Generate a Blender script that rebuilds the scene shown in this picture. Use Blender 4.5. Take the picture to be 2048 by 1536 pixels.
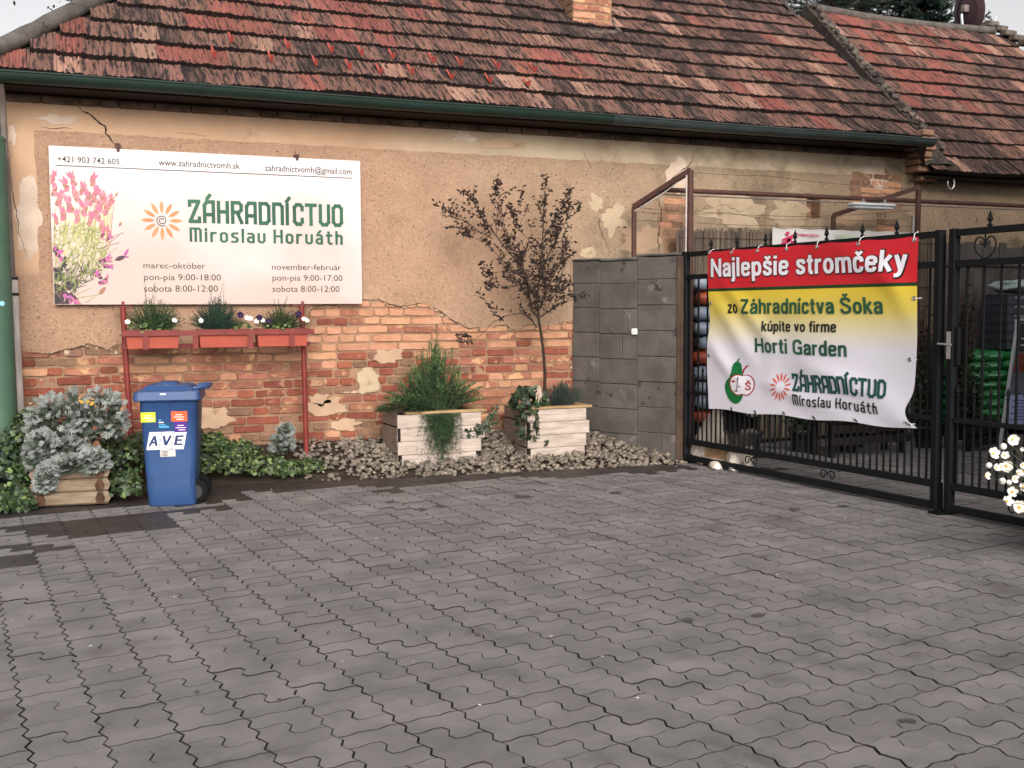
import bpy, bmesh, math, random
from mathutils import Vector, Matrix, noise
R = math.radians
rnd = random.Random(11)
V = Vector
S = bpy.context.scene
COL = S.collection
for o in list(bpy.data.objects): bpy.data.objects.remove(o)

# ------------------------------------------------------------------ camera, sky, sun, exposure
RX = V((0.920338, -0.0319109, 0.3898201))      # world X in camera axes (right, down, forward)
RY = V((-0.3910787, -0.0599074, 0.9184054))
RZ = V((-0.005954, -0.9976937, -0.0676147))
EYE = V((0, 0, 1.45)); F = 2150.0
def ray(px, py):
    c = V((px - 1024, py - 768, F)); return V((RX.dot(c), RY.dot(c), RZ.dot(c)))
def W(px, py, Y=9.842):
    r = ray(px, py); return EYE + r * (Y / r.y)
def G0(px, py, z=0.0):
    r = ray(px, py); return EYE + r * ((z - 1.45) / r.z)
def ONP(px, py, P, N):
    r = ray(px, py); return EYE + r * ((V(P) - EYE).dot(N) / r.dot(N))
def proj(p):
    d = V(p) - EYE
    c = V((RX.x*d.x+RY.x*d.y+RZ.x*d.z, RX.y*d.x+RY.y*d.y+RZ.y*d.z, RX.z*d.x+RY.z*d.y+RZ.z*d.z))
    if c.z < .1: return (-9999, -9999, c.z)
    return (1024 + F*c.x/c.z, 768 + F*c.y/c.z, c.z)
def seen(p, m=120):
    x, y, z = proj(p); return -m < x < 2048+m and -m < y < 1536+m
cd = bpy.data.cameras.new('camera'); cam = bpy.data.objects.new('camera', cd); COL.objects.link(cam)
cd.sensor_width = 36; cd.lens = F/2048*36; cd.clip_end = 500; cd.clip_start = .05
right = V((RX.x, RY.x, RZ.x)); down = V((RX.y, RY.y, RZ.y)); fwd = V((RX.z, RY.z, RZ.z))
m3 = Matrix((right, -down, -fwd)).transposed()
cam.matrix_world = Matrix.Translation(EYE) @ m3.to_4x4()
S.camera = cam
S.render.resolution_x = 1024; S.render.resolution_y = 768
S.view_settings.view_transform = 'Standard'; S.view_settings.look = 'None'
S.view_settings.gamma = 1; S.view_settings.use_curve_mapping = False
S.view_settings.exposure = -0.2
SUN_EL, SUN_AZ = 27, 190            # azimuth: degrees clockwise from +Y the sun stands at (behind the viewer, left)
world = bpy.data.worlds.new('World'); S.world = world; world.use_nodes = True
wn = world.node_tree.nodes; wl = world.node_tree.links
sky = wn.new('ShaderNodeTexSky'); sky.sky_type = 'NISHITA'; sky.sun_disc = False
sky.sun_elevation = R(SUN_EL); sky.sun_rotation = R(SUN_AZ); sky.dust_density = 4; sky.air_density = 1.0
bw = wn.new('ShaderNodeRGBToBW'); cm = wn.new('ShaderNodeCombineColor'); mx = wn.new('ShaderNodeMix'); mx.data_type = 'RGBA'
wl.new(sky.outputs[0], bw.inputs[0])
for i, k in enumerate((1.0, .985, .99)):
    mm = wn.new('ShaderNodeMath'); mm.operation = 'MULTIPLY'; mm.inputs[1].default_value = k*2.4
    wl.new(bw.outputs[0], mm.inputs[0]); wl.new(mm.outputs[0], cm.inputs[i])
mx.inputs[0].default_value = .88                   # overcast: nearly all of the blue veiled by cloud
wl.new(sky.outputs[0], mx.inputs[6]); wl.new(cm.outputs[0], mx.inputs[7])
bg = wn['Background']; wl.new(mx.outputs[2], bg.inputs[0]); bg.inputs[1].default_value = .14
sd = bpy.data.lights.new('sun', 'SUN'); sd.energy = 1.65; sd.angle = R(30); sd.color = (1, .91, .82)
sun = bpy.data.objects.new('sun', sd); COL.objects.link(sun)
az = R(SUN_AZ); sdir = V((math.sin(az)*math.cos(R(SUN_EL)), math.cos(az)*math.cos(R(SUN_EL)), math.sin(R(SUN_EL))))
sun.rotation_euler = sdir.to_track_quat('Z', 'Y').to_euler()
S.cycles.max_bounces = 6

# ------------------------------------------------------------------ materials
def srgb(h):
    h = h.lstrip('#'); v = [int(h[i:i+2], 16)/255 for i in (0, 2, 4)]
    return tuple((c/12.92 if c <= .04045 else ((c+.055)/1.055)**2.4) for c in v)
M = {}
def mat(name, c1, c2=None, scale=6, rough=.85, bump=0, bscale=None, spots=None, spot_scale=8, spot_at=.62, spot2=None, spot2_scale=20, spot2_at=.66,
        rand=0, island=0, hue=0, metal=0, detail=5, stretch=None, spec=.3, trans=0, bdist=.01):
    m = bpy.data.materials.new(name); m.use_nodes = True; n = m.node_tree.nodes; l = m.node_tree.links
    b = n['Principled BSDF']; b.inputs['Roughness'].default_value = rough; b.inputs['Metallic'].default_value = metal
    b.inputs['Specular IOR Level'].default_value = spec
    geo = n.new('ShaderNodeNewGeometry'); pos = geo.outputs['Position']
    if stretch:
        mp = n.new('ShaderNodeMapping'); mp.inputs['Scale'].default_value = stretch; l.new(pos, mp.inputs[0]); pos = mp.outputs[0]
    def nz(sc, det=detail, ro=.6):
        t = n.new('ShaderNodeTexNoise'); t.inputs['Scale'].default_value = sc; t.inputs['Detail'].default_value = det
        t.inputs['Roughness'].default_value = ro; l.new(pos, t.inputs['Vector']); return t.outputs[0]
    def mixc(fac, a, bb):
        x = n.new('ShaderNodeMix'); x.data_type = 'RGBA'
        l.new(fac, x.inputs[0])
        for s, k in ((a, 6), (bb, 7)):
            if isinstance(s, tuple): x.inputs[k].default_value = (*s, 1)
            else: l.new(s, x.inputs[k])
        return x.outputs[2]
    def ramp(fac, a, bb):
        r = n.new('ShaderNodeMapRange'); r.inputs['From Min'].default_value = a; r.inputs['From Max'].default_value = bb
        l.new(fac, r.inputs[0]); return r.outputs[0]
    col = c1
    if c2: col = mixc(ramp(nz(scale), .35, .65), c1, c2)
    if spots: col = mixc(ramp(nz(spot_scale, 6, .65), spot_at, spot_at+.06), col, spots)
    if spot2: col = mixc(ramp(nz(spot2_scale, 4, .7), spot2_at, spot2_at+.05), col, spot2)
    if rand or island:
        src = n.new('ShaderNodeObjectInfo').outputs['Random'] if rand else geo.outputs['Random Per Island']
        amt = rand or island
        r = n.new('ShaderNodeMapRange'); r.inputs['To Min'].default_value = 1-amt; r.inputs['To Max'].default_value = 1+amt; l.new(src, r.inputs[0])
        h = n.new('ShaderNodeHueSaturation'); l.new(r.outputs[0], h.inputs['Value'])
        if hue:
            w = n.new('ShaderNodeMath'); w.operation = 'MULTIPLY'; w.inputs[1].default_value = 7.3; l.new(src, w.inputs[0])
            fr = n.new('ShaderNodeMath'); fr.operation = 'FRACT'; l.new(w.outputs[0], fr.inputs[0])
            r2 = n.new('ShaderNodeMapRange'); r2.inputs['To Min'].default_value = .5-hue; r2.inputs['To Max'].default_value = .5+hue; l.new(fr.outputs[0], r2.inputs[0]); l.new(r2.outputs[0], h.inputs['Hue'])
        if isinstance(col, tuple): h.inputs['Color'].default_value = (*col, 1)
        else: l.new(col, h.inputs['Color'])
        col = h.outputs[0]
    if isinstance(col, tuple): b.inputs['Base Color'].default_value = (*col, 1)
    else: l.new(col, b.inputs['Base Color'])
    if bump:
        bp = n.new('ShaderNodeBump'); bp.inputs['Strength'].default_value = bump; bp.inputs['Distance'].default_value = bdist
        l.new(nz(bscale or scale*4, 4, .7), bp.inputs['Height']); l.new(bp.outputs[0], b.inputs['Normal'])
    if trans: b.inputs['Transmission Weight'].default_value = trans
    M[name] = m; return m

# pebble-dash render with pits, dirt clouds and a smooth float band: one material, all of it driven by position on the wall
def plaster_mat():
    m = bpy.data.materials.new('old_render'); m.use_nodes = True; n = m.node_tree.nodes; l = m.node_tree.links; b = n['Principled BSDF']
    b.inputs['Roughness'].default_value = .95; b.inputs['Specular IOR Level'].default_value = .15
    geo = n.new('ShaderNodeNewGeometry'); sep = n.new('ShaderNodeSeparateXYZ'); l.new(geo.outputs['Position'], sep.inputs[0])
    def nz(sc, det=5, ro=.6):
        t = n.new('ShaderNodeTexNoise'); t.inputs['Scale'].default_value = sc; t.inputs['Detail'].default_value = det; t.inputs['Roughness'].default_value = ro
        l.new(geo.outputs['Position'], t.inputs['Vector']); return t.outputs[0]
    def mr(f, a, bb, c=0, d=1):
        r = n.new('ShaderNodeMapRange'); r.inputs['From Min'].default_value = a; r.inputs['From Max'].default_value = bb
        r.inputs['To Min'].default_value = c; r.inputs['To Max'].default_value = d; l.new(f, r.inputs[0]); return r.outputs[0]
    def ma(op, a, bb):
        x = n.new('ShaderNodeMath'); x.operation = op
        for s, k in ((a, 0), (bb, 1)):
            if isinstance(s, (int, float)): x.inputs[k].default_value = s
            else: l.new(s, x.inputs[k])
        return x.outputs[0]
    def mix(f, a, bb):
        x = n.new('ShaderNodeMix'); x.data_type = 'RGBA'; l.new(f, x.inputs[0])
        for s, k in ((a, 6), (bb, 7)):
            if isinstance(s, tuple): x.inputs[k].default_value = (*s, 1)
            else: l.new(s, x.inputs[k])
        return x.outputs[2]
    warm = mix(mr(nz(2.2), .35, .65), srgb('#c6a084'), srgb('#b79176'))
    tan = mix(mr(nz(2.6), .35, .65), srgb('#b5a086'), srgb('#9c8a72'))
    xx = ma('ADD', sep.outputs[0], ma('MULTIPLY', nz(.9, 3), 3.0))
    rough_c = mix(mr(xx, 4.6, 7.4), warm, tan)
    bandA = mix(mr(nz(1.7, 6), .3, .7), srgb('#c4a284'), srgb('#b18f73'))
    bandB = mix(mr(nz(1.9, 6), .3, .7), srgb('#beab90'), srgb('#a39079'))
    band = mix(mr(xx, 4.2, 6.0), bandA, bandB)
    # smooth band runs along the top of the wall and down the left corner, edge slightly ragged
    zt = ma('ADD', sep.outputs[2], ma('MULTIPLY', ma('SUBTRACT', nz(7, 4), .5), .05))
    ismooth = mr(zt, 2.965, 2.975)
    xl = ma('ADD', sep.outputs[0], ma('MULTIPLY', ma('SUBTRACT', nz(5, 4), .5), .08))
    left = ma('MULTIPLY', mr(xl, -.11, -.1, 1, 0), mr(zt, 1.75, 1.85))
    ismooth = ma('MAXIMUM', ismooth, left)
    grit = nz(34, 6, .8); pits = nz(44, 4, .65)
    c = mix(mr(grit, .34, .80), rough_c, tuple(.9*v for v in srgb('#a6886f')))
    c = mix(mr(pits, .60, .66), c, srgb('#66503f')); c = mix(mr(nz(70, 2, .5), .66, .70), c, srgb('#dbc3a8'))
    c = mix(ismooth, c, band)
    c = mix(mr(nz(1.1, 7, .7), .60, .78), c, srgb('#8b745a'))
    # damp grime high on the right, under the eaves
    g = ma('MULTIPLY', mr(nz(2.1, 7, .7), .5, .68), mr(xx, 5.5, 8)); c = mix(ma('MULTIPLY', g, .75), c, srgb('#6e604e'))
    l.new(c, b.inputs['Base Color'])
    bp = n.new('ShaderNodeBump'); bp.inputs['Distance'].default_value = .022
    l.new(mr(ismooth, 0, 1, 1, .12), bp.inputs['Strength']); l.new(ma('ADD', grit, ma('MULTIPLY', mr(pits, .62, .72), -.6)), bp.inputs['Height']); l.new(bp.outputs[0], b.inputs['Normal'])
    M['old_render'] = m
plaster_mat()
mat('smooth_patch', srgb('#b89a7e'), srgb('#a68970'), 3, bump=.25, bscale=40, spots=srgb('#93775a'), spot_scale=5, spot_at=.6)
mat('smooth_patch_pale', srgb('#bba68b'), srgb('#a59176'), 3, bump=.25, bscale=40, spots=srgb('#877259'), spot_scale=4, spot_at=.6)
mat('white_patch', srgb('#cdb8a6'), srgb('#bba48f'), 5, bump=.3, bscale=30, spots=srgb('#a89580'), spot_scale=12, spot_at=.62)
mat('mortar', srgb('#9f7d63'), srgb('#82654f'), 6, bump=.8, bscale=50, spots=srgb('#6f523d'), spot_scale=9)
mat('crack_dark', (.03, .022, .018))
mat('brick_red', srgb('#90503d'), srgb('#7a4536'), 12, rand=.22, hue=.004, bump=1, bscale=60, spots=srgb('#b0886b'), spot_scale=8, spot_at=.585, spot2=srgb('#d8c0a8'), spot2_scale=16, spot2_at=.74)
mat('brick_mid', srgb('#a06a54'), srgb('#8c5b48'), 12, rand=.18, hue=.006, bump=.9, bscale=60, spots=srgb('#bd946d'), spot_scale=7, spot_at=.55)
mat('brick_pale', srgb('#bf8f70'), srgb('#b17f61'), 9, rand=.09, hue=.006, bump=.9, bscale=55, spots=srgb('#a5603f'), spot_scale=6, spot_at=.66)
mat('brick_dirty', srgb('#8f6d55'), srgb('#735747'), 9, rand=.2, hue=.006, bump=1, bscale=55, spots=srgb('#c0a285'), spot_scale=9, spot_at=.6)
tile_kw = dict(scale=9, rough=.9, bump=.6, bscale=60, hue=.005, spots=srgb('#2c2422'), spot_scale=12, spot_at=.50, spot2=srgb('#93877d'), spot2_scale=24, spot2_at=.65, stretch=(3.6, .42, .42))
for nm, a, b2, kw in (('tile_red', '#90564a', '#754740', {'spot_at': .535}), ('tile_old', '#845f52', '#684c43', {'spot_at': .50}), ('tile_dark', '#6a4f46', '#503e3a', {'spot_at': .465}),
                  ('tile_pale', '#a67f6c', '#86665a', {'spot_at': .525})):
    k = dict(tile_kw); k.update(kw)
    mat(nm, srgb(a), srgb(b2), rand=.16, **k); mat(nm+'_field', srgb(a), srgb(b2), island=.16, **k)
mat('cornice_dark', srgb('#75604f'), srgb('#4a3a30'), 7, bump=1, bscale=50, spots=srgb('#7d6350'), spot_scale=6)  # darkened as part of the shadow painted under the eaves
mat('tile_lip_shade', srgb('#2e2421'), srgb('#211a18'), 14, bump=.5)  # dark tile lips: paints in the shadow line under each course
mat('roof_deck', (.03, .025, .022)); mat('ridge_mortar', srgb('#645d57'), srgb('#443f3b'), 7, bump=.8, bscale=30, spots=srgb('#2f2b29'), spot_scale=6)
mat('verge_dark', srgb('#4b423c'), srgb('#2e2826'), 9, bump=.9, bscale=30, spots=srgb('#756a5f'), spot_scale=9, spot_at=.64)
mat('verge_mortar', srgb('#6b6056'), srgb('#473f39'), 9, bump=.9, bscale=30, spots=srgb('#393230'), spot_scale=7, spot_at=.52, island=.2)
mat('snow_guard_red', srgb('#a2493f'), rough=.5)
mat('gutter_green', srgb('#20322a'), srgb('#1a2a23'), 3, rough=.5, metal=.0, spec=.3, spots=srgb('#5a6a60'), spot_scale=3, spot_at=.68)
mat('gutter_grey', srgb('#434c49'), srgb('#363e3b'), 3, rough=.4, metal=.3, spec=.5, spots=srgb('#7c8480'), spot_scale=4, spot_at=.66)
mat('eave_wood', srgb('#2c211b'), srgb('#1e1713'), 8, bump=.5)  # near-black, standing in for the shadow under the gutter
mat('paver', srgb('#86817f'), srgb('#6f6b6a'), 3.2, rand=.095, hue=.006, rough=.9, bump=.9, bscale=220, bdist=.004, spots=srgb('#6a6564'), spot_scale=1.6, spot_at=.6, spot2=srgb('#a39c98'), spot2_scale=160, spot2_at=.7)
mat('paver_field', srgb('#86817f'), srgb('#6f6b6a'), 3.2, island=.095, hue=.006, rough=.9, bump=.9, bscale=220, bdist=.004, spots=srgb('#6a6564'), spot_scale=1.6, spot_at=.6, spot2=srgb('#a39c98'), spot2_scale=160, spot2_at=.7)
mat('paver_wet', srgb('#443d3a'), srgb('#37312f'), 5, island=.08, rough=.5, bump=.7, bscale=220, bdist=.004)
mat('damp', srgb('#575250'), srgb('#484341'), 30, rough=.6, bump=.5, bscale=220, bdist=.004)
mat('joint_sand', srgb('#3a3431'), srgb('#2a2523'), 8, bump=.5, bscale=80)
mat('earth', srgb('#3f332a'), srgb('#2b231d'), 9, bump=.9, bscale=30)
mat('pebble', srgb('#85796b'), srgb('#625a50'), 14, island=.45, hue=.012, bump=.4, bscale=60, spots=srgb('#4d453b'), spot_scale=10, spot_at=.6)
mat('concrete', srgb('#625c56'), srgb('#4f4a45'), 4, rand=.12, bump=.9, bscale=90, bdist=.008, spots=srgb('#77706a'), spot_scale=3.5, spot_at=.62, spot2=srgb('#38342f'), spot2_scale=5, spot2_at=.62)
mat('coping', srgb('#6f6a64'), srgb('#504c48'), 6, bump=1, bscale=40)
mat('end_render', srgb('#5f4a3c'), srgb('#473930'), 5, bump=.8, bscale=50)
mat('iron_black', (.008, .009, .010), rough=.6, spec=.14)
mat('iron_rust', srgb('#5a3a31'), srgb('#43302b'), 14, rough=.7, bump=.3)
mat('steel', (.5, .5, .5), rough=.35, metal=.8)
mat('rack_red', srgb('#7d322c'), srgb('#6a2a26'), 8, rough=.5, spots=srgb('#4a2420'), spot_scale=20, spot_at=.68)
mat('terracotta', srgb('#a84f3d'), srgb('#984838'), 5, rough=.6)
mat('bin_blue', srgb('#2d4a76'), srgb('#27416a'), 4, rough=.42, spec=.4, bump=.12, bscale=60, spots=srgb('#3a5f92'), spot_scale=3, spot_at=.66)
mat('rubber', (.015, .015, .016), rough=.8)
mat('wood_log', srgb('#93806a'), srgb('#6f5e4d'), 3, bump=.5, bscale=30, stretch=(1, 4, 8), spots=srgb('#5d452f'), spot_scale=3, spot_at=.66)
mat('wood_end', srgb('#5b3f2b'), srgb('#3b281c'), 12, bump=.5)
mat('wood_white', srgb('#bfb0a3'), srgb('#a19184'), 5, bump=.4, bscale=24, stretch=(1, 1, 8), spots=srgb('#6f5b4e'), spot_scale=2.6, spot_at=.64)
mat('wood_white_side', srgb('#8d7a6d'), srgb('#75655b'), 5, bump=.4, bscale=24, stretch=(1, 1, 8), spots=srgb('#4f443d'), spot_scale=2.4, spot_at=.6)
mat('wood_cap', srgb('#ad9068'), srgb('#8f744f'), 6, bump=.3)
mat('wood_dark', srgb('#241c18'), srgb('#17120f'), 7, bump=.4)
mat('board_grey', srgb('#5a5450'), srgb('#423d3a'), 3, rand=.15, bump=.5, stretch=(6, 6, 1))
mat('reed', srgb('#756759'), srgb('#564b41'), 6, island=.35, hue=.01, stretch=(1, 1, .3))
mat('green_paint', srgb('#48614f'), srgb('#3e5646'), 3, rough=.55, bump=.1, spots=srgb('#5f7a68'), spot_scale=5, spot_at=.64)
mat('pipe_white', srgb('#cfc3bb'), srgb('#a99d97'), 3, rough=.5, stretch=(8, 8, 1)); mat('pipe_zinc', srgb('#8a7d76'), srgb('#6f645f'), 5, rough=.55, metal=.2)
mat('plastic_white', srgb('#e6e2df'), rough=.45); mat('plastic_black', (.02, .02, .022), rough=.5); mat('sticker_blue', srgb('#8fc3d6'), rough=.5)
mat('bin_rib', srgb('#27416a'), rough=.5)
mat('dish', srgb('#3d2a30'), srgb('#4c363a'), 4, rough=.6)
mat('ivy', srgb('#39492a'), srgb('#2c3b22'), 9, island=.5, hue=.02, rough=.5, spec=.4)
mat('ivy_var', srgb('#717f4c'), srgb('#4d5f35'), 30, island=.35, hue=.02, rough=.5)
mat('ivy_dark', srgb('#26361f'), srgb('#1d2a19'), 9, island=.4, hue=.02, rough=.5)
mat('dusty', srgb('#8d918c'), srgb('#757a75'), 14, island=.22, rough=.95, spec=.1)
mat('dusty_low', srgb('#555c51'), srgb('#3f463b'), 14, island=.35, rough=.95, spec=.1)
mat('yellow_leaf', srgb('#b9953f'))
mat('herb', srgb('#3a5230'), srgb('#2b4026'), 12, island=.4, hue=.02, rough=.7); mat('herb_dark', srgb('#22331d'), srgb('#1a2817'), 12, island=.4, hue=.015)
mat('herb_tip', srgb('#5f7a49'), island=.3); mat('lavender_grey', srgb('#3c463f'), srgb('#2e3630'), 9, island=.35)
mat('dry', srgb('#c9b3a1'), srgb('#a48f7e'), 20, island=.2)
mat('bark', srgb('#3a2b25'), srgb('#292019'), 20, bump=.6); mat('tree_leaf', srgb('#3a2a26'), srgb('#2c241d'), 10, island=.5, hue=.03)
mat('conifer', srgb('#2b3f33'), srgb('#1e2e26'), 2, island=.45, hue=.02, rough=.7); mat('conifer_small', srgb('#3c5230'), srgb('#2a3d27'), 20, island=.4, hue=.02)
mat('conifer_blue', srgb('#2c4434'), srgb('#22352b'), 20, island=.35, hue=.01); mat('conifer_olive', srgb('#3f4a30'), srgb('#30391f'), 20, island=.35, hue=.01)
mat('petal_white', srgb('#f1ece4'), srgb('#e2dbd0'), 30, rough=.6, island=.06); mat('petal_violet', srgb('#2b1240'), srgb('#1c0c2c'), 30); mat('anther', srgb('#d9a13c'))
mat('stem_green', srgb('#4e5638'), srgb('#3a402b'), 10); mat('copper_leaf', srgb('#4a211f'), srgb('#33201b'), 10, island=.4, hue=.02)
mat('bag_green', srgb('#2a8142'), srgb('#206835'), 5, rough=.35, rand=.15, bump=.6, bscale=14, bdist=.02); mat('bag_orange', srgb('#a4492a'), srgb('#7d3a25'), 5, rough=.4, bump=.6, bscale=14)
mat('bag_pale', srgb('#8f9aa8'), srgb('#717b8a'), 5, rough=.35, bump=.6, bscale=14); mat('dark_rubber', (.01, .01, .01), rough=.9, spec=.05)
mat('bag_print', srgb('#7db587'), rough=.5)
mat('tray_grey', srgb('#42464d'), srgb('#34383e'), 6, rough=.5); mat('tray_label', srgb('#7b8087'), rough=.6); mat('film', srgb('#a9b8b4'), srgb('#8c9c98'), 6, rough=.3, bump=.8, bscale=20)
mat('red_cloth', srgb('#8e2535'), srgb('#6c1b2a'), 8); mat('aframe_white', srgb('#b9b9bb'), rough=.5)
mat('poster_dark', srgb('#32383c'), rough=.6); mat('poster_red', srgb('#9a4a35'), srgb('#5b2a20'), 9, rough=.6); mat('poster_grey', srgb('#6d717b'), srgb('#585c66'), 7, rough=.6); mat('poster_blue', srgb('#a9b2d6'), rough=.6); mat('poster_line', srgb('#4d5d9a'))
mat('lamp_white', srgb('#cfd2d2'), srgb('#b3b6b6'), 6, rough=.4)
mat('fur_white', srgb('#ece2d6'), srgb('#dbcebf'), 9, rough=1, island=.12, spec=.05); mat('fur_dark', srgb('#2f2926'), srgb('#1f1b1a'), 9, rough=1, island=.3, spec=.05)
mat('fur_tan', srgb('#c29f7d'), srgb('#a88868'), 9, rough=1, island=.15, spec=.05); mat('fur_grey', srgb('#6b645e'), srgb('#504a46'), 9, rough=1, island=.2, spec=.05); mat('nose', (.01, .01, .01), rough=.3, spec=.5)
mat('print_text', srgb('#37322e'), rough=.5); mat('print_green', srgb('#1f4a36'), srgb('#2f6247'), 3.5, rough=.5); mat('print_orange', srgb('#e0703e'), srgb('#e58a5c'), 6, rough=.5)
mat('print_black', (.015, .02, .015), rough=.5); mat('print_white', srgb('#ece8ee'), rough=.5); mat('print_red', srgb('#a8202c'), rough=.5); mat('print_pear', srgb('#0e6b37'), rough=.5)
mat('print_teal', srgb('#1d4a47'), rough=.5); mat('print_pink', srgb('#c23358'), rough=.6); mat('print_lightgreen', srgb('#9ab58c'), rough=.6); mat('print_coral', srgb('#d9644f'), rough=.5)
mat('print_bin', srgb('#24355f'), rough=.5); mat('st_yellow', srgb('#bccf2a'), rough=.5); mat('st_orange', srgb('#ee5a30'), rough=.5); mat('st_purple', srgb('#4a1f7a'), rough=.5); mat('st_cyan', srgb('#4f9ac6'), rough=.5); mat('st_label', srgb('#cfc8c0'), srgb('#b5aea5'), 60, rough=.5)
mat('banner_cloth_white', srgb('#c8c4c0'), rough=.6)
for nm, h in (('lv_pink', '#c87c86'), ('lv_rose', '#b8647c'), ('lv_mauve', '#a9508f'), ('lv_brown', '#9a6a55'), ('lv_dark', '#4a2f38'), ('lv_green', '#9c9a5a'), ('lv_green2', '#7c8644'), ('lv_green3', '#6e7a45'), ('lv_cream', '#cdba88'), ('lv_black', '#2b2024')): mat(nm, srgb(h), rough=.45)
def print_bg():          # the printed picture on the signboard: white sky with soft pink-beige clouds
    m = bpy.data.materials.new('sign_print'); m.use_nodes = True; n = m.node_tree.nodes; l = m.node_tree.links; b = n['Principled BSDF']
    b.inputs['Roughness'].default_value = .5; b.inputs['Specular IOR Level'].default_value = .2
    g = n.new('ShaderNodeNewGeometry'); t = n.new('ShaderNodeTexNoise'); t.inputs['Scale'].default_value = 1.3; t.inputs['Detail'].default_value = 3; t.inputs['Roughness'].default_value = .45; l.new(g.outputs['Position'], t.inputs['Vector'])
    s = n.new('ShaderNodeSeparateXYZ'); l.new(g.outputs['Position'], s.inputs[0])
    r = n.new('ShaderNodeMapRange'); r.inputs['From Min'].default_value = 2.9; r.inputs['From Max'].default_value = 1.5; r.inputs['To Min'].default_value = -.35; r.inputs['To Max'].default_value = .35; l.new(s.outputs[2], r.inputs[0])
    a = n.new('ShaderNodeMath'); l.new(t.outputs[0], a.inputs[0]); l.new(r.outputs[0], a.inputs[1])
    cr = n.new('ShaderNodeValToRGB'); cr.color_ramp.elements[0].position = .25; cr.color_ramp.elements[0].color = (*srgb('#d1c9c6'), 1); cr.color_ramp.elements[1].position = .8; cr.color_ramp.elements[1].color = (*srgb('#bda99f'), 1)
    l.new(a.outputs[0], cr.inputs[0]); l.new(cr.outputs[0], b.inputs['Base Color']); M['sign_print'] = m
print_bg()
def banner_mat():
    m = bpy.data.materials.new('banner_cloth'); m.use_nodes = True; n = m.node_tree.nodes; l = m.node_tree.links; b = n['Principled BSDF']
    b.inputs['Roughness'].default_value = .5; b.inputs['Specular IOR Level'].default_value = .35
    uv = n.new('ShaderNodeUVMap'); s = n.new('ShaderNodeSeparateXYZ'); l.new(uv.outputs[0], s.inputs[0])
    cr = n.new('ShaderNodeValToRGB'); e = cr.color_ramp.elements; cr.color_ramp.interpolation = 'LINEAR'
    e[0].position = 0; e[0].color = (*srgb('#dcd9e2'), 1); e[1].position = 1; e[1].color = (*srgb('#cf2531'), 1)
    for p, h in ((.40, '#dedbe3'), (.47, '#e0d9c4'), (.62, '#dcc75e'), (.745, '#e0c23a'), (.7455, '#173a1c'), (.762, '#173a1c'), (.7625, '#c9222e')):
        k = cr.color_ramp.elements.new(p); k.color = (*srgb(h), 1)
    l.new(s.outputs[1], cr.inputs[0]); l.new(cr.outputs[0], b.inputs['Base Color']); M['banner_cloth'] = m
banner_mat()

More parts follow.
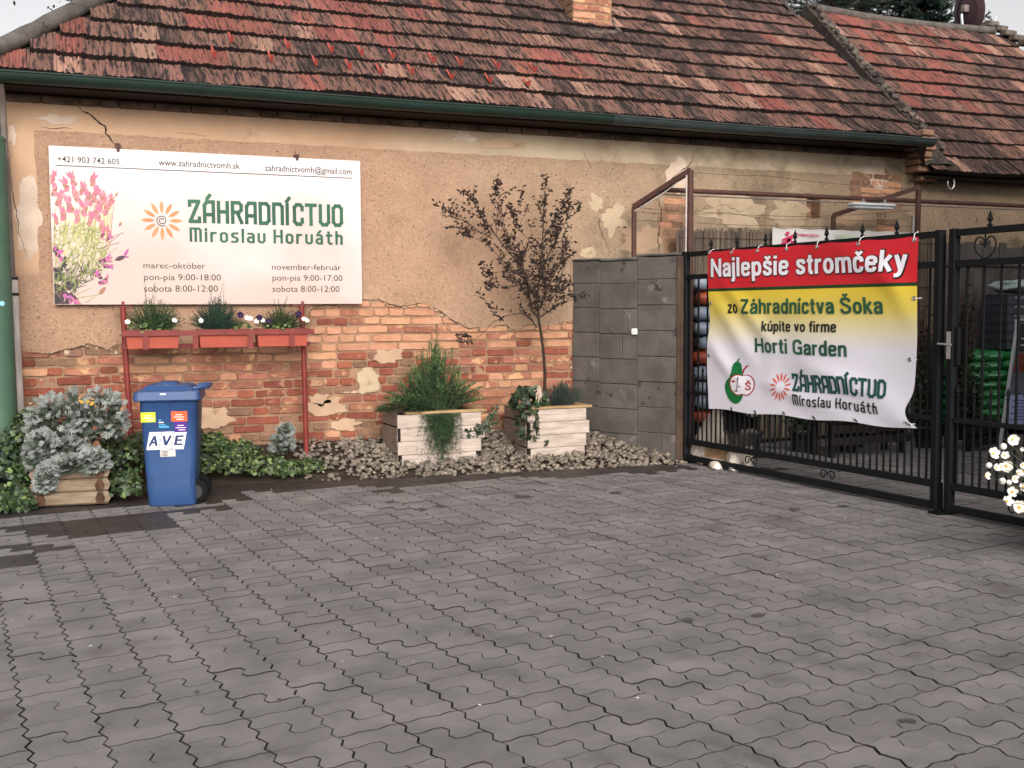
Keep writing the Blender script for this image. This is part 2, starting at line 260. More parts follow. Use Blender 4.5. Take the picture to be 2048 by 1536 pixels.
# ------------------------------------------------------------------ builders
def setup(o, parent=None, label=None, cat=None, group=None, kind=None, local=False):
    COL.objects.link(o)
    if parent is not None:
        o.parent = parent
        if not local:
            loc = parent.get('_m'); o.matrix_parent_inverse = (WM[parent.name]).inverted()
    WM[o.name] = (WM[parent.name] @ o.matrix_basis if local and parent is not None else o.matrix_basis.copy())
    if label: o['label'] = label
    if cat: o['category'] = cat
    if group: o['group'] = group
    if kind: o['kind'] = kind
    return o
WM = {}
def thing(name, label, cat, loc=(0, 0, 0), rz=0, group=None, kind=None):
    o = bpy.data.objects.new(name, None); o.empty_display_size = .1
    o.matrix_basis = Matrix.Translation(V(loc)) @ Matrix.Rotation(rz, 4, 'Z')
    return setup(o, None, label, cat, group, kind)
class MB:
    def __init__(s): s.v = []; s.f = []; s.m = []; s.sm = []
    def add(s, vs, fs, mi=0, smooth=False):
        n = len(s.v); s.v += [tuple(v) for v in vs]
        for f in fs: s.f.append([n+i for i in f]); s.m.append(mi); s.sm.append(smooth)
    def box(s, a, b, mi=0):
        x0, y0, z0 = a; x1, y1, z1 = b
        s.add([(x0,y0,z0),(x1,y0,z0),(x1,y1,z0),(x0,y1,z0),(x0,y0,z1),(x1,y0,z1),(x1,y1,z1),(x0,y1,z1)],
              [(0,3,2,1),(4,5,6,7),(0,1,5,4),(1,2,6,5),(2,3,7,6),(3,0,4,7)], mi)
    def cbox(s, a, b, c=.005, mi=0):      # box with chamfered edges on all sides
        x0, y0, z0 = a; x1, y1, z1 = b; L = []
        for z, i in ((z0, c), (z0+c, 0), (z1-c, 0), (z1, c)):
            for (x, y) in ((x0+i+c, y0+i), (x1-i-c, y0+i), (x1-i, y0+i+c), (x1-i, y1-i-c), (x1-i-c, y1-i), (x0+i+c, y1-i), (x0+i, y1-i-c), (x0+i, y0+i+c)): L.append((x, y, z))
        fs = [tuple(range(7, -1, -1)), tuple(range(24, 32))]
        for k in range(3):
            for i in range(8): j = (i+1) % 8; fs.append((k*8+i, k*8+j, k*8+8+j, k*8+8+i))
        s.add(L, fs, mi)
    def beam(s, p, q, w, h=None, mi=0, up=(0, 0, 1)):
        p = V(p); q = V(q); h = h or w; d = (q-p).normalized(); u = V(up)
        if abs(d.dot(u)) > .98: u = V((.079, 1, 0)).normalized() if abs(d.z) > .9 else V((1, 0, 0))
        a = d.cross(u).normalized()*w/2; b = a.cross(d).normalized()*h/2; L = []
        for c in (p, q): L += [c-a-b, c+a-b, c+a+b, c-a+b]
        s.add(L, [(0,3,2,1),(4,5,6,7),(0,1,5,4),(1,2,6,5),(2,3,7,6),(3,0,4,7)], mi)
    def tube(s, pts, r, n=8, mi=0, closed=False, smooth=True, cap=True):
        pts = [V(p) for p in pts]; k = len(pts); rs = r if isinstance(r, (list, tuple)) else [r]*k; L = []; prev = None
        for i, p in enumerate(pts):
            d = (pts[(i+1) % k]-pts[i-1]) if closed else (pts[min(i+1, k-1)]-pts[max(i-1, 0)])
            d = d.normalized() if d.length > 1e-9 else V((0, 0, 1))
            if prev is None: a = d.orthogonal().normalized()
            else:
                a = prev - d*prev.dot(d); a = a.normalized() if a.length > 1e-6 else d.orthogonal().normalized()
            prev = a; b = d.cross(a)
            for j in range(n): t = 2*math.pi*j/n; L.append(p+(a*math.cos(t)+b*math.sin(t))*rs[i])
        fs = []
        for i in range(k if closed else k-1):
            for j in range(n): i2 = (i+1) % k; j2 = (j+1) % n; fs.append((i*n+j, i*n+j2, i2*n+j2, i2*n+j))
        s.add(L, fs, mi, smooth)
        if cap and not closed:
            s.add(L[:n], [tuple(range(n-1, -1, -1))], mi); s.add(L[-n:], [tuple(range(n))], mi)
    def prism(s, pts, vec, mi=0):         # planar outline extruded along vec
        pts = [V(p) for p in pts]; n = len(pts); vec = V(vec)
        s.add(pts+[p+vec for p in pts], [tuple(range(n-1, -1, -1)), tuple(range(n, 2*n))]+[(i, (i+1) % n, n+(i+1) % n, n+i) for i in range(n)], mi)
    def lathe(s, c, prof, n=12, mi=0, axis='Z', smooth=True):
        L = []
        for r, z in prof:
            for j in range(n):
                t = 2*math.pi*j/n; p = (r*math.cos(t), r*math.sin(t), z)
                if axis == 'Y': p = (p[0], p[2], p[1])
                if axis == 'X': p = (p[2], p[0], p[1])
                L.append(V(c)+V(p))
        fs = [(i*n+j, i*n+(j+1) % n, (i+1)*n+(j+1) % n, (i+1)*n+j) for i in range(len(prof)-1) for j in range(n)]
        s.add(L, fs, mi, smooth); s.add(L[-n:], [tuple(range(n))], mi); s.add(L[:n], [tuple(range(n-1, -1, -1))], mi)
    def leaf(s, c, d, nrm, size, outline, mi=0, fold=0.0):
        d = V(d).normalized(); nrm = V(nrm); a = d.cross(nrm)
        a = a.normalized() if a.length > 1e-5 else d.orthogonal().normalized(); nn = a.cross(d)
        s.add([V(c)+d*(y*size)+a*(x*size)+nn*(-fold*abs(x)*size) for x, y in outline], [tuple(range(len(outline)))], mi)
    def blade(s, p, q, w, mi=0, nrm=None):
        p = V(p); q = V(q); d = q-p; a = d.cross(nrm or V((rnd.uniform(-1, 1), rnd.uniform(-1, 1), rnd.uniform(-1, 1))))
        a = a.normalized()*w/2 if a.length > 1e-6 else V((w/2, 0, 0))
        s.add([p-a, p+a, q+a*.25, q-a*.25], [(0, 1, 2, 3)], mi)
    def mesh(s, name, mats):
        me = bpy.data.meshes.new(name); me.from_pydata(s.v, [], s.f)
        for mm in (mats if isinstance(mats, (list, tuple)) else [mats]): me.materials.append(M[mm])
        me.polygons.foreach_set('material_index', s.m); me.polygons.foreach_set('use_smooth', s.sm); me.update(); return me
    def build(s, name, mats, parent=None, label=None, cat=None, group=None, kind=None, local=False):
        return setup(bpy.data.objects.new(name, s.mesh(name, mats)), parent, label, cat, group, kind, local)
def place(name, me, mw, parent=None, **k):
    o = bpy.data.objects.new(name, me); o.matrix_basis = mw; return setup(o, parent, **k)
def blob(c, rad, n=2, jit=.2, seed=0, squash=(1, 1, 1)):
    bm = bmesh.new(); bmesh.ops.create_icosphere(bm, subdivisions=n, radius=1); r = random.Random(seed); off = V((r.random()*50, r.random()*50, 0))
    vs = []
    for v in bm.verts:
        k = 1+jit*noise.noise(v.co*1.6+off)*2; vs.append(V(c)+V((v.co.x*squash[0], v.co.y*squash[1], v.co.z*squash[2]))*rad*k)
    fs = [[v.index for v in f.verts] for f in bm.faces]; bm.free(); return vs, fs
# lettering: text curves turned into flat meshes, and a stroke alphabet for the shop's own logotype
def text_flat(body, bold=0.0, italic=0.0):
    cu = bpy.data.curves.new('lettering', 'FONT'); cu.body = body; cu.size = 1; cu.offset = bold; cu.resolution_u = 3; cu.shear = italic
    ob = bpy.data.objects.new('lettering', cu); me = bpy.data.meshes.new_from_object(ob)
    vs = [V((v.co.x, v.co.y)) for v in me.vertices]; fs = [list(p.vertices) for p in me.polygons]
    bpy.data.objects.remove(ob); bpy.data.meshes.remove(me)
    x0 = min(v.x for v in vs); x1 = max(v.x for v in vs)
    return [((v.x-x0)/(x1-x0), v.y/.729) for v in vs], fs
A_ = [[(0,0),(0,.82),(.12,1),(.45,1),(.45,0)],[(0,.36),(.45,.36)]]
a_ = [[(.02,.68),(.24,.68),(.34,.58),(.34,0)],[(.34,.38),(.1,.38),(0,.27),(0,.1),(.1,0),(.34,0)]]
acc = lambda x, y: [[(x, y), (x+.14, y+.17)]]
U_ = [[(0,1),(0,.14),(.12,0),(.33,0),(.45,.14),(.45,1)]]
GL = {'Z': [[(0,.8),(0,1),(.46,1),(.02,0),(.48,0),(.48,.18)]], 'A': A_, 'Á': A_+acc(.14, 1.16), 'H': [[(0,0),(0,1)],[(.45,0),(.45,1)],[(0,.52),(.45,.52)]],
      'R': [[(0,0),(0,1),(.34,1),(.45,.88),(.45,.64),(.34,.52),(0,.52)],[(.24,.52),(.46,0)]], 'D': [[(0,0),(0,1),(.33,1),(.45,.86),(.45,.14),(.33,0),(0,0)]],
      'N': [[(0,0),(0,1),(.33,1),(.45,.86),(.45,0)]], 'Í': [[(0,0),(0,1)]]+acc(-.02, 1.16), 'C': [[(.42,.74),(.42,.88),(.32,1),(.12,1),(0,.86),(0,.14),(.12,0),(.32,0),(.42,.12),(.42,.26)]],
      'T': [[(-.04,1),(.46,1)],[(.21,1),(.21,0)]], 'V': U_, 'O': [[(.12,0),(0,.14),(0,.86),(.12,1),(.33,1),(.45,.86),(.45,.14),(.33,0),(.12,0)]],
      'M': [[(0,0),(0,1),(.22,1),(.3,.9),(.3,0)],[(.3,.9),(.38,1),(.5,1),(.6,.88),(.6,0)]], 'i': [[(0,0),(0,.68)],[(0,.86),(0,1.0)]], 'r': [[(0,0),(0,.68)],[(0,.5),(.12,.68),(.26,.68)]],
      'o': [[(.1,0),(0,.12),(0,.56),(.1,.68),(.26,.68),(.36,.56),(.36,.12),(.26,0),(.1,0)]], 's': [[(.33,.68),(.1,.68),(0,.58),(.04,.42),(.3,.28),(.34,.14),(.26,0),(0,0)]],
      'l': [[(0,1),(0,0)]], 'a': a_, 'á': a_+acc(.1, .86), 'v': [[(0,.68),(0,.12),(.1,0),(.25,0),(.36,.12),(.36,.68)]], 't': [[(.12,.95),(.12,.12),(.2,0),(.32,0)],[(0,.68),(.32,.68)]],
      'h': [[(0,0),(0,1)],[(0,.54),(.12,.68),(.25,.68),(.34,.57),(.34,0)]]}
def strokes(word, th, gap):
    x = 0; quads = []
    for ch in word:
        if ch == ' ': x += .34; continue
        ss = GL[ch]; w = max(p[0] for s_ in ss for p in s_)
        for s_ in ss:
            pts = [V((x+p[0], p[1])) for p in s_]
            for a, b in zip(pts, pts[1:]):
                d = (b-a).normalized(); nrm = V((-d.y, d.x))*th/2; e = d*th*.42
                quads.append([a-e-nrm, b+e-nrm, b+e+nrm, a-e+nrm])
        x += w+gap
    W_ = x-gap
    vs = []; fs = []; lv = []
    for k, q in enumerate(quads):
        fs.append(list(range(len(vs), len(vs)+4))); vs += [(p.x/W_, p.y) for p in q]; lv += [k]*4
    return vs, fs, lv

def chaikin(P, n=2):
    for _ in range(n):
        Q = [P[0]]
        for a, b in zip(P, P[1:]): Q += [a*.75+b*.25, a*.25+b*.75]
        P = Q+[P[-1]]
    return P
def ring(w, x0=.0): 
    h = HT; return [(x0+w/2+(w/2-h)*math.copysign(abs(math.cos(t))**.85, math.cos(t)), XH/2+(XH/2-h+.01)*math.copysign(abs(math.sin(t))**.85, math.sin(t))) for t in [2*math.pi*i/20 for i in range(21)]]
HT = .084; XH = .73
l_, r_, b_, t_ = HT, .50-HT, HT-.01, XH-HT+.01
arch = lambda a, b: ('~', [(a, .36), (a, .50), (a+.07, t_), ((a+b)/2+.03, t_+.01), (b-.03, t_), (b, .52), (b, .40), (b, 0)])
caron = lambda x, y: [('-', [(x-.13, y+.17), (x, y+.02), (x+.13, y+.17)])]
HV = {'N': (.66, [('-', [(l_, 0), (l_, 1)]), ('-', [(.66-HT, 0), (.66-HT, 1)]), ('-', [(l_, .93), (.66-HT, .07)])]), 'H': (.66, [('-', [(l_, 0), (l_, 1)]), ('-', [(.66-HT, 0), (.66-HT, 1)]), ('-', [(l_, .53), (.66-HT, .53)])]),
 'Z': (.60, [('-', [(.04, 1-HT), (.54, 1-HT)]), ('-', [(.50, .90), (.08, .10)]), ('-', [(.02, HT), (.58, HT)])]),
 'S': (.62, [('~', [(.53, .72), (.50, .88), (.38, 1-HT+.01), (.22, 1-HT+.01), (.09, .86), (.09, .70), (.20, .58), (.40, .48), (.53, .38), (.53, .20), (.42, b_), (.22, b_), (.08, .14), (.07, .32)])]),
 'G': (.68, [('~', [(.58, .70), (.54, .86), (.42, 1-HT+.01), (.26, 1-HT+.01), (.09, .82), (.09, .5), (.09, .18), (.26, b_), (.44, b_), (.54, .12), (.585, .24)]), ('-', [(.36, .46), (.59, .46)]), ('-', [(.585, .54), (.585, .02)])]),
 'a': (.50, [('~', [(l_+.0, .50), (.12, t_), (.24, t_+.01), (.36, t_), (r_, .54), (r_, .3), (r_, 0)]), ('~', [(r_, .44), (.28, .41), (.13, .37), (l_-.005, .20), (.12, b_), (.24, b_), (.36, .14), (r_, .26)])]),
 'e': (.50, [('-', [(l_, .385), (r_+.02, .385)]), ('~', [(r_+.005, .39), (r_, .56), (.36, t_), (.25, t_+.01), (.13, t_), (l_, .54), (l_, .36), (l_, .19), (.13, b_), (.26, b_), (.38, b_+.01), (r_+.01, .22)])]),
 's': (.47, [('~', [(.39, .50), (.37, t_), (.24, t_+.01), (.10, t_), (.09, .50), (.16, .41), (.30, .35), (.39, .27), (.38, .13), (.28, b_), (.20, b_), (.10, .09), (.07, .24)])]),
 'c': (.47, [('~', [(.40, .48), (.37, t_), (.26, t_+.01), (.12, t_), (l_, .52), (l_, .36), (l_, .20), (.12, b_), (.26, b_), (.37, .10), (.40, .26)])]),
 'o': (.52, [('.', ring(.52))]), 'd': (.52, [('.', ring(.50)), ('-', [(.52-HT, 0), (.52-HT, 1)])]), 'p': (.52, [('.', ring(.50, .02)), ('-', [(l_, -.27), (l_, XH)])]),
 'n': (.50, [('-', [(l_, 0), (l_, XH)]), arch(l_, r_)]), 'h': (.50, [('-', [(l_, 0), (l_, 1)]), arch(l_, r_)]), 'm': (.78, [('-', [(l_, 0), (l_, XH)]), arch(l_, .39), arch(.39, .78-HT)]),
 'u': (.50, [('-', [(r_, 0), (r_, XH)]), ('~', [(l_, XH), (l_, .3), (l_, .18), (.14, b_), (.26, b_), (.37, .12), (r_, .3)])]), 'r': (.34, [('-', [(l_, 0), (l_, XH)]), ('~', [(l_, .36), (l_, .52), (.17, t_-.01), (.33, t_-.01)])]),
 't': (.32, [('~', [(.15, .94), (.15, .5), (.15, .2), (.18, b_), (.31, b_-.01)]), ('-', [(.0, XH-.075), (.31, XH-.075)])]), 'f': (.32, [('~', [(.33, .93), (.22, .94), (.15, .86), (.15, .6), (.15, 0)]), ('-', [(.0, XH-.075), (.31, XH-.075)])]),
 'i': (.185, [('-', [(l_, 0), (l_, XH)]), ('-', [(l_, .84), (l_, 1)])]), 'ı': (.185, [('-', [(l_, 0), (l_, XH)])]), 'l': (.185, [('-', [(l_, 0), (l_, 1)])]), 'j': (.185, [('~', [(l_, XH), (l_, .2), (l_, -.12), (.05, -.19), (-.05, -.19)]), ('-', [(l_, .84), (l_, 1)])]),
 'k': (.49, [('-', [(l_, 0), (l_, 1)]), ('-', [(.43, XH), (.12, .30)]), ('-', [(.20, .44), (.44, 0)])]), 'v': (.48, [('-', [(.065, XH), (.24, .03)]), ('-', [(.415, XH), (.24, .03)])]),
 'y': (.48, [('-', [(.065, XH), (.245, .08)]), ('~', [(.415, XH), (.27, .1), (.21, -.12), (.14, -.19), (.03, -.19)])]), 'z': (.45, [('-', [(.03, XH-.08), (.42, XH-.08)]), ('-', [(.38, .62), (.07, .11)]), ('-', [(.02, .08), (.44, .08)])])}
HV['A'] = (.66, [('-', [(.05, 0), (.33, .98)]), ('-', [(.61, 0), (.33, .98)]), ('-', [(.17, .33), (.49, .33)])]); HV['V'] = (.62, [('-', [(.05, 1), (.31, .03)]), ('-', [(.57, 1), (.31, .03)])]); HV['E'] = (.58, [('-', [(HT, 0), (HT, 1)]), ('-', [(HT, 1-HT), (.55, 1-HT)]), ('-', [(HT, .52), (.50, .52)]), ('-', [(HT, HT), (.56, HT)])])
ac2 = lambda x, y: [('-', [(x-.04, y), (x+.09, y+.17)])]
for c_, b2_, f_ in (('š', 's', caron(.235, .80)), ('č', 'c', caron(.25, .80)), ('Š', 'S', caron(.31, 1.05)), ('á', 'a', ac2(.22, .82)), ('í', 'ı', ac2(.08, .82)), ('ú', 'u', ac2(.25, .82))): HV[c_] = (HV[b2_][0], HV[b2_][1]+f_)
def helv(word, fat=0.0, gap=.075, shear=0.0):
    x = 0; vs = []; fs = []; lv = []; k = 0
    for ch in word:
        if ch == ' ': x += .30; continue
        w, ss = HV[ch]
        for kind, P in ss:
            P = [V((x+p[0], p[1])) for p in P]
            if kind == '~': P = chaikin(P, 2)
            hw = HT*(.80 if len(P) == 3 else 1)+fat; n = len(P); base = len(vs); closed = kind == '.'
            if not closed and fat: d0 = (P[0]-P[1]).normalized(); P[0] = P[0]+d0*fat; d1 = (P[-1]-P[-2]).normalized(); P[-1] = P[-1]+d1*fat
            for i, p in enumerate(P):
                a = P[i-1] if i else (P[-2] if closed else None); c = P[i+1] if i < n-1 else (P[1] if closed else None)
                d1 = (p-a).normalized() if a is not None else None; d2 = (c-p).normalized() if c is not None else None
                d = (d1+d2).normalized() if d1 is not None and d2 is not None else (d1 or d2); nn = V((-d.y, d.x)); m_ = hw
                if d1 is not None and d2 is not None: m_ = hw/max(.6, nn.dot(V((-d1.y, d1.x))))
                vs += [p+nn*m_, p-nn*m_]; lv += [k, k]
            fs += [[base+2*i, base+2*i+1, base+2*i+3, base+2*i+2] for i in range(n-1)]; k += 1
        x += w+gap
    W_ = x-gap; return [(v.x/W_+shear*v.y, v.y) for v in vs], fs, lv

# ------------------------------------------------------------------ ground, paving, planting bed
YW = 9.842
def edgeY(x): return 9.36-.125*x if x > .9 else 9.2475
def bedz(x, y):
    e = edgeY(x); t = max(0, min(1, (y-e)/(YW-e))); return -.012+.035*min(1, t*8)+.24*t**1.1
g = MB(); g.add([(-90, -60, -.06), (110, -60, -.06), (110, 140, -.06), (-90, 140, -.06)], [(0, 1, 2, 3)])
g.build('ground', 'earth', kind='structure', label='bare dark earth round the yard')
pav = MB(); pav.box((-6, -2, -.055), (16, 9.9, -.014))
pav = pav.build('paving', 'joint_sand', kind='structure', label='grey concrete interlocking paving of the forecourt')
UX, UY = .1175, .1105; ER = V((.9903, .1392)); EC = V((-.0837, .9965)); PO = V((.53, 4.496))
def lat(u, v): p = PO+ER*(u*UX)+EC*(v*UY); return p
def edge_pts(p, q):
    (a, b), (c, d) = p, q; out = []
    vert = a == c; lo = min(b, d) if vert else min(a, c); rev = (b > d) if vert else (a > c); w = .095 if vert else .055
    for t, s in ((.3, -w), (.7, w)):
        out.append((a+s, lo+t) if vert else (lo+t, b+s))
    return out[::-1] if rev else out
def tile_outline(corners):
    pts = []
    for i, p in enumerate(corners):
        q = corners[(i+1) % len(corners)]; steps = max(abs(q[0]-p[0]), abs(q[1]-p[1])); cur = p
        for k in range(steps):
            nx = (p[0]+(q[0]-p[0])*(k+1)//steps, p[1]+(q[1]-p[1])*(k+1)//steps); pts.append(cur); pts += edge_pts(cur, nx); cur = nx
    return [(ER*(x*UX)+EC*(y*UY)) for x, y in pts]
SH = {'A': [(0,2),(1,2),(1,1),(2,1),(2,3),(0,3)], 'B': [(0,0),(2,0),(2,1),(1,1),(1,2),(0,2)],      # upright cells 2 x 3
      'C': [(0,0),(2,0),(2,1),(1,1),(1,2),(0,2)], 'D': [(2,0),(3,0),(3,2),(1,2),(1,1),(2,1)]}       # turned cells 3 x 2
def tile_geo(key):
    P = tile_outline(SH[key]); n = len(P); cx = sum(P, V((0, 0)))/n
    def inset(P, g):
        out = []
        for i in range(n):
            a = (P[i]-P[i-1]).normalized(); b = (P[(i+1) % n]-P[i]).normalized(); na = V((-a.y, a.x)); nb = V((-b.y, b.x)); k = (na+nb); k = k/max(.5, k.length_squared/2)
            out.append(P[i]+k*g)
        return out
    P = [ER*(p.dot(ER))*.991+V(p-ER*p.dot(ER)) for p in P]; r0 = inset(P, .0018); r1 = inset(P, .0027); L = [(p.x, p.y, -.03) for p in r0]+[(p.x, p.y, -.0016) for p in r0]+[(p.x, p.y, 0) for p in r1]
    fs = [tuple(range(2*n, 3*n))]
    for k in (0, 1): fs += [(k*n+i, k*n+(i+1) % n, (k+1)*n+(i+1) % n, (k+1)*n+i) for i in range(n)]
    return L, fs, cx
TG = {k: tile_geo(k) for k in SH}
tiles = []
for i in range(-30, 62):
    for j in range(-8, 22):
        for key in 'AB': tiles.append((key, 2*i, 3*j-12))
VB = -12        # row where the laying pattern turns
tiles = [t for t in tiles if t[2] >= VB]
for i in range(-20, 40):
    for j in range(1, 12):
        for key in 'CD': tiles.append((key, 3*i, VB-2*j))
keep = []
for key, u, v in tiles:
    p = lat(u, v)+TG[key][2]
    if p.y > 9.75 or p.y < 1.9 or p.x < -3: continue
    if p.x < 5.5 and p.y > edgeY(p.x)+.03: continue
    if not seen((p.x, p.y, 0), 260): continue
    yy = p.y-.14*p.x
    wet = (1.35 < p.x < 5.35 and p.y > edgeY(p.x)-.44-.16*noise.noise(V((p.x*1.3, 0, 0)))) or (p.x <= 1.35 and p.y > 8.42) or \
          (-.45 < p.x < 1.15 and abs(yy-7.98) < .085) or (-.6 < p.x < 1.0 and abs(yy-7.42) < .085) or (-.4 < p.x < .75 and 7.4 < yy < 8 and noise.noise(V((p.x*2, p.y*2, 8))) > -.1) or \
          (-.28 < p.x < -.05 and 6.7 < p.y < 7.4)
    if key in 'AB' and p.x > 1.3 and p.y > 8.0: wet = wet or noise.noise(V((p.x*2.1, p.y*2.1, 3))) > .45
    keep.append((EYE-V((p.x, p.y, 0))).length and (p.y*.918+p.x*.39, key, u, v, wet, p))
keep.sort(key=lambda t: t[0])
tm = {}
def tile_mesh(key, wet):
    if (key, wet) not in tm:
        mb = MB(); mb.add(TG[key][0], TG[key][1][:1]); mb.add(TG[key][0], TG[key][1][1:], 1); tm[(key, wet)] = mb.mesh('paver', ['paver_wet' if wet else 'paver', 'joint_sand'])
    return tm[(key, wet)]
near = [t for t in keep if seen((t[5].x, t[5].y, 0), 40)][:300]; ids = set(id(t) for t in near)
field = MB(); wetf = MB()
for t in keep:
    d, key, u, v, wet, c = t; p = lat(u, v)
    mw = Matrix.Translation((p.x+rnd.gauss(0, .0006), p.y+rnd.gauss(0, .0006), rnd.gauss(0, .0009))) @ Matrix.Rotation(rnd.gauss(0, .004), 4, 'X') @ Matrix.Rotation(rnd.gauss(0, .003), 4, 'Z')
    if id(t) in ids: place('paver', tile_mesh(key, wet), mw, pav)
    else:
        tv = [mw @ V(x) for x in TG[key][0]]; n_ = len(field.v); field.v += [tuple(v) for v in tv]
        for fi, f in enumerate(TG[key][1]): field.f.append([n_+i for i in f]); field.m.append(2 if fi else (1 if wet else 0)); field.sm.append(False)
field.build('paver_field', ['paver_field', 'paver_wet', 'joint_sand'], pav, kind='stuff')
# bed surface and crushed stone
bed = MB(); NX, NY = 60, 14
for i in range(NX+1):
    x = -1.4+6.95*i/NX
    for j in range(NY+1):
        y = edgeY(x)+(YW+.02-edgeY(x))*j/NY; bed.v.append((x, y, bedz(x, y)-.012+.012*noise.noise(V((x*9, y*9, 0)))))
for i in range(NX):
    for j in range(NY): a = i*(NY+1)+j; bed.f.append([a, a+NY+1, a+NY+2, a+1]); bed.m.append(0); bed.sm.append(True)
bed.build('planting_bed', 'earth', kind='structure', label='raised strip of soil along the house wall')
gr = MB(); base = [blob((0, 0, 0), 1, 2, .34, s, (1, .8, .65)) for s in range(12)]
for k in range(3400):
    x = 1.95+rnd.random()**.9*3.6; e = edgeY(x); y = e+rnd.uniform(-.02, YW-e-.03)
    if x > 4.86 and (x-4.84)*.866+(y-9.84)*.5 > -.03: continue
    if x < 2.4 and rnd.random() < .55: continue
    s = rnd.uniform(.009, .030)*(1 if rnd.random() < .85 else 1.35); vs, fs = rnd.choice(base)
    mw = Matrix.Translation((x, y, bedz(x, y)+s*.35+rnd.random()*.02)) @ Matrix.Rotation(rnd.random()*6.3, 4, 'Z') @ Matrix.Rotation(rnd.uniform(-.5, .5), 4, 'X') @ Matrix.Scale(s, 4)
    gr.add([mw @ v for v in vs], fs, 0, True)
gr.build('gravel', 'pebble', label='pale crushed stone round the two white planters', cat='gravel', kind='stuff')
stn = MB()
for i, (px, py, rx, ry) in enumerate(((842, 1018, 16, 4), (1045, 993, 22, 5), (780, 1004, 14, 3), (1590, 1018, 14, 5), (1686, 1012, 12, 3), (1378, 1240, 16, 7), (1518, 1230, 18, 7), (1815, 1441, 20, 7), (702, 1118, 10, 3), (394, 1383, 7, 3), (558, 1398, 7, 3), (955, 1270, 8, 4), (880, 1012, 20, 3), (1230, 985, 18, 3))):
    P_ = []
    for k in range(18): t = 2*math.pi*k/18; q_ = (.72+.7*noise.noise(V((math.cos(t)*2.4+i*3, math.sin(t)*2.4, i)))); g_ = G0(px+rx*q_*math.cos(t), py+ry*q_*math.sin(t), .0042); P_.append(tuple(g_))
    stn.add(P_, [tuple(range(17, -1, -1))])
stn.build('damp_stain', 'damp', pav, kind='stuff')
lt = MB()
for k in range(70):
    p = lat(rnd.uniform(-10, 55), rnd.uniform(-14, 40)); s = rnd.uniform(.004, .011)
    if not (2.6 < p.y < edgeY(p.x)): continue
    a = rnd.random()*6.3; lt.add([(p.x+s*math.cos(a+t)*(1 if i % 2 else .5), p.y+s*math.sin(a+t), .003+rnd.random()*.002) for i, t in enumerate((0, 1.3, 2.6, 3.9, 5.2))], [(0, 1, 2, 3, 4)])
lt.build('petal_litter', 'petal_white', label='tiny pale petals scattered on the paving', cat='litter', kind='stuff')

# ------------------------------------------------------------------ the farmhouse
house = thing('farmhouse', 'old farmhouse with peeling tan render, bare red brick base and clay tile roof', 'house', (0, YW, 0))
XL = -.335; XR = 9.30
def bx(px, py): p = W(px, py); return (p.x, p.z)
bound = [(8, 702), (60, 704), (105, 706), (150, 694), (182, 690), (216, 700), (240, 688), (262, 692), (300, 694), (352, 690), (400, 697), (470, 690), (540, 694), (596, 688), (612, 660), (618, 622), (632, 612), (672, 608), (722, 600), (760, 602), (802, 612), (845, 606),
         (866, 614), (886, 628), (906, 640), (922, 652), (938, 657), (965, 652), (992, 652), (1012, 650), (1035, 662), (1060, 650), (1085, 652), (1110, 648), (1142, 642)]
B = [bx(*p) for p in bound]; B[0] = (XL, B[0][1]); B.append((5.5, B[-1][1]))
def ztop(x):
    for (a, za), (b, zb) in zip(B, B[1:]):
        if a <= x <= b: return za+(zb-za)*(x-a)/(b-a)
    return B[-1][1]
BR = []                                   # the ragged lower edge of the render
for (a, za), (b, zb) in zip(B, B[1:]):
    n = max(1, int((b-a)/.05))
    for k in range(n):
        t = k/n; x = a+(b-a)*t; BR.append((x, za+(zb-za)*t+(.012*noise.noise(V((x*14, 1, 0))) if k else 0)))
BR.append((5.5, B[-1][1]))
def wall_panel(mb, outline, y0=YW, y1=YW+.02, mi=0):
    mb.prism([(x, y0, z) for x, z in outline], (0, y1-y0, 0), mi)
pl = MB(); nx0, nx1, nz0, nz1 = 7.76, 7.95, 2.47, 2.735             # the little niche is left open
wall_panel(pl, BR+[(5.5, 3.2), (XL, 3.2)])
wall_panel(pl, [(5.5, B[-1][1]), (5.5, 0), (nx0, 0), (nx0, 3.2), (5.5, 3.2)]); wall_panel(pl, [(nx0, 0), (nx1, 0), (nx1, nz0), (nx0, nz0)])
wall_panel(pl, [(nx0, nz1), (nx1, nz1), (nx1, 3.2), (nx0, 3.2)]); wall_panel(pl, [(nx1, 0), (XR, 0), (XR, 3.2), (nx1, 3.2)])
pl.build('render_coat', 'old_render', house)
mo = MB(); mo.box((XL+.004, YW+.019, 0), (nx0, YW+.5, 3.3)); mo.box((nx1, YW+.019, 0), (XR-.004, YW+.5, 3.3)); mo.box((nx0, YW+.16, nz0), (nx1, YW+.5, nz1)); mo.box((nx0, YW+.0195, 0), (nx1, YW+.5, nz0)); mo.box((nx0, YW+.0195, nz1), (nx1, YW+.5, 3.3))
mo.build('mortar', 'mortar', house)
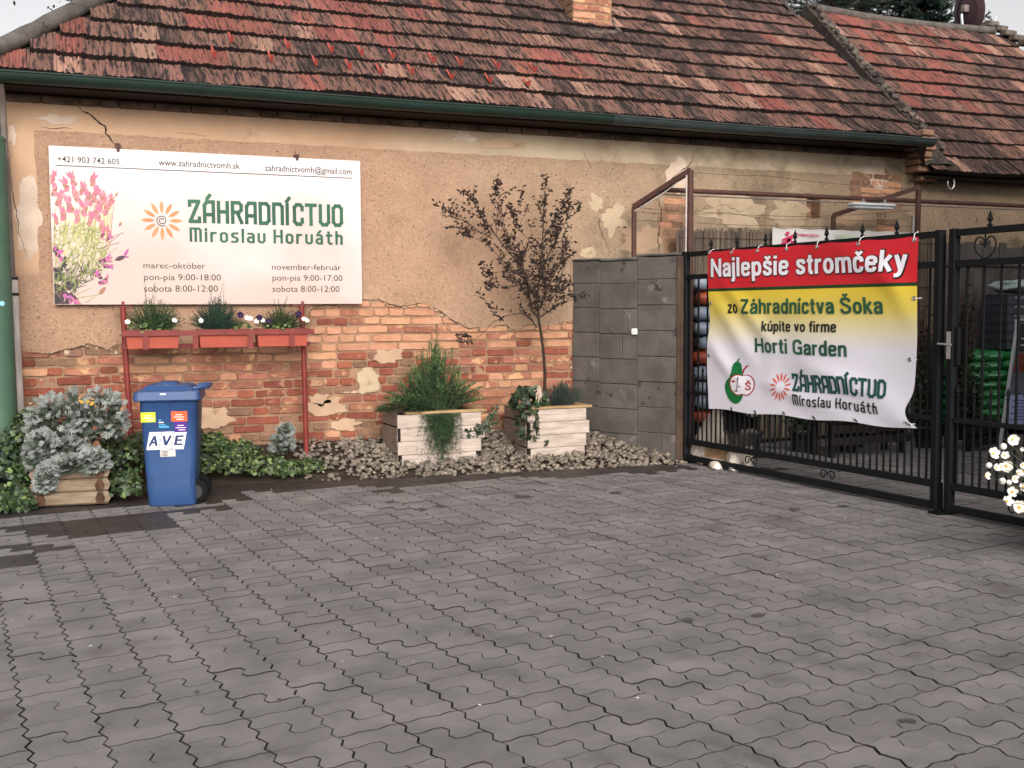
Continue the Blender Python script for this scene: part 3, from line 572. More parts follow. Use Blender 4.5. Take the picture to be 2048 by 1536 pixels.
# hand-made bricks: eight worn shapes in four colourings
def brick_shape(seed, w):
    r = random.Random(seed); h = .062; mb = MB(); ring = []; c = .012
    for (x, z) in ((c, 0), (w/2, 0), (w-c, 0), (w, c), (w, h-c), (w-c, h), (w/2, h), (c, h), (0, h-c), (0, c)): ring.append((x+r.uniform(-.0045, .0045), z+r.uniform(-.0045, .0045)))
    n = len(ring); cx, cz = w/2, h/2; L = [(x, .05, z) for x, z in ring]+[(x, .007, z) for x, z in ring]
    L += [(cx+(x-cx)*.968+r.uniform(-.002, .002), r.uniform(-.003, .005), cz+(z-cz)*.90) for x, z in ring]
    fs = [tuple(range(3*n-1, 2*n-1, -1))]
    for k in (0, 1): fs += [(k*n+i, (k+1)*n+i, (k+1)*n+(i+1) % n, k*n+(i+1) % n) for i in range(n)]
    mb.add(L, fs); return mb
BW = {'s': .285, 'h': .138}; bshape = {(k, s): brick_shape(s+(9 if k == 'h' else 0), BW[k]) for k in 'sh' for s in range(4)}; bmesh_c = {}
def bmesh_get(k, s, m):
    if (k, s, m) not in bmesh_c: bmesh_c[(k, s, m)] = bshape[(k, s)].mesh('brick', m)
    return bmesh_c[(k, s, m)]
def patch_at(x, z):        # places where smeared mortar hides the bricks
    return any(((x-a)/ra)**2+((z-b)/rb)**2 < 1 for a, b, ra, rb in SMEAR)
SM = [(735, 762, 24, 22), (655, 815, 42, 16), (690, 850, 28, 12), (640, 800, 20, 14), (778, 712, 28, 14), (425, 835, 36, 22)]
SMEAR = []
for px, py, rx, ry in SM: c = W(px, py); SMEAR.append((c.x, c.z, rx/228, ry/228))
nb = 0; bricks = []
for c in range(22):
    z = .045+c*.0805; row = 's' if c % 2 else 'h'; x = XL+.012-(.07 if c % 2 else 0)+rnd.uniform(0, .03); k = c
    while x < 5.0:
        kind = rnd.choice('sshh') if rnd.random() < .5 else ('s' if (k % 2) else 'h'); k += 1; w = BW[kind]
        sx = rnd.uniform(.93, 1.06); xx = max(x, XL+.004); cx = x+w*sx/2
        if z+.03 < ztop(cx)+.03 and z+.062 > bedz(cx, YW) - .02 and not patch_at(cx, z+.03): bricks.append((cx, xx, z, kind, sx))
        x += w*sx+rnd.uniform(.010, .018)
for cx, xx, z, kind, sx in bricks:
    topz = ztop(cx); d = topz-z; pale = 0
    if cx > 2.1: pale = (1.44-.10*(cx-2.1)+.06*noise.noise(V((cx*1.5, 5, 0)))) < z+.34 and z > 1.03+.13*noise.noise(V((cx*2, 0, 0)))
    rr = rnd.random(); nn = noise.noise(V((cx*1.3, z*2.5, 7)))
    if pale: m = 'brick_pale' if rr > .2 else ('brick_mid' if rr > .08 else 'brick_red')
    elif z < .42: m = 'brick_dirty' if rr < .55 else ('brick_red' if rr < .8 else 'brick_pale')
    elif nn > .22: m = 'brick_pale' if rr < .5 else 'brick_mid'
    else: m = 'brick_red' if rr < .56 else ('brick_mid' if rr < .82 else ('brick_pale' if rr < .86 else 'brick_dirty'))
    mw = Matrix.Translation((xx, YW+.004+rnd.uniform(-.004, .006)+(rnd.uniform(.003, .010) if rnd.random() < .25 else 0), z+rnd.uniform(-.004, .004)+.006*noise.noise(V((cx*.8, 0, 0))))) @ Matrix.Rotation(rnd.gauss(0, .012), 4, 'Y') @ Matrix.Diagonal((sx, 1, rnd.uniform(.95, 1.06), 1))
    bricks[nb] = (m, kind, rnd.randrange(4), mw); nb += 1
bricks = bricks[:nb]; bricks.sort(key=lambda b: abs(b[3].translation.x-1.2)+ (0 if b[3].translation.z > .3 else 1.5))
bf = {}
for i, (m, kind, s, mw) in enumerate(bricks):
    if i < 300: place('brick', bmesh_get(kind, s, m), mw, house)
    else:
        b = bf.setdefault(m, MB()); b.add([mw @ V(v) for v in bshape[(kind, s)].v], bshape[(kind, s)].f)
if bf:
    ks = list(bf); allb = MB()
    for i, k in enumerate(ks): allb.add(bf[k].v, bf[k].f, i)
    allb.build('brick_field', ks, house, kind='stuff')
def rag(cx, cz, rx, rz, seed, n=46, amp=.28):
    n = 46
    out = []
    for k in range(n):
        t = 2*math.pi*k/n; q = 1+amp*(noise.noise(V((math.cos(t)*1.6+seed*3.1, math.sin(t)*1.6, seed)))*1.7+noise.noise(V((math.cos(t)*3.1, math.sin(t)*3.1+seed, 2)))*.55+noise.noise(V((math.cos(t)*11, math.sin(t)*11+seed, 5)))*.22); out.append((cx+rx*q*math.cos(t), cz+rz*q*math.sin(t)))
    return out
def patch(px, py, rx, ry, m, seed, th=.006, name='plaster_patch', sc=228, y=YW, amp=.28):
    c = W(px, py, y); mb = MB(); o = rag(c.x, c.z, rx/sc, ry/sc, seed, amp=amp*1.25); n = len(o)
    i_ = [(c.x+(x-c.x)*.94, c.z+(z-c.z)*.92) for x, z in o]
    L = [(x, y+.01, z) for x, z in o]+[(x, y-th*.4, z) for x, z in o]+[(x, y-th, z) for x, z in i_]
    fs = [tuple(range(3*n-1, 2*n-1, -1))]
    for k in (0, 1): fs += [(k*n+i, (k+1)*n+i, (k+1)*n+(i+1) % n, k*n+(i+1) % n) for i in range(n)]
    mb.add(L, fs); return mb.build(name, m, house)
for i, (px, py, rx, ry) in enumerate(SM): patch(px, py, rx*1.08, ry*1.1, 'smooth_patch' if i else 'smooth_patch_pale', i+1, .007, y=YW+.004)
for i, (px, py, rx, ry, m) in enumerate([(1228, 440, 27, 24, 'smooth_patch_pale'), (1192, 406, 15, 12, 'smooth_patch_pale'), (1176, 506, 15, 12, 'smooth_patch_pale'), (1362, 352, 26, 34, 'white_patch'), (1752, 352, 26, 30, 'white_patch'),
        (1462, 424, 66, 26, 'smooth_patch_pale'), (1580, 424, 42, 28, 'smooth_patch_pale'), (1285, 480, 40, 26, 'smooth_patch'), (56, 440, 22, 66, 'white_patch'), (118, 238, 34, 9, 'white_patch'), (24, 272, 8, 16, 'white_patch'),
        (928, 275, 24, 10, 'white_patch'), (1000, 287, 46, 8, 'smooth_patch'), (1700, 440, 30, 12, 'smooth_patch')]):
    sc = 240-px*.045; patch(px, py, rx, ry, m, 20+i, .004, sc=sc, amp=.35)
# bare brick showing through at the top of the yard wall
def patch_bricks(px0, py0, px1, py1, n, m=('brick_dirty', 'brick_pale')):
    a = W(px0, py0); b = W(px1, py1); z = min(a.z, b.z); rowk = 0
    while z < max(a.z, b.z):
        x = a.x+rnd.uniform(-.03, .09)
        while x < b.x-.08:
            kind = rnd.choice('hs'); 
            if x+BW[kind] < b.x+.06: place('brick', bmesh_get(kind, rnd.randrange(4), rnd.choice(m)), Matrix.Translation((x, YW-.008, z)) @ Matrix.Rotation(rnd.gauss(0, .02), 4, 'Y'), yard_brick)
            x += BW[kind]+.014
        z += .08; rowk += 1
yb2 = MB(); yard_brick = MB(); p1 = W(1322, 520); p2 = W(1372, 392)
wall_panel(yard_brick, rag((p1.x+p2.x)/2, (p1.z+p2.z)/2, .17, .38, 61, 30, .2), YW-.003, YW)
p3 = W(1740, 380)
wall_panel(yb2, rag(p3.x+.05, p3.z, .42, .24, 63, 30, .3), YW-.003, YW)
yard_brick = yard_brick.build('bare_brick_patch', 'mortar', house); yb2.build('bare_brick_patch', 'mortar', house)
patch_bricks(1322, 516, 1372, 392, 0); patch_bricks(1695, 412, 1800, 350, 0); patch_bricks(1745, 462, 1790, 430, 0)
ce = MB()
for i, (x, z) in enumerate(BR):
    if x > 4.8: break
    for k in range(2):
        ce.add(*blob((x+rnd.uniform(-.03, .03), YW+.006+rnd.uniform(0, .008), z-rnd.uniform(-.012, .014)), rnd.uniform(.008, .022), 1, .3, i*2+k, (1.3, .5, .8)))
ce.build('crumbled_edge', 'smooth_patch', house, kind='stuff')
# cracks: flat dark jagged strips, the shade of their depth painted in
def crack(pts, w=.006, jag=4):
    mb = MB(); P = []
    for (a, b), (c, d) in zip(pts, pts[1:]):
        n = max(2, int(math.hypot(c-a, d-b)/6))
        for k in range(n): t = k/n; P.append((a+(c-a)*t+rnd.uniform(-jag, jag)*.5, b+(d-b)*t+rnd.uniform(-jag, jag)*.5))
    P.append(pts[-1]); Q = [W(x, y, YW-.0045) for x, y in P]; n = len(Q); L = []
    for i, q in enumerate(Q):
        ww = w*(.25+.75*math.sin(math.pi*(i+.5)/n))*rnd.uniform(.5, 1.2); d = (Q[min(i+1, n-1)]-Q[max(i-1, 0)]).normalized(); a = V((-d.z, 0, d.x))*ww/2; L += [q+a, q-a]
    mb.add(L, [(2*i, 2*i+1, 2*i+3, 2*i+2) for i in range(n-1)]); mb.build('crack', 'crack_dark', house)
for c_, w_ in (([(155, 208), (163, 222), (186, 232), (195, 242), (211, 252), (213, 268), (222, 280), (232, 290)], .017), ([(724, 600), (742, 602), (760, 600), (790, 612), (815, 612), (850, 604), (862, 596)], .008),
              ([(868, 614), (905, 640), (930, 655), (960, 657)], .010), ([(990, 652), (1012, 650), (1034, 664)], .007), ([(1040, 658), (1062, 648), (1085, 650)], .006), ([(44, 704), (104, 707), (180, 688), (215, 700), (232, 690), (240, 668)], .009),
              ([(622, 618), (640, 612), (700, 606)], .006), ([(1386, 310), (1380, 330), (1360, 342), (1344, 356)], .012), ([(1318, 392), (1322, 430), (1316, 470), (1318, 512)], .014), ([(1205, 420), (1198, 450), (1210, 480), (1222, 505)], .008),
              ([(1160, 286), (1172, 318), (1186, 340)], .004), ([(1240, 300), (1222, 322)], .004), ([(1790, 330), (1806, 345), (1798, 372), (1812, 392)], .012), ([(1724, 336), (1735, 362), (1758, 384)], .007), ([(80, 254), (110, 258), (150, 256)], .005),
              ([(350, 264), (420, 272)], .003), ([(1600, 378), (1616, 388), (1622, 384)], .006), ([(1420, 420), (1450, 408), (1480, 425), (1505, 412)], .006), ([(20, 300), (24, 380), (40, 470), (58, 520)], .006)): crack(c_, w_)
# eaves: brick course, dark boarding
ev = MB(); x = XL
while x < XR-.1:
    w = rnd.choice((.14, .285)); ev.cbox((x, YW-.032-rnd.random()*.006, 3.19), (min(x+w, XR), YW+.04, 3.25), .006); x += w+.012
ev.build('cornice_course', 'cornice_dark', house)
so = MB(); so.box((XL-.2, 9.47, 3.262), (9.0, YW+.1, 3.285)); so.box((XL-.2, 9.452, 3.25), (9.0, 9.469, 3.36)); so.build('eave_boarding', 'eave_wood', house)
# roof 1
C4, S4 = math.cos(R(40)), math.sin(R(40)); E1 = V((0, 9.5, 3.40))
def sag(x, v): return .022*noise.noise(V((x*.55, v*.7, 4)))+.008*noise.noise(V((x*2.2, v*2, 9)))
TP = [(0, .013), (.018, .014), (.026, .002), (.050, .0), (.058, .009), (.070, .009), (.078, .0), (.100, .0), (.108, .008), (.118, .008), (.126, .0), (.148, .0), (.156, .009), (.168, .009), (.176, .002), (.186, .012), (.2, .013)]
def tile_shape(seed=0, L_=.375, w=.2):
    r = random.Random(seed); mb = MB(); L = []
    for (x, h) in TP: L.append((x, .006, .010+h-.022))
    jg = [r.random()*.010 for _ in TP]
    for i, (x, h) in enumerate(TP): L.append((x, -jg[i], .050+h-r.random()*.004))
    for (x, h) in TP: L.append((x, L_, .004+h*.9))
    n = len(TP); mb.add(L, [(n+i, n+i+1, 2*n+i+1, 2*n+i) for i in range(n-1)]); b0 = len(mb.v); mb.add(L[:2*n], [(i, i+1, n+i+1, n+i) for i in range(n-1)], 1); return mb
TS = [tile_shape(s) for s in range(3)]; TMESH = {}
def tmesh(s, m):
    if (s, m) not in TMESH: TMESH[(s, m)] = TS[s].mesh('roof_tile', [m, 'tile_lip_shade'])
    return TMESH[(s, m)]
def roof_mw(E, c, s, x, v, dz=0):
    b = Matrix(((1, 0, 0, x), (0, c, -s, E.y+c*v-s*dz), (0, s, c, E.z+s*v+c*dz), (0, 0, 0, 1)))
    return b @ Matrix.Rotation(rnd.gauss(0, .012), 4, 'Z') @ Matrix.Rotation(rnd.gauss(0, .007), 4, 'X') @ Matrix.Rotation(rnd.gauss(0, .006), 4, 'Y')
def tile_tone(x, v, which):
    n = noise.noise(V((x*.9, v*1.1, 20+which))); r = rnd.random(); q = n*.9+(r-.5)*.9
    if which == 1:
        dark = .10*(x-4)+(.3 if v < .6 else 0); q -= dark*.35
        if x < 2.6: q += .12
    else: q += .25-(.55 if v < 1.0 else 0)-.22*max(0, x-11.2)
    return 'tile_red' if q > .34 else ('tile_pale' if q > .2 and r > .6 else ('tile_old' if q > -.28 else 'tile_dark'))
def lay(E, c, s, rows, xmin, xmax, which, off, parent, cap=300):
    L = []
    for k in range(rows):
        v = off+.325*k; x = xmin(v)-(.1 if k % 2 else 0)*0-rnd.random()*.02
        while x < xmax(v)-.05:
            L.append((x, v)); x += .198
    P = []
    for x, v in L:
        mw = roof_mw(E, c, s, x, v+rnd.gauss(0, .006)+.012*noise.noise(V((x*1.4, v, 1))), sag(x, v)); p = mw.translation
        if not seen(p, 200): continue
        P.append((proj(p)[2], mw, tile_tone(x, v, which), rnd.randrange(3), seen(p, 10)))
    P.sort(key=lambda t: (not t[4], t[0])); fld = {}
    for i, (d, mw, m, sd_, sn) in enumerate(P):
        if i < cap: place('roof_tile', tmesh(sd_, m), mw, parent)
        else:
            b = fld.setdefault(m+'_field', MB()); n_ = len(b.v); b.v += [tuple(mw @ V(v)) for v in TS[sd_].v]; b.f += [[n_+i for i in f] for f in TS[sd_].f]; b.m += TS[sd_].m; b.sm += TS[sd_].sm
    if fld:
        a = MB(); ks = list(fld)
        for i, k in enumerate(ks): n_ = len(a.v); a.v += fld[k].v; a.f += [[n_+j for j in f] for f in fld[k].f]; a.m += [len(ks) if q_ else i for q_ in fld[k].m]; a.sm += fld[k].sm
        a.build('roof_tile_field', ks+['tile_lip_shade'], parent, kind='stuff')
def hipx(v): y = E1.y+C4*v; return -.333+(y-9.636)*.955
lay(E1, C4, S4, 15, lambda v: hipx(v+.30)-.02, lambda v: 8.96, 1, -.10, house)
def onroof(E, c, s, x, v, h=0): return V((x, E.y+c*v-s*h, E.z+s*v+c*h))
dk = MB(); q = [onroof(E1, C4, S4, hipx(-.06), -.06, -.02), onroof(E1, C4, S4, 9.0, -.06, -.02), onroof(E1, C4, S4, 9.0, 4.9, -.02), onroof(E1, C4, S4, hipx(4.9), 4.9, -.02)]
dk.prism(q, (0, S4*.03, -C4*.03)); q2 = [q[0], q[3], V((q[3].x, q[3].y+.02, q[3].z)), V((XL-.25, 13.2, 3.3))]; dk.add([q[0], q[3], V((XL-.25, q[3].y+4, 3.3))], [(0, 1, 2)]); dk.build('roof_deck', 'roof_deck', house)
rm = MB(); pts = [onroof(E1, C4, S4, hipx(v)-.03, v, .035+.01*noise.noise(V((v*3, 0, 0)))) for v in [-.12+.12*i for i in range(42)]]
rm.tube(pts, [.075+.012*noise.noise(V((i*.9, 2, 0))) for i in range(42)], 10); rm.build('hip_ridge', 'ridge_mortar', house)
# snow guards
for px, py in ((462,85),(575,98),(662,106),(722,111),(785,118),(865,125),(920,132),(995,137),(1068,144),(428,115),(542,124),(631,132),(698,139),(760,149),(823,149),(902,159),(979,166),(1055,173)):
    p = ONP(px, py, (0, E1.y-S4*.05, E1.z+C4*.05), V((0, -S4, C4))); sg = MB(); mwg = Matrix(((1, 0, 0, p.x), (0, C4, -S4, p.y), (0, S4, C4, p.z), (0, 0, 0, 1)))
    sg.box((-.009, -.02, .012), (.009, .17, .016)); sg.prism([(-.013, -.02, .016), (.013, -.02, .016), (.013, -.02, .075), (-.013, -.02, .075)], (0, .004, 0)); sg.prism([(-.002, -.016, .016), (-.002, -.016, .08), (-.002, .06, .016)], (.004, 0, 0))
    sg.v = [mwg @ V(v) for v in sg.v]; sg.build('snow_guard', 'snow_guard_red', house)
# gutter: two lengths with straps
def gutter(x0, x1, m, capend=False):
    mb = MB(); n = 11; L = []; xs = [x0+(x1-x0)*i/24 for i in range(25)]
    for x in xs:
        zz = 3.335+.004*math.sin(x*1.7)
        for rr in (.078, .072):
            for j in range(n):
                t = math.pi*j/(n-1); L.append((x, 9.405-rr*math.cos(t), zz-rr*math.sin(t)))
    for i in range(24):
        a = i*2*n; b = a+2*n
        for j in range(n-1):
            mb_f = [(a+j, b+j, b+j+1, a+j+1), (a+n+j, a+n+j+1, b+n+j+1, b+n+j)]
            for f in mb_f: mb.f.append(list(f)); mb.m.append(0); mb.sm.append(True)
    mb.v = [tuple(v) for v in L]; mb.tube([(x, 9.405-.078, 3.335+.004*math.sin(x*1.7)) for x in xs], .0085, 6)
    for xe in ([x1] if capend else []): mb.prism([(xe, 9.405-.079*math.cos(math.pi*j/10), 3.338-.079*math.sin(math.pi*j/10)) for j in range(11)], (.004, 0, 0))
    return mb.build('gutter', m, house)
gutter(-.62, 5.06, 'gutter_green'); gutter(5.06, 9.13, 'gutter_grey', True)
for px in (152, 405, 650, 868, 1085, 1245, 1420, 1572, 1715, 1835):
    x = W(px, 200, 9.33).x; st = MB(); st.v = []
    for rr in (.083, .079):
        for xx in (x-.012, x+.012):
            for j in range(9): t = math.pi*j/8; st.v.append((xx, 9.405-rr*math.cos(t), 3.337-rr*math.sin(t)))
    for a, b in ((0, 9), (18, 27)):
        for j in range(8): st.f.append([a+j, b+j, b+j+1, a+j+1]); st.m.append(0); st.sm.append(True)
    st.build('gutter_strap', 'gutter_green' if x < 5.06 else 'gutter_grey', house)
# chimney
ch = MB(); ch.box((5.405, 10.93, 4.2), (5.885, 11.4, 6.4)); ch = ch.build('chimney', 'mortar', house)
for k in range(16):
    z = 4.46+k*.081; x = 5.40
    for w, kd in (((.285, 's'), (.19, 'h')) if k % 2 else ((.19, 'h'), (.285, 's'))):
        place('brick', bmesh_get(kd, rnd.randrange(4), rnd.choice(('brick_pale', 'brick_mid', 'brick_mid', 'brick_pale'))), Matrix.Translation((x, 10.922, z)) @ Matrix.Diagonal((w/BW[kd]*.97, 1, 1, 1)), ch)
        x += w+.005
    y = 10.94
    for w, kd in (((.19, 'h'), (.27, 's')) if k % 2 else ((.27, 's'), (.19, 'h'))):
        place('brick', bmesh_get(kd, rnd.randrange(4), 'brick_dirty'), Matrix.Translation((5.398, y+w, z)) @ Matrix.Rotation(R(-90), 4, 'Z') @ Matrix.Diagonal((w/BW[kd]*.96, 1, 1, 1)), ch); y += w+.005  # left face uses only the darker brick, the front the paler ones
fl = MB(); fl.tube([(5.34, 10.86, 4.54), (5.6, 10.80, 4.50), (5.95, 10.86, 4.55), (5.95, 11.2, 4.86)], [.03, .045, .04, .03], 6); fl.build('chimney_flashing', 'verge_mortar', house)
# rubble strip between the two roofs
vg = MB(); N1, N2 = 60, 8
for i in range(N1+1):
    v = -.15+4.9*i/N1
    for j in range(N2+1):
        x = 8.955+.66*j/N2; st_ = max(0, min(1, (x-9.05)/.10)); h = .02-.28*st_*st_*(3-2*st_)+.045*noise.noise(V((x*7, v*7, 1)))+.03*noise.noise(V((x*17, v*17, 3))); vg.v.append(tuple(onroof(E1, C4, S4, x, v, h)))
for i in range(N1):
    for j in range(N2): a = i*(N2+1)+j; vg.f.append([a, a+1, a+N2+2, a+N2+1]); vg.m.append(0); vg.sm.append(False)
vg.build('verge_rubble', 'verge_dark', house)
gb = MB()
for k, (z, dx) in enumerate(((3.02, .02), (3.1, .06), (3.18, .03), (3.26, .08), (3.34, .05), (3.42, .02))): gb.cbox((9.16-dx*.2, 9.62-k*.012, z), (9.30+dx, YW+.1, z+.068), .01)
gb.cbox((9.28, 9.7, 2.93), (9.52, YW+.05, 2.985), .012); gb.build('corbel_brick', 'brick_dirty', house)

# ------------------------------------------------------------------ the lower house next door
h2 = thing('outbuilding', 'lower red tiled outbuilding joined to the right end of the farmhouse', 'house', (11.5, YW, 0))
w2 = MB(); w2.box((XR+.004, YW+.03, 0), (15.5, YW+.5, 3.2)); w2.build('render_coat', 'old_render', h2)
C2, S2 = math.cos(R(43.5)), math.sin(R(43.5)); E2 = V((0, 9.60, 3.06))
lay(E2, C2, S2, 11, lambda v: 9.28 if v < .45 else 9.62, lambda v: 13.02+.05*v, 2, -.08, h2)
dk = MB(); q = [onroof(E2, C2, S2, 9.3, -.03, -.02), onroof(E2, C2, S2, 15, -.03, -.02), onroof(E2, C2, S2, 15, 3.5, -.02), onroof(E2, C2, S2, 9.6, 3.5, -.02)]
q[1].x = q[2].x = 13.2; dk.prism(q, (0, S2*.03, -C2*.03)); dk.box((9.3, 9.63, 2.96), (15.4, YW+.1, 2.98)); dk.build('roof_deck', 'roof_deck', h2)
x = 13.02
dk = MB(); q = [onroof(E2, C2, S2, 13.2, -.03, .0), onroof(E2, C2, S2, 16, -.03, .0), onroof(E2, C2, S2, 16, 2.9, .0), onroof(E2, C2, S2, 13.2, 2.9, .0)]; dk.prism(q, (0, S2*.03, -C2*.03)); dk.build('far_roof_slope', 'tile_dark_field', h2)
vm = MB()
uw = MB(); uw.prism([onroof(E2, C2, S2, 9.53, v_, h_) for v_, h_ in ((.1, -.6), (3.6, -.6), (3.6, .06), (.1, .06))], (.07, 0, 0)); uw.build('verge_upstand', 'verge_dark', h2)
for k in range(26):
    v = .30+k*.128; vm.add(*blob(onroof(E2, C2, S2, 9.60+rnd.uniform(-.012, .012), v, .09+rnd.uniform(-.012, .012)), .058, 2, .3, k, (1.1, .85, .8)))
    p = onroof(E2, C2, S2, 9.56, v, .02); vm.cbox((p.x-.02, p.y-.05, p.z-.05), (p.x+.08, p.y+.05, p.z+.05), .012)
for k in range(8): vm.cbox((12.95+k*.07-.05, 12.2-k*.10, 5.64-k*.085), (13.12+k*.07, 12.34-k*.10, 5.72-k*.085), .014)
vm.build('verge_mortar', 'verge_mortar', h2, kind='stuff')
rg = MB(); rg.tube([(9.55+3.45*i/20, 12.19, 5.57-.05*math.sin(math.pi*i/20)+.008*noise.noise(V((i, 0, 0)))) for i in range(21)], .06, 8); rg.build('ridge_tiles', 'ridge_mortar', h2)
hk = MB(); hk.tube([(9.62+.05*math.cos(t), 9.60, 2.90+.07*math.sin(t)) for t in [math.pi*(.9+1.3*i/10) for i in range(11)]], .011, 6); hk.build('gutter_hook', 'steel', h2)

# ------------------------------------------------------------------ signboard
YS = 9.775
sign = thing('signboard', 'large white printed signboard with lavender picture, green lettering and opening hours on the house wall', 'sign', (1.32, YW, 1.53))
sb = MB(); sb.cbox((0, YS, 1.525), (2.642, YS+.012, 2.84), .003); sb.build('panel', 'sign_print', sign)
fr = MB(); fr.box((.03, YS+.0125, 1.55), (2.61, YS+.062, 1.60)); fr.box((.03, YS+.0125, 2.76), (2.61, YS+.062, 2.81)); fr.box((.5, YS+.0125, 1.60), (.56, YS+.062, 2.76)); fr.box((2.0, YS+.0125, 1.60), (2.06, YS+.062, 2.76)); fr.build('batten_frame', 'eave_wood', sign)
for px, py, h in ((236, 297, .045), (594, 318, .03)):
    p = W(px, py, YS); cl = MB(); cl.box((p.x-.02, YS-.006, 2.842), (p.x+.02, YW-.002, 2.842+h)); cl.box((p.x-.012, YS-.006, 2.815), (p.x+.012, YS-.0015, 2.841)); cl.build('clip', 'iron_rust', sign)
for px in (246, 605):
    p = W(px, 608, YS); cl = MB(); cl.box((p.x-.012, YS-.008, 1.52), (p.x+.012, YS-.0015, 1.552)); cl.build('clip', 'rack_red', sign)
def wall_text(name, body, l, r_, base_l, base_r, cap_l, m, bold=0.0, stroke=None, lay_=0, parent=None, Y=YS):
    """left/right x, baseline y at both ends and cap-height y at the left end, in photograph pixels, give the place on the panel"""
    o = W(l, base_l, Y-.0016-lay_); a = W(r_, base_r, Y-.0016-lay_); c = W(l, cap_l, Y-.0016-lay_); z0 = (o.z+a.z)/2
    mb = MB()
    if stroke: vs, fs, lv = strokes(body, *stroke); mb.add([(o.x+(a.x-o.x)*x, o.y-lv[i]*.00006, z0+(c.z-o.z)*y) for i, (x, y) in enumerate(vs)], fs)
    else: vs, fs = text_flat(body, bold); mb.add([(o.x+(a.x-o.x)*x, o.y, z0+(c.z-o.z)*y) for x, y in vs], fs)
    return mb.build(name, m, parent or sign)
T = 'printed_text'
wall_text(T, '+421 903 742 605', 115, 239, 325, 327.5, 312.5, 'print_text', bold=.006)
wall_text(T, 'www.zahradnictvomh.sk', 317, 480, 331.5, 337, 318.5, 'print_text', bold=.006)
wall_text(T, 'zahradnictvomh@gmail.com', 530, 703.5, 342.5, 348, 329.5, 'print_text', bold=.006)
wall_text('printed_name', 'ZÁHRADNÍCTVO', 380, 683, 443.5, 449.5, 403.5, 'print_green', stroke=(.185, .27))
wall_text('printed_name', 'Miroslav Horváth', 382, 683, 482, 487.5, 457, 'print_green', stroke=(.165, .34))
wall_text(T, 'marec-október', 287, 411, 536.5, 537.5, 524, 'print_text')
wall_text(T, 'pon-pia 9:00-18:00', 288, 442, 560, 561, 547, 'print_text')
wall_text(T, 'sobota 8:00-12:00', 288, 436, 583, 583.5, 569.5, 'print_text')
wall_text(T, 'november-február', 544, 682.5, 539, 540.5, 527, 'print_text')
wall_text(T, 'pon-pia 9:00-17:00', 545, 685, 561, 562, 548.5, 'print_text')
wall_text(T, 'sobota 8:00-12:00', 545, 679, 583.5, 584, 570.5, 'print_text')
p = W(111, 330.5, YS); q = W(704, 357, YS); ln = MB(); ln.add([(p.x, YS-.0016, p.z-.004), (q.x, YS-.0016, p.z-.004), (q.x, YS-.0016, p.z+.003), (p.x, YS-.0016, p.z+.003)], [(0, 1, 2, 3)]); ln.build('printed_line', 'print_text', sign)
def sun_logo(c, r0, r1, w, n, ax, az, y, m):
    mb = MB()
    for k in range(n):
        t = 2*math.pi*k/n+math.pi/2; d = V((math.cos(t), math.sin(t))); s = V((-d.y, d.x)); L = []
        for u, ww in ((0, 0), (.25, .75), (.5, 1), (.75, .75), (1, 0), (.75, -.75), (.5, -1), (.25, -.75)):
            q = d*(r0+(r1-r0)*u)+s*w*ww/2; L.append((c[0]+q.x*ax, y, c[1]+q.y*az))
        mb.add(L, [tuple(range(8))])
    return mb
c = W(324, 441, YS); k = 1/238
sun_logo((c.x, c.z), 14*k, 41*k, 8*k, 12, 1, 1, YS-.0018, 'x').build('printed_sun', 'print_orange', sign)
spm = MB(); P = [(c.x+r*math.cos(t), c.z+r*math.sin(t)) for r, t in [((3+i*.42)*k, i*.55) for i in range(22)]]
for i, (a, b) in enumerate(zip(P, P[1:])):
    a = V(a); b = V(b); d = (b-a).normalized(); s_ = V((-d.y, d.x))*k*.85; spm.add([(q.x, YS-.0018-i*.00004, q.y) for q in (a-s_, b-s_, b+s_, a+s_)], [(0, 1, 2, 3)])
spm.build('printed_spiral', 'print_text', sign)
# the printed lavender: flat ink shapes in layers
LVM = ['lv_pink', 'lv_rose', 'lv_mauve', 'lv_brown', 'lv_dark', 'lv_green', 'lv_green2', 'lv_green3', 'lv_cream', 'lv_black']; LI = {m: i for i, m in enumerate(LVM)}
lv = MB(); lay_n = [0]
XMIN = .006
def ink(pts, m):
    lay_n[0] += 1; y = YS-.0014-lay_n[0]*.0000028; Q = [W(a, b, YS) for a, b in pts]
    zmin = 1.531
    lv.add([(max(XMIN, q.x), y, max(zmin, q.z)) for q in Q], [tuple(range(len(Q)))], LI[m])
def petal(x, y, L_, w, a, m):
    d = V((math.cos(a), -math.sin(a))); s_ = V((-d.y, d.x)); ink([tuple(V((x, y))+d*L_*u+s_*w*ww) for u, ww in ((0, .12), (.35, .5), (.7, .42), (1, .1), (1, -.1), (.7, -.4), (.35, -.5), (0, -.12))], m)
def stroke_px(a, b, w, m):
    a = V(a); b = V(b); d = (b-a).normalized(); s_ = V((-d.y, d.x))*w/2; ink([tuple(a-s_), tuple(b-s_*.5), tuple(b+s_*.5), tuple(a+s_)], m)
lr = random.Random(5)
for i in range(26): x = lr.uniform(104, 132); petal(x, lr.uniform(535, 606), lr.uniform(14, 30), lr.uniform(9, 16), lr.uniform(0, 6.3), lr.choice(('lv_black', 'lv_dark', 'lv_black')))
for i in range(60): x = lr.uniform(106, 222); stroke_px((x, lr.uniform(470, 500)), (x+lr.uniform(-6, 14), lr.uniform(385, 440)), 1.6, lr.choice(('lv_cream', 'lv_green', 'lv_cream', 'lv_brown')))
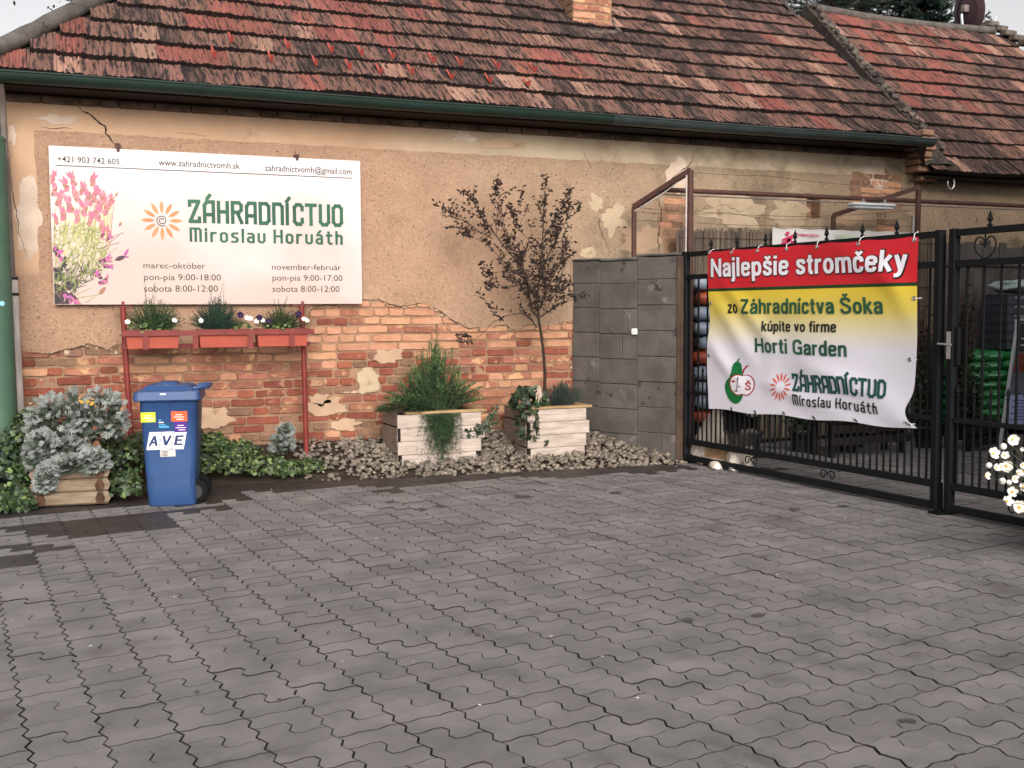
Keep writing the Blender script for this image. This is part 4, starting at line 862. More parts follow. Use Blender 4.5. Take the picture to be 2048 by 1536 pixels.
for i in range(620):
    x = 105+lr.random()**.8*105; y = lr.uniform(452, 590); xl = 225-(y-450)*.42+20*math.sin(y*.05)
    if x > xl: continue
    a = lr.gauss(1.2, .7); L_ = lr.uniform(8, 24); stroke_px((x, y), (x+L_*math.cos(a), y-L_*math.sin(a)), lr.uniform(1.2, 2.6), lr.choice(('lv_green', 'lv_green', 'lv_green2', 'lv_cream', 'lv_green3') if y < 540 else ('lv_green3', 'lv_green2', 'lv_green', 'lv_black', 'lv_dark')))
def head(x, y, s_, a, ck='warm'):
    d = V((math.cos(a), -math.sin(a))); b_ = 'lv_brown' if ck == 'warm' else 'lv_dark'; pk = ('lv_pink', 'lv_rose') if ck == 'warm' else ('lv_mauve', 'lv_rose')
    for k2 in range(5): petal(x-d.x*s_*(.9-k2*.28)+lr.uniform(-1, 1), y-d.y*s_*(.9-k2*.28), s_*.8, s_*.72, a+lr.uniform(-.5, .5), b_)
    for k2 in range(5): petal(x+d.x*s_*.3, y+d.y*s_*.3, s_*lr.uniform(.8, 1.5), s_*.42, a+lr.uniform(-.75, .75), lr.choice(pk))
    for k2 in range(4): petal(x-d.x*s_*lr.uniform(0, 1), y-d.y*s_*lr.uniform(0, 1), s_*.6, s_*.3, a+lr.uniform(-1.6, 1.6), lr.choice(pk))
for x, y, s_ in ((104, 358, 12), (108, 382, 12), (118, 400, 14), (133, 372, 13), (146, 362, 13), (152, 392, 15), (140, 412, 15), (165, 380, 12), (176, 398, 15), (185, 362, 12), (168, 420, 15), (190, 392, 15), (200, 408, 15), (208, 396, 12), (196, 430, 14), (180, 440, 13), (212, 420, 13), (218, 412, 11), (126, 430, 13), (112, 440, 11), (154, 436, 13), (222, 400, 9), (205, 455, 11), (216, 465, 10)): head(x, y, s_, lr.uniform(1.1, 2.0))
petal(231, 392, 7, 5, 1.0, 'lv_brown'); petal(234, 385, 4, 2, 1.2, 'lv_pink'); stroke_px((222, 402), (231, 393), 1, 'lv_brown')
for x, y, s_, a in ((111, 500, 12, -.6), (118, 512, 9, -.9), (207, 520, 11, .2), (214, 532, 9, -.1), (198, 552, 9, 2.3), (210, 560, 8, .6), (203, 565, 8, .2), (146, 596, 14, -.8), (136, 600, 10, 2.5), (205, 470, 8, 1.3), (216, 478, 7, .8)): head(x, y, s_, a, 'cool')
petal(230, 520, 22, 9, .35, 'lv_dark'); petal(248, 512, 17, 6, 1.0, 'lv_mauve'); petal(250, 514, 8, 3, .1, 'lv_mauve')
petal(238, 452, 9, 5, 1.0, 'lv_brown'); petal(242, 446, 5, 2, .6, 'lv_cream'); petal(198, 588, 19, 9, .8, 'lv_brown')
for a, b in (((200, 500), (246, 464)), ((205, 495), (240, 484)), ((190, 520), (234, 496)), ((170, 606), (200, 585)), ((150, 590), (185, 575)), ((152, 596), (190, 590)), ((205, 480), (246, 466)), ((108, 580), (132, 610)), ((110, 560), (140, 585))): stroke_px(a, b, 1.1, 'lv_brown' if a[0] > 195 else 'lv_green')
lv.build('printed_lavender', LVM, sign)

# ------------------------------------------------------------------ flower rack under the sign
rk = thing('flower_rack', 'dark red steel rack of two posts and a rail under the signboard', 'rack', (1.3, 9.62, .25))
YR = 9.60
for a in (((264, 905), (250, 690), (246, 614)), ((613, 906), (607, 690), (603, 612))):
    mb = MB(); pp = [W(x, y, YR) for x, y in a]; mb.tube([pp[0]+V((0, 0, -.1))]+pp, .024, 10); mb.build('post', 'rack_red', rk)
    pt = pp[2]; mb = MB(); mb.box((pt.x-.08, YR-.02, pt.z+.001), (pt.x+.09, YR+.14, pt.z+.008)); mb.build('top_plate', 'rack_red', rk)
Z0 = 1.262
mb = MB(); mb.box((.505, 9.388, Z0), (2.10, 9.396, Z0+.042)); mb.box((.505, 9.3965, Z0), (.511, YR, Z0+.01)); mb.box((2.094, 9.3965, Z0), (2.10, YR, Z0+.01)); mb.build('rail', 'rack_red', rk)
mb = MB(); mb.box((.505, 9.566, 1.15), (2.10, 9.574, 1.19)); mb.build('rear_rail', 'rack_red', rk)
for px in (291, 391, 501, 584):
    x = W(px, 675, 9.39).x; mb = MB(); mb.box((x-.022, 9.389, 1.15), (x+.022, 9.395, Z0-.001)); mb.box((x-.022, 9.3955, 1.15), (x+.022, 9.56, 1.156)); mb.build('bracket', 'rack_red', rk)
def needle_bush(mb, c, r, h, n, nd=.022, seed=0, mi=0, lean=(0, 0)):
    q = random.Random(seed)
    for i in range(n):
        a = q.random()*6.3; rr = r*q.random()**.6; z = q.random(); b = V((c[0]+rr*.25*math.cos(a), c[1]+rr*.25*math.sin(a), c[2])); t = V((c[0]+rr*math.cos(a)*(1.15-.5*z)+lean[0]*z, c[1]+rr*math.sin(a)*(1.05-.45*z)*.6+lean[1]*z, c[2]+h*(.25+.6*z)*(1-.35*rr/r)))
        if i < 4: t = V((c[0]+q.uniform(-.3, .3)*r, c[1]-.02, c[2]+h*q.uniform(.95, 1.12)))
        m = (b+t)/2+V((0, 0, .01)); mb.tube([b, m, t], [.0024, .0018, .0008], 3, mi, cap=False)
        for k in range(9):
            u = k/8; p = b.lerp(t, .3+.7*u); d = (t-b).normalized()+V((q.uniform(-1, 1), q.uniform(-1, 1), q.uniform(-.4, .9))); mb.blade(p, p+d.normalized()*nd*q.uniform(.7, 1.4), .0052, mi)
IVY = [(0, 0), (.32, -.08), (.5, .28), (.3, .45), (.36, .78), (0, 1.0), (-.36, .78), (-.3, .45), (-.5, .28), (-.32, -.08)]
OVAL = [(0, 0), (.2, .2), (.24, .5), (.13, .82), (0, 1), (-.13, .82), (-.24, .5), (-.2, .2)]
def pansy(p, r, white, name, grp, lab):
    mb = MB(); n = V((rnd.uniform(-.4, .2), -1, rnd.uniform(.1, .6))).normalized()
    for k in range(5): a = k*1.2566+.3; u = V((1, 0, 0)); w = n.cross(u).normalized(); u = w.cross(n); d = u*math.cos(a)+w*math.sin(a); mb.leaf(V(p)+n*(.0015*k), d, n, r, [(0, 0), (.35, .15), (.5, .55), (.3, .95), (0, 1.02), (-.3, .95), (-.5, .55), (-.35, .15)], 0)
    mb.leaf(V(p)+n*.010, n.orthogonal(), n, r*.25, OVAL, 1); mb.tube([V(p), V(p)-n*.02+V((0, 0, -.05))], .0015, 4, 2)
    return mb
tbs = [(.53, .97, 'leftmost'), (1.115, 1.545, 'middle'), (1.60, 2.055, 'rightmost')]; GT = 'terracotta window boxes on the red rack'
for i, (x0, x1, wh) in enumerate(tbs):
    t = thing('window_box', f'orange terracotta window box, {wh} of the three on the red rack', 'planter', ((x0+x1)/2, 9.48, 1.16), 0, GT)
    mb = MB(); a = .02; z0, z1 = 1.157, 1.297; yb0, yb1 = 9.42, 9.545; yt0, yt1 = 9.400, 9.560
    L = [(x0+a, yb0, z0), (x1-a, yb0, z0), (x1-a, yb1, z0), (x0+a, yb1, z0), (x0+.006, yt0+.006, z1), (x1-.006, yt0+.006, z1), (x1-.006, yt1-.006, z1), (x0+.006, yt1-.006, z1)]
    mb.add(L, [(0,3,2,1),(0,1,5,4),(1,2,6,5),(2,3,7,6),(3,0,4,7)]); mb.build('box', 'terracotta', t)
    mb = MB(); 
    for A, B_ in (((x0, yt0, z1-.002), (x1, yt0+.012, z1+.014)), ((x0, yt1-.012, z1-.002), (x1, yt1, z1+.014)), ((x0, yt0+.0125, z1-.002), (x0+.012, yt1-.0125, z1+.014)), ((x1-.012, yt0+.0125, z1-.002), (x1, yt1-.0125, z1+.014))): mb.box(A, B_)
    mb.build('rim', 'rack_red', t)
    mb = MB(); mb.box((x0+.014, yt0+.014, z1-.03), (x1-.014, yt1-.014, z1-.008)); mb.build('potting_soil', 'earth', t)
for i, (x, m, r, h, s_, lab, nt) in enumerate(((.77, 'conifer_small', .25, .38, 3, 'small bushy green conifer in the leftmost window box', 340), (1.28, 'conifer_blue', .24, .38, 4, 'small dark blue-green conifer in the middle window box', 360), (1.82, 'conifer_olive', .22, .27, 5, 'small low olive conifer in the rightmost window box', 280))):
    mb = MB(); needle_bush(mb, (x, 9.48, 1.29), r, h, nt, seed=s_); o = mb.build('dwarf_conifer', m, None, lab, 'shrub', 'dwarf conifers in the window boxes')
FL = [(255, 644, 1, 'far left of the leftmost window box'), (349, 641, 1, 'right end of the leftmost window box'), (402, 641, 1, 'left end of the middle window box'), (481, 630, 0, 'right part of the middle window box'), (494, 636, 1, 'right part of the middle window box'), (501, 637, 1, 'right end of the middle window box'),
      (513, 643, 1, 'left end of the rightmost window box, low'), (525, 641, 1, 'left part of the rightmost window box'), (519, 635, 0, 'left end of the rightmost window box, higher'), (597, 628, 0, 'post end of the rightmost window box'), (608, 638, 1, 'right end of the rightmost window box'), (614, 641, 1, 'right corner of the rightmost window box'), (538, 643, 0, 'left half of the rightmost window box, low')]
for px, py, wh, lab in FL:
    p = W(px, py, 9.405); mb = pansy(p, .022 if wh else .03, wh, '', '', ''); mb.build('pansy', ['petal_white' if wh else 'petal_violet', 'anther', 'stem_green'], None, ('white' if wh else 'dark violet')+' pansy bloom at the '+lab, 'flower', 'pansies in the window boxes')
for j, (x0, x1, n, lab) in enumerate(((.55, .75, 34, 'small variegated ivy sprig at the left of the leftmost window box'), (.8, .95, 24, 'small variegated ivy sprig at the right of the leftmost window box'), (1.40, 1.55, 34, 'small ivy sprig spilling over the rim of the middle window box'), (1.68, 1.93, 46, 'broad yellow-green ivy sprig in the rightmost window box'))):
    mb = MB(); q = random.Random(j)
    for k in range(n):
        p = V((q.uniform(x0, x1), q.uniform(9.39, 9.46), q.uniform(1.29, 1.36))); mb.leaf(p, (q.uniform(-1, 1), -.4, q.uniform(-.3, 1)), (q.uniform(-.4, .4), -1, .5), q.uniform(.018, .032), IVY, k % 2)
    mb.tube([((x0+x1)/2, 9.45, 1.28), ((x0+x1)/2-.02, 9.42, 1.32)], .002, 4, 1); mb.build('ivy_sprig', ['ivy_var', 'ivy'], None, lab, 'plant', 'ivy sprigs in the window boxes')

# ------------------------------------------------------------------ wheelie bin
A0 = G0(297, 1013); A1 = G0(392, 1011.5); ang = R(-12)
# bin axes: +x runs along the visible side towards the handle, +y away from the viewer
bw_ = (A1-A0).length; bin_ = thing('wheelie_bin', 'blue plastic wheelie bin with coloured stickers standing before the brick wall', 'bin', tuple(A0+(A1-A0)*.5), ang)
D = .40
def bl(name, mb, m, parent=None): return mb.build(name, m, parent or bin_, local=True)
mb = MB(); L = []
def rr(x0, x1, y0, y1, z, r):
    out = []
    for cx, cy, a0 in ((x1-r, y0+r, -90), (x1-r, y1-r, 0), (x0+r, y1-r, 90), (x0+r, y0+r, 180)):
        for k in range(4): t = R(a0+k*30); out.append((cx+r*math.cos(t), cy+r*math.sin(t), z))
    return out
hb = bw_/2
prof = [(0, hb-.012, .03), (.012, hb, .045), (.16, hb+.008, .045), (.40, hb+.02, .045), (.79, hb+.04, .045), (.80, hb+.052, .045), (.835, hb+.055, .045)]
for z, h, r in prof: L += rr(-h, h-.012*(z > .1), -.0+ (hb-h)*.6, D+(h-hb)*.6, z, r)
n = 16; fs = [(i*n+j, i*n+(j+1) % n, (i+1)*n+(j+1) % n, (i+1)*n+j) for i in range(len(prof)-1) for j in range(n)]+[tuple(range(n-1, -1, -1))]
mb.add(L, fs, 0, True); bl('body', mb, 'bin_blue')
mb = MB(); L = []
ht = hb+.045
for z, h, dy in ((.796, ht+.028, .028), (.806, ht+.036, .036), (.866, ht+.028, .028), (.874, ht-.01, -.01), (.905, ht-.045, -.045), (.912, ht-.07, -.07)): L += rr(-h, h-.03, -.02-dy, D+.02+dy, z, .035)
mb.add(L, [(i*n+j, i*n+(j+1) % n, (i+1)*n+(j+1) % n, (i+1)*n+j) for i in range(5) for j in range(n)]+[tuple(range(5*n, 6*n)), tuple(range(n-1, -1, -1))], 0, False)
lid = bl('lid', mb, 'bin_blue')
mb = MB(); L = rr(-ht+.11, ht-.17, .05, D-.05, .909, .03)+rr(-ht+.135, ht-.19, .075, D-.075, .930, .03); mb.add(L, [(j, (j+1) % n, n+(j+1) % n, n+j) for j in range(n)]+[tuple(range(n, 2*n))]); bl('lid_panel', mb, 'bin_blue', lid)
mb = MB(); mb.box((-.06, -.052, .845), (-.02, -.050, .855)); mb.add([(-.05, .012, .9128), (0, .012, .9128), (0, .03, .9128), (-.05, .03, .9128)], [(0, 1, 2, 3)]); bl('lid_badge', mb, 'plastic_white', lid)
mb = MB(); mb.tube([(ht-.05, .03, .885), (ht+.035, .03, .895), (ht+.055, .06, .895), (ht+.055, D-.06, .895), (ht+.035, D-.03, .895), (ht-.05, D-.03, .885)], .016, 8); bl('handle', mb, 'bin_blue')
mb = MB(); mb.tube([(ht-.02, -.03, .86), (ht-.02, D+.03, .86)], .018, 8); bl('hinge_rod', mb, 'bin_blue')
for y in (.035, D-.085):
    mb = MB(); mb.lathe((hb-.012, y, .098), [(.06, 0), (.094, .004), (.098, .012), (.098, .038), (.094, .046), (.06, .05)], 20, 0, 'Y'); w_ = bl('wheel', mb, 'dark_rubber'); mb = MB(); mb.lathe((hb-.012, y-.002, .098), [(.055, 0), (.055, .054)], 12, 0, 'Y'); bl('wheel_hub', mb, 'plastic_black', w_)
mb = MB(); mb.tube([(hb-.012, .04, .098), (hb-.012, D-.05, .098)], .012, 6); bl('axle', mb, 'steel')
def fy(z): return (-(.02+.02*(z-.4)/.39) if z > .4 else -(.008+.012*(z-.16)/.24))*.6-.0016
def sticker(name, x0, z0, x1, z1, m, sk=0, parent=None, lay_=0, q=None):
    mb = MB(); L = [(x0, z0), (x1, z0), (x1+sk, z1), (x0+sk, z1)]; mb.add([(x, fy(z)-lay_, z) for x, z in L], [(0, 1, 2, 3)]); return bl(name, mb, m, parent)
for k_ in range(2):
    mb = MB(); mb.cbox((-hb+.03+k_*(2*hb-.075), -.0075, .05), (-hb+.045+k_*(2*hb-.075), .01, .30), .003); bl('body_rib', mb, 'bin_rib')
s1 = sticker('sticker', -.205, .640, -.100, .715, 'st_yellow'); s2 = sticker('sticker', .012, .642, .128, .718, 'st_orange'); s3 = sticker('sticker', .032, .560, .125, .637, 'st_purple', lay_=.0006)
for st, x0, z0, m in ((s1, -.185, .652, 'plastic_white'), (s2, .03, .655, 'plastic_white'), (s3, .042, .575, 'plastic_white')):
    for k, (w1, w2) in enumerate(((.02, .07), (0, .075), (.012, .06))): sticker('print', x0+w1, z0+k*.017, x0+w2, z0+k*.017+.005, m, parent=st, lay_=.0012)
s4 = sticker('sticker', -.078, .596, -.006, .61, 'st_cyan')
for k, w in enumerate((.05, .035, .018)): sticker('print', -.078, .615+k*.018, -.078+w, .623+k*.018, 'plastic_white' if k == 1 else 'st_cyan', parent=s4, lay_=.0012)
for k, ch in enumerate('AVE'):
    x0 = -.172+k*.0905; s_ = sticker('letter_tile', x0, .432, x0+.086, .566, 'plastic_white', sk=.026, lay_=.0003); vs, fs, lv = helv(ch, .012); zc = .462; h = .074
    mb = MB(); mb.add([(x0+.018+v[0]*.060+.014*v[1], fy(zc+v[1]*h)-.0014-lv[i]*.0001, zc+v[1]*h) for i, v in enumerate(vs)], fs); bl('letter', mb, 'print_bin', s_)
s5 = sticker('sticker', -.075, .378, .035, .428, 'st_label')
for k in range(4): sticker('print', -.066, .385+k*.010, -.02, .389+k*.010, 'print_text', parent=s5, lay_=.0008)

# ------------------------------------------------------------------ left corner: green post, drain pipe
gp = thing('gate_post', 'thick faded green painted steel post at the left edge', 'post', (-.48, 9.40, 0))
mb = MB(); mb.tube([(-.415, 9.40, 0), (-.435, 9.40, 2.80)], .128, 20); mb.build('shaft', 'green_paint', gp)
mb = MB(); mb.lathe((-.435, 9.40, 2.80), [(.133, 0), (.133, .02), (.10, .05), (.03, .062)], 20); mb.build('cap', 'green_paint', gp)
mb = MB(); mb.tube([(-.418, 9.40, .36), (-.418, 9.40, .385)], .1305, 20); mb.build('weld_collar', 'green_paint', gp)
mb = MB(); c_ = W(4, 607, 9.27); mb.v = []; cc = V((c_.x, 0, c_.z))
th0 = math.asin(max(-1, min(1, (c_.x+.425)/.128))); L = []
for k in range(14): t = 2*math.pi*k/14; a = th0+.15*math.cos(t); L.append((-.425+.131*math.sin(a), 9.40-.131*math.cos(a), c_.z+.02*math.sin(t)))
mb.add(L, [tuple(range(14))]); mb.build('paint_spot', 'sticker_blue', gp)
dp = thing('downpipe', 'narrow drain pipe on the house corner, zinc above and white plastic below', 'pipe', (-.28, 9.62, 0))
xa, xb = W(18, 400, 9.66).x, W(34, 700, 9.66).x
mb = MB(); mb.tube([(-.33, 9.44, 3.26), (-.325, 9.60, 3.12), (xa-.02, 9.70, 3.0), (xa, 9.70, 1.76)], .026, 10); mb.build('upper_pipe', 'pipe_zinc', dp)
mb = MB(); mb.tube([(xa+.008, 9.70, 1.74), (xb, 9.70, 1.0), (xb+.01, 9.70, .2)], .034, 14); mb.build('lower_pipe', 'pipe_white', dp)
for z in (1.73, 1.60): mb = MB(); mb.tube([(xa+.008+(1.74-z)*.01, 9.70, z), (xa+.008+(1.74-z)*.01, 9.70, z+.024)], .0385, 14); mb.build('collar', 'plastic_black', dp)

# ------------------------------------------------------------------ planters
def ivy_mass(name, label, cells, n, seed, mats=('ivy', 'ivy_dark', 'ivy_var'), pv=.15, size=(.025, .05)):
    q = random.Random(seed); mb = MB()
    for k in range(n):
        c, rx, ry, rz = q.choice(cells); a = q.random()*6.3; e = math.asin(q.uniform(-.2, 1)); rr_ = q.uniform(.72, 1.06)
        nrm = V((math.cos(a)*math.cos(e), math.sin(a)*math.cos(e), math.sin(e))); p = V((c[0]+rx*nrm.x*rr_, c[1]+ry*nrm.y*rr_, c[2]+rz*nrm.z*rr_))
        if p.z < .008: p.z = .008+q.random()*.02
        nn = nrm+V((q.uniform(-.5, .5), q.uniform(-.5, .5)-.3, q.uniform(-.2, .6))); d = V((q.uniform(-1, 1), q.uniform(-1, .6), q.uniform(-1, .1)))
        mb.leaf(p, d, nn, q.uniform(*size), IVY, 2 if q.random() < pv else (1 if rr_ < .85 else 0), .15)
    for k in range(14):
        c, rx, ry, rz = q.choice(cells); a = q.random()*6.3; mb.tube([(c[0], c[1], max(0, c[2]-rz*.5)), (c[0]+rx*.6*math.cos(a), c[1]+ry*.6*math.sin(a), c[2]+rz*.3), (c[0]+rx*math.cos(a), c[1]+ry*math.sin(a), max(.01, c[2]))], .003, 4, 1)
    return mb.build(name, list(mats), label=label, cat='ivy', kind='stuff')
lp = thing('log_planter', 'low planter of weathered half-log boards with notched corners, left of the bin', 'planter', (.08, 8.9, 0))
q0 = G0(60, 1018); q1 = G0(222, 1010); ux = (q1-q0).normalized(); uy = V((-ux.y, ux.x, 0)); Lw = (q1-q0).length
def lpt(x, y, z): return q0+ux*x+uy*y+V((0, 0, z))
def board(mb, a, b, z0, h, d, side):       # half-round faced board with chamfered ends
    pr = [(0, 0), (-d*.75, h*.14), (-d, h*.5), (-d*.75, h*.86), (0, h)]
    A = V(a); B_ = V(b); t = (B_-A).normalized(); nn = V((t.y, -t.x, 0)); L = []
    for c, sgn in ((A, 1), (B_, -1)):
        for y, z in pr: e = .022*abs(z/h-.5)*2; L.append(c+t*sgn*e-nn*y*1+V((0, 0, z0+z)))
        for y, z in reversed(pr): e = .022*abs(z/h-.5)*2; L.append(c+t*sgn*e-nn*(.03+0*y)+V((0, 0, z0+z)))
    m_ = 10; mb.add(L, [tuple(range(m_)), tuple(range(2*m_-1, m_-1, -1))]+[(i, m_+i, m_+(i+1) % m_, (i+1) % m_) for i in range(m_)])
for k in range(3):
    z0 = .012+k*.098
    mb = MB(); board(mb, lpt(0, .012, 0), lpt(Lw, .012, 0), z0, .095, .022, 0); mb.build('board', 'wood_log', lp)
    mb = MB(); board(mb, lpt(Lw, .50, 0), lpt(0, .50, 0), z0, .095, .022, 0); mb.build('board', 'wood_log', lp)
    for x in (.075, Lw-.075):
        mb = MB(); y0 = -.03; zz = z0+.048; pts = [lpt(x+.034*math.cos(t), y0, zz+.046*math.sin(t)) for t in [math.pi/3*i for i in range(6)]]; mb.prism(pts, uy*.58); mb.build('cross_board', 'wood_end', lp)
mb = MB(); mb.add([lpt(.04, .04, .27), lpt(Lw-.04, .04, .27), lpt(Lw-.04, .46, .27), lpt(.04, .46, .27)], [(0, 1, 2, 3)]); mb.build('potting_soil', 'earth', lp)
DUST = [(0, 0), (.05, .12), (.28, .10), (.34, .24), (.12, .28), (.12, .36), (.40, .40), (.44, .56), (.16, .52), (.15, .60), (.34, .70), (.32, .84), (.12, .76), (.10, .92), (0, 1.02), (-.10, .92), (-.12, .76), (-.32, .84), (-.34, .70), (-.15, .60), (-.16, .52), (-.44, .56), (-.40, .40), (-.12, .36), (-.12, .28), (-.34, .24), (-.28, .10), (-.05, .12)]
def ragwort(name, label, cells, n, seed, size, extra=None):
    t = thing(name, label, 'plant', cells[0][0], 0, 'silver-leaved ragworts by the house wall'); q = random.Random(seed); mb = MB()
    for k in range(n):
        c, rx, ry, rz = q.choice(cells); a = q.random()*6.3; e = math.asin(q.uniform(-.55, 1)); rr_ = q.uniform(.55, 1.04)
        nrm = V((math.cos(a)*math.cos(e), math.sin(a)*math.cos(e), math.sin(e))); p = V((c[0]+rx*nrm.x*rr_, c[1]+ry*nrm.y*rr_, c[2]+rz*nrm.z*rr_))
        d = nrm*1.1+V((q.uniform(-.7, .7), q.uniform(-.7, .7)-.1, q.uniform(-.9, .7))); nn = V((q.uniform(-.6, .6), -1+q.uniform(-.4, .8), q.uniform(.2, 1.2)))
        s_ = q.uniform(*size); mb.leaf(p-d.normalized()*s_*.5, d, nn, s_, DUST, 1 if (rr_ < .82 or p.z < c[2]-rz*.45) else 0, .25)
    if extra:
        for k in range(3): mb.leaf(V(extra)+V((.02*k, 0, -.01*k)), (q.uniform(-1, 1), -.3, .5), (0, -1, .4), .05, OVAL, 2)
    mb.build('foliage', ['dusty', 'dusty_low', 'yellow_leaf'], t); st = MB()
    for k in range(26):
        c, rx, ry, rz = cells[0] if k % 3 else q.choice(cells); b = cells[0][0]; a = q.random()*6.3; st.tube([(b[0]+.04*math.cos(a), b[1]+.04*math.sin(a), b[2]-cells[0][3]*.9), (c[0]+rx*.5*math.cos(a), c[1]+ry*.5*math.sin(a), c[2]), (c[0]+rx*.85*math.cos(a), c[1]+ry*.85*math.sin(a), c[2]+rz*.45)], [.006, .004, .003], 5)
    st.build('stems', 'dusty_low', t)
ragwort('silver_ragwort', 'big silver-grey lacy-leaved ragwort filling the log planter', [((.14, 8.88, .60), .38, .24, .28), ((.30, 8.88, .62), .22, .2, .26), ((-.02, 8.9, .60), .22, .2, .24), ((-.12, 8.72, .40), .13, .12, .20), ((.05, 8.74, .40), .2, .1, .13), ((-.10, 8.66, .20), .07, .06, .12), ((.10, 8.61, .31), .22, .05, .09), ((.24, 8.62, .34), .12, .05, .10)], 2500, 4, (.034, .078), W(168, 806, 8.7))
ragwort('silver_ragwort', 'small silver-grey ragwort growing alone by the foot of the right rack post', [((1.80, 9.42, .30), .12, .1, .10), ((1.84, 9.45, .40), .07, .07, .08)], 300, 9, (.035, .07))
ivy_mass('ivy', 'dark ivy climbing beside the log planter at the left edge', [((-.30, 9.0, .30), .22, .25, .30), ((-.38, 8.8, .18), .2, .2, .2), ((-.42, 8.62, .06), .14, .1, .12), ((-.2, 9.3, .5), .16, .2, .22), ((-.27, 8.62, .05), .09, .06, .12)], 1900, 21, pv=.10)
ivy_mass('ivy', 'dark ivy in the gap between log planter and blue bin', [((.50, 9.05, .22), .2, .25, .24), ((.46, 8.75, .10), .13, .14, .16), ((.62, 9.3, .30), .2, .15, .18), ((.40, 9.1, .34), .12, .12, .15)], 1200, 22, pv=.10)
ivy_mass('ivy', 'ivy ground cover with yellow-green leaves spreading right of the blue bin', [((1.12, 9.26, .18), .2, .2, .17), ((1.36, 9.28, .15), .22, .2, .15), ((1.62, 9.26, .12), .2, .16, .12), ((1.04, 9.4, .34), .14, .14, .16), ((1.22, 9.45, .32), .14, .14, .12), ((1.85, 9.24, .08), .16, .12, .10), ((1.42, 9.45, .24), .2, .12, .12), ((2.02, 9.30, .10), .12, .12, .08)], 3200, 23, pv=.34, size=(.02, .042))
GP = 'whitewashed plank planters on the gravel'
def planter(label, fl, wd, dp_, rows, z0, stag, cap_l):
    t = thing('plank_planter', label, 'planter', (fl[0]+wd/2, fl[1]+dp_/2, z0), 0, GP); x0, y0 = fl; h = .118
    for k in range(rows):
        o = stag[k % len(stag)]; z = z0+k*(h+.003)
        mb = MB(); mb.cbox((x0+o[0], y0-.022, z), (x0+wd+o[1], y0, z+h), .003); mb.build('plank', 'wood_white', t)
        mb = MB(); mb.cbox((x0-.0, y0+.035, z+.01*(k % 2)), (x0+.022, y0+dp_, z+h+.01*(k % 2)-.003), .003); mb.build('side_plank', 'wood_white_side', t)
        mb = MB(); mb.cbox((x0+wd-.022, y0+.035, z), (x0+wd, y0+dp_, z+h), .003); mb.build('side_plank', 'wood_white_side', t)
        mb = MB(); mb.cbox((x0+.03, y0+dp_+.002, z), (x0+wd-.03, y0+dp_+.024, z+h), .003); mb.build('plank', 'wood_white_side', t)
    zt = z0+rows*(h+.003); 
    for a, b in ((x0, y0), (x0+wd-.035, y0), (x0, y0+dp_-.035), (x0+wd-.035, y0+dp_-.035)): mb = MB(); mb.box((a+.023*(a == x0)-.012, b+.001, z0-.05), (a+.033*(a != x0)+.024*(a == x0), b+.034, zt-.002)); mb.build('corner_post', 'wood_dark', t)
    mb = MB(); mb.cbox((x0+cap_l, y0-.035, zt), (x0+wd+.045, y0+.045, zt+.022), .003); mb.build('cap_board', 'wood_cap', t)
    mb = MB(); mb.cbox((x0+wd-.03, y0+.046, zt), (x0+wd+.045, y0+dp_+.02, zt+.022), .003); mb.build('cap_board', 'wood_cap', t)
    mb = MB(); mb.add([(x0+.03, y0+.01, zt-.03), (x0+wd-.03, y0+.01, zt-.03), (x0+wd-.03, y0+dp_-.01, zt-.03), (x0+.03, y0+dp_-.01, zt-.03)], [(0, 1, 2, 3)]); mb.build('potting_soil', 'earth', t); return zt
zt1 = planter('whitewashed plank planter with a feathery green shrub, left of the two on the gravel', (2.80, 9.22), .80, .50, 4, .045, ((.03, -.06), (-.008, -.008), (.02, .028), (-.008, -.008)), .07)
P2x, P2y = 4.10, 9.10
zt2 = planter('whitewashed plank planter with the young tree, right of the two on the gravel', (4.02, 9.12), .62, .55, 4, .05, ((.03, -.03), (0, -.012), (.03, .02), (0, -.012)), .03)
sh = thing('feathery_shrub', 'feathery dark green shrub with upright tips spilling over its white planter', 'shrub', (3.2, 9.42, zt1))
q = random.Random(3); mb = MB(); stm = MB()
for k in range(240):
    main = k < 20; a = q.random()*6.3; rr_ = q.random()**.7*.42; bx_ = 3.20+.22*math.cos(a)*q.random(); by = 9.44+.12*math.sin(a); hh = (.20+.42*math.exp(-((rr_*math.cos(a)+.0)/.20)**2))*q.uniform(.30, 1.08)
    t = V((3.22+rr_*math.cos(a)*1.25, 9.44+rr_*math.sin(a)*.5, zt1+hh*.98)); b = V((bx_, by, zt1-.02))
    stm.tube([b, b.lerp(t, .5)+V((0, 0, .03)), t], [.003, .002, .001], 3, 0, cap=False)
    for i in range(60):
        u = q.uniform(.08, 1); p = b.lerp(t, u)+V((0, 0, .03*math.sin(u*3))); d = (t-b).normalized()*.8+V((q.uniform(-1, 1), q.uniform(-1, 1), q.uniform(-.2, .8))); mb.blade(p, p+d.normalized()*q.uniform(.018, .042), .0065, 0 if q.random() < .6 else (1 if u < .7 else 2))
for (tx, hh) in ((3.10, .55), (3.16, .46), (3.25, .80), (3.23, .62), (3.40, .58), (3.47, .42), (2.98, .36), (3.33, .50)):
    t = V((tx, 9.42, zt1+hh)); b = V((3.22, 9.44, zt1)); stm.tube([b, V((tx, 9.43, zt1+hh*.5)), t], [.005, .003, .001], 4, 0)
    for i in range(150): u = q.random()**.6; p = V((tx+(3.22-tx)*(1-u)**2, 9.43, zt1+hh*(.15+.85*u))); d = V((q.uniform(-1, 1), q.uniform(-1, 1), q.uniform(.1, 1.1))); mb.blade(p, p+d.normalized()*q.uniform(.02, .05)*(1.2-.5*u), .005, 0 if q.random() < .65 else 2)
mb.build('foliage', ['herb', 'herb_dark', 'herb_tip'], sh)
hg = MB()
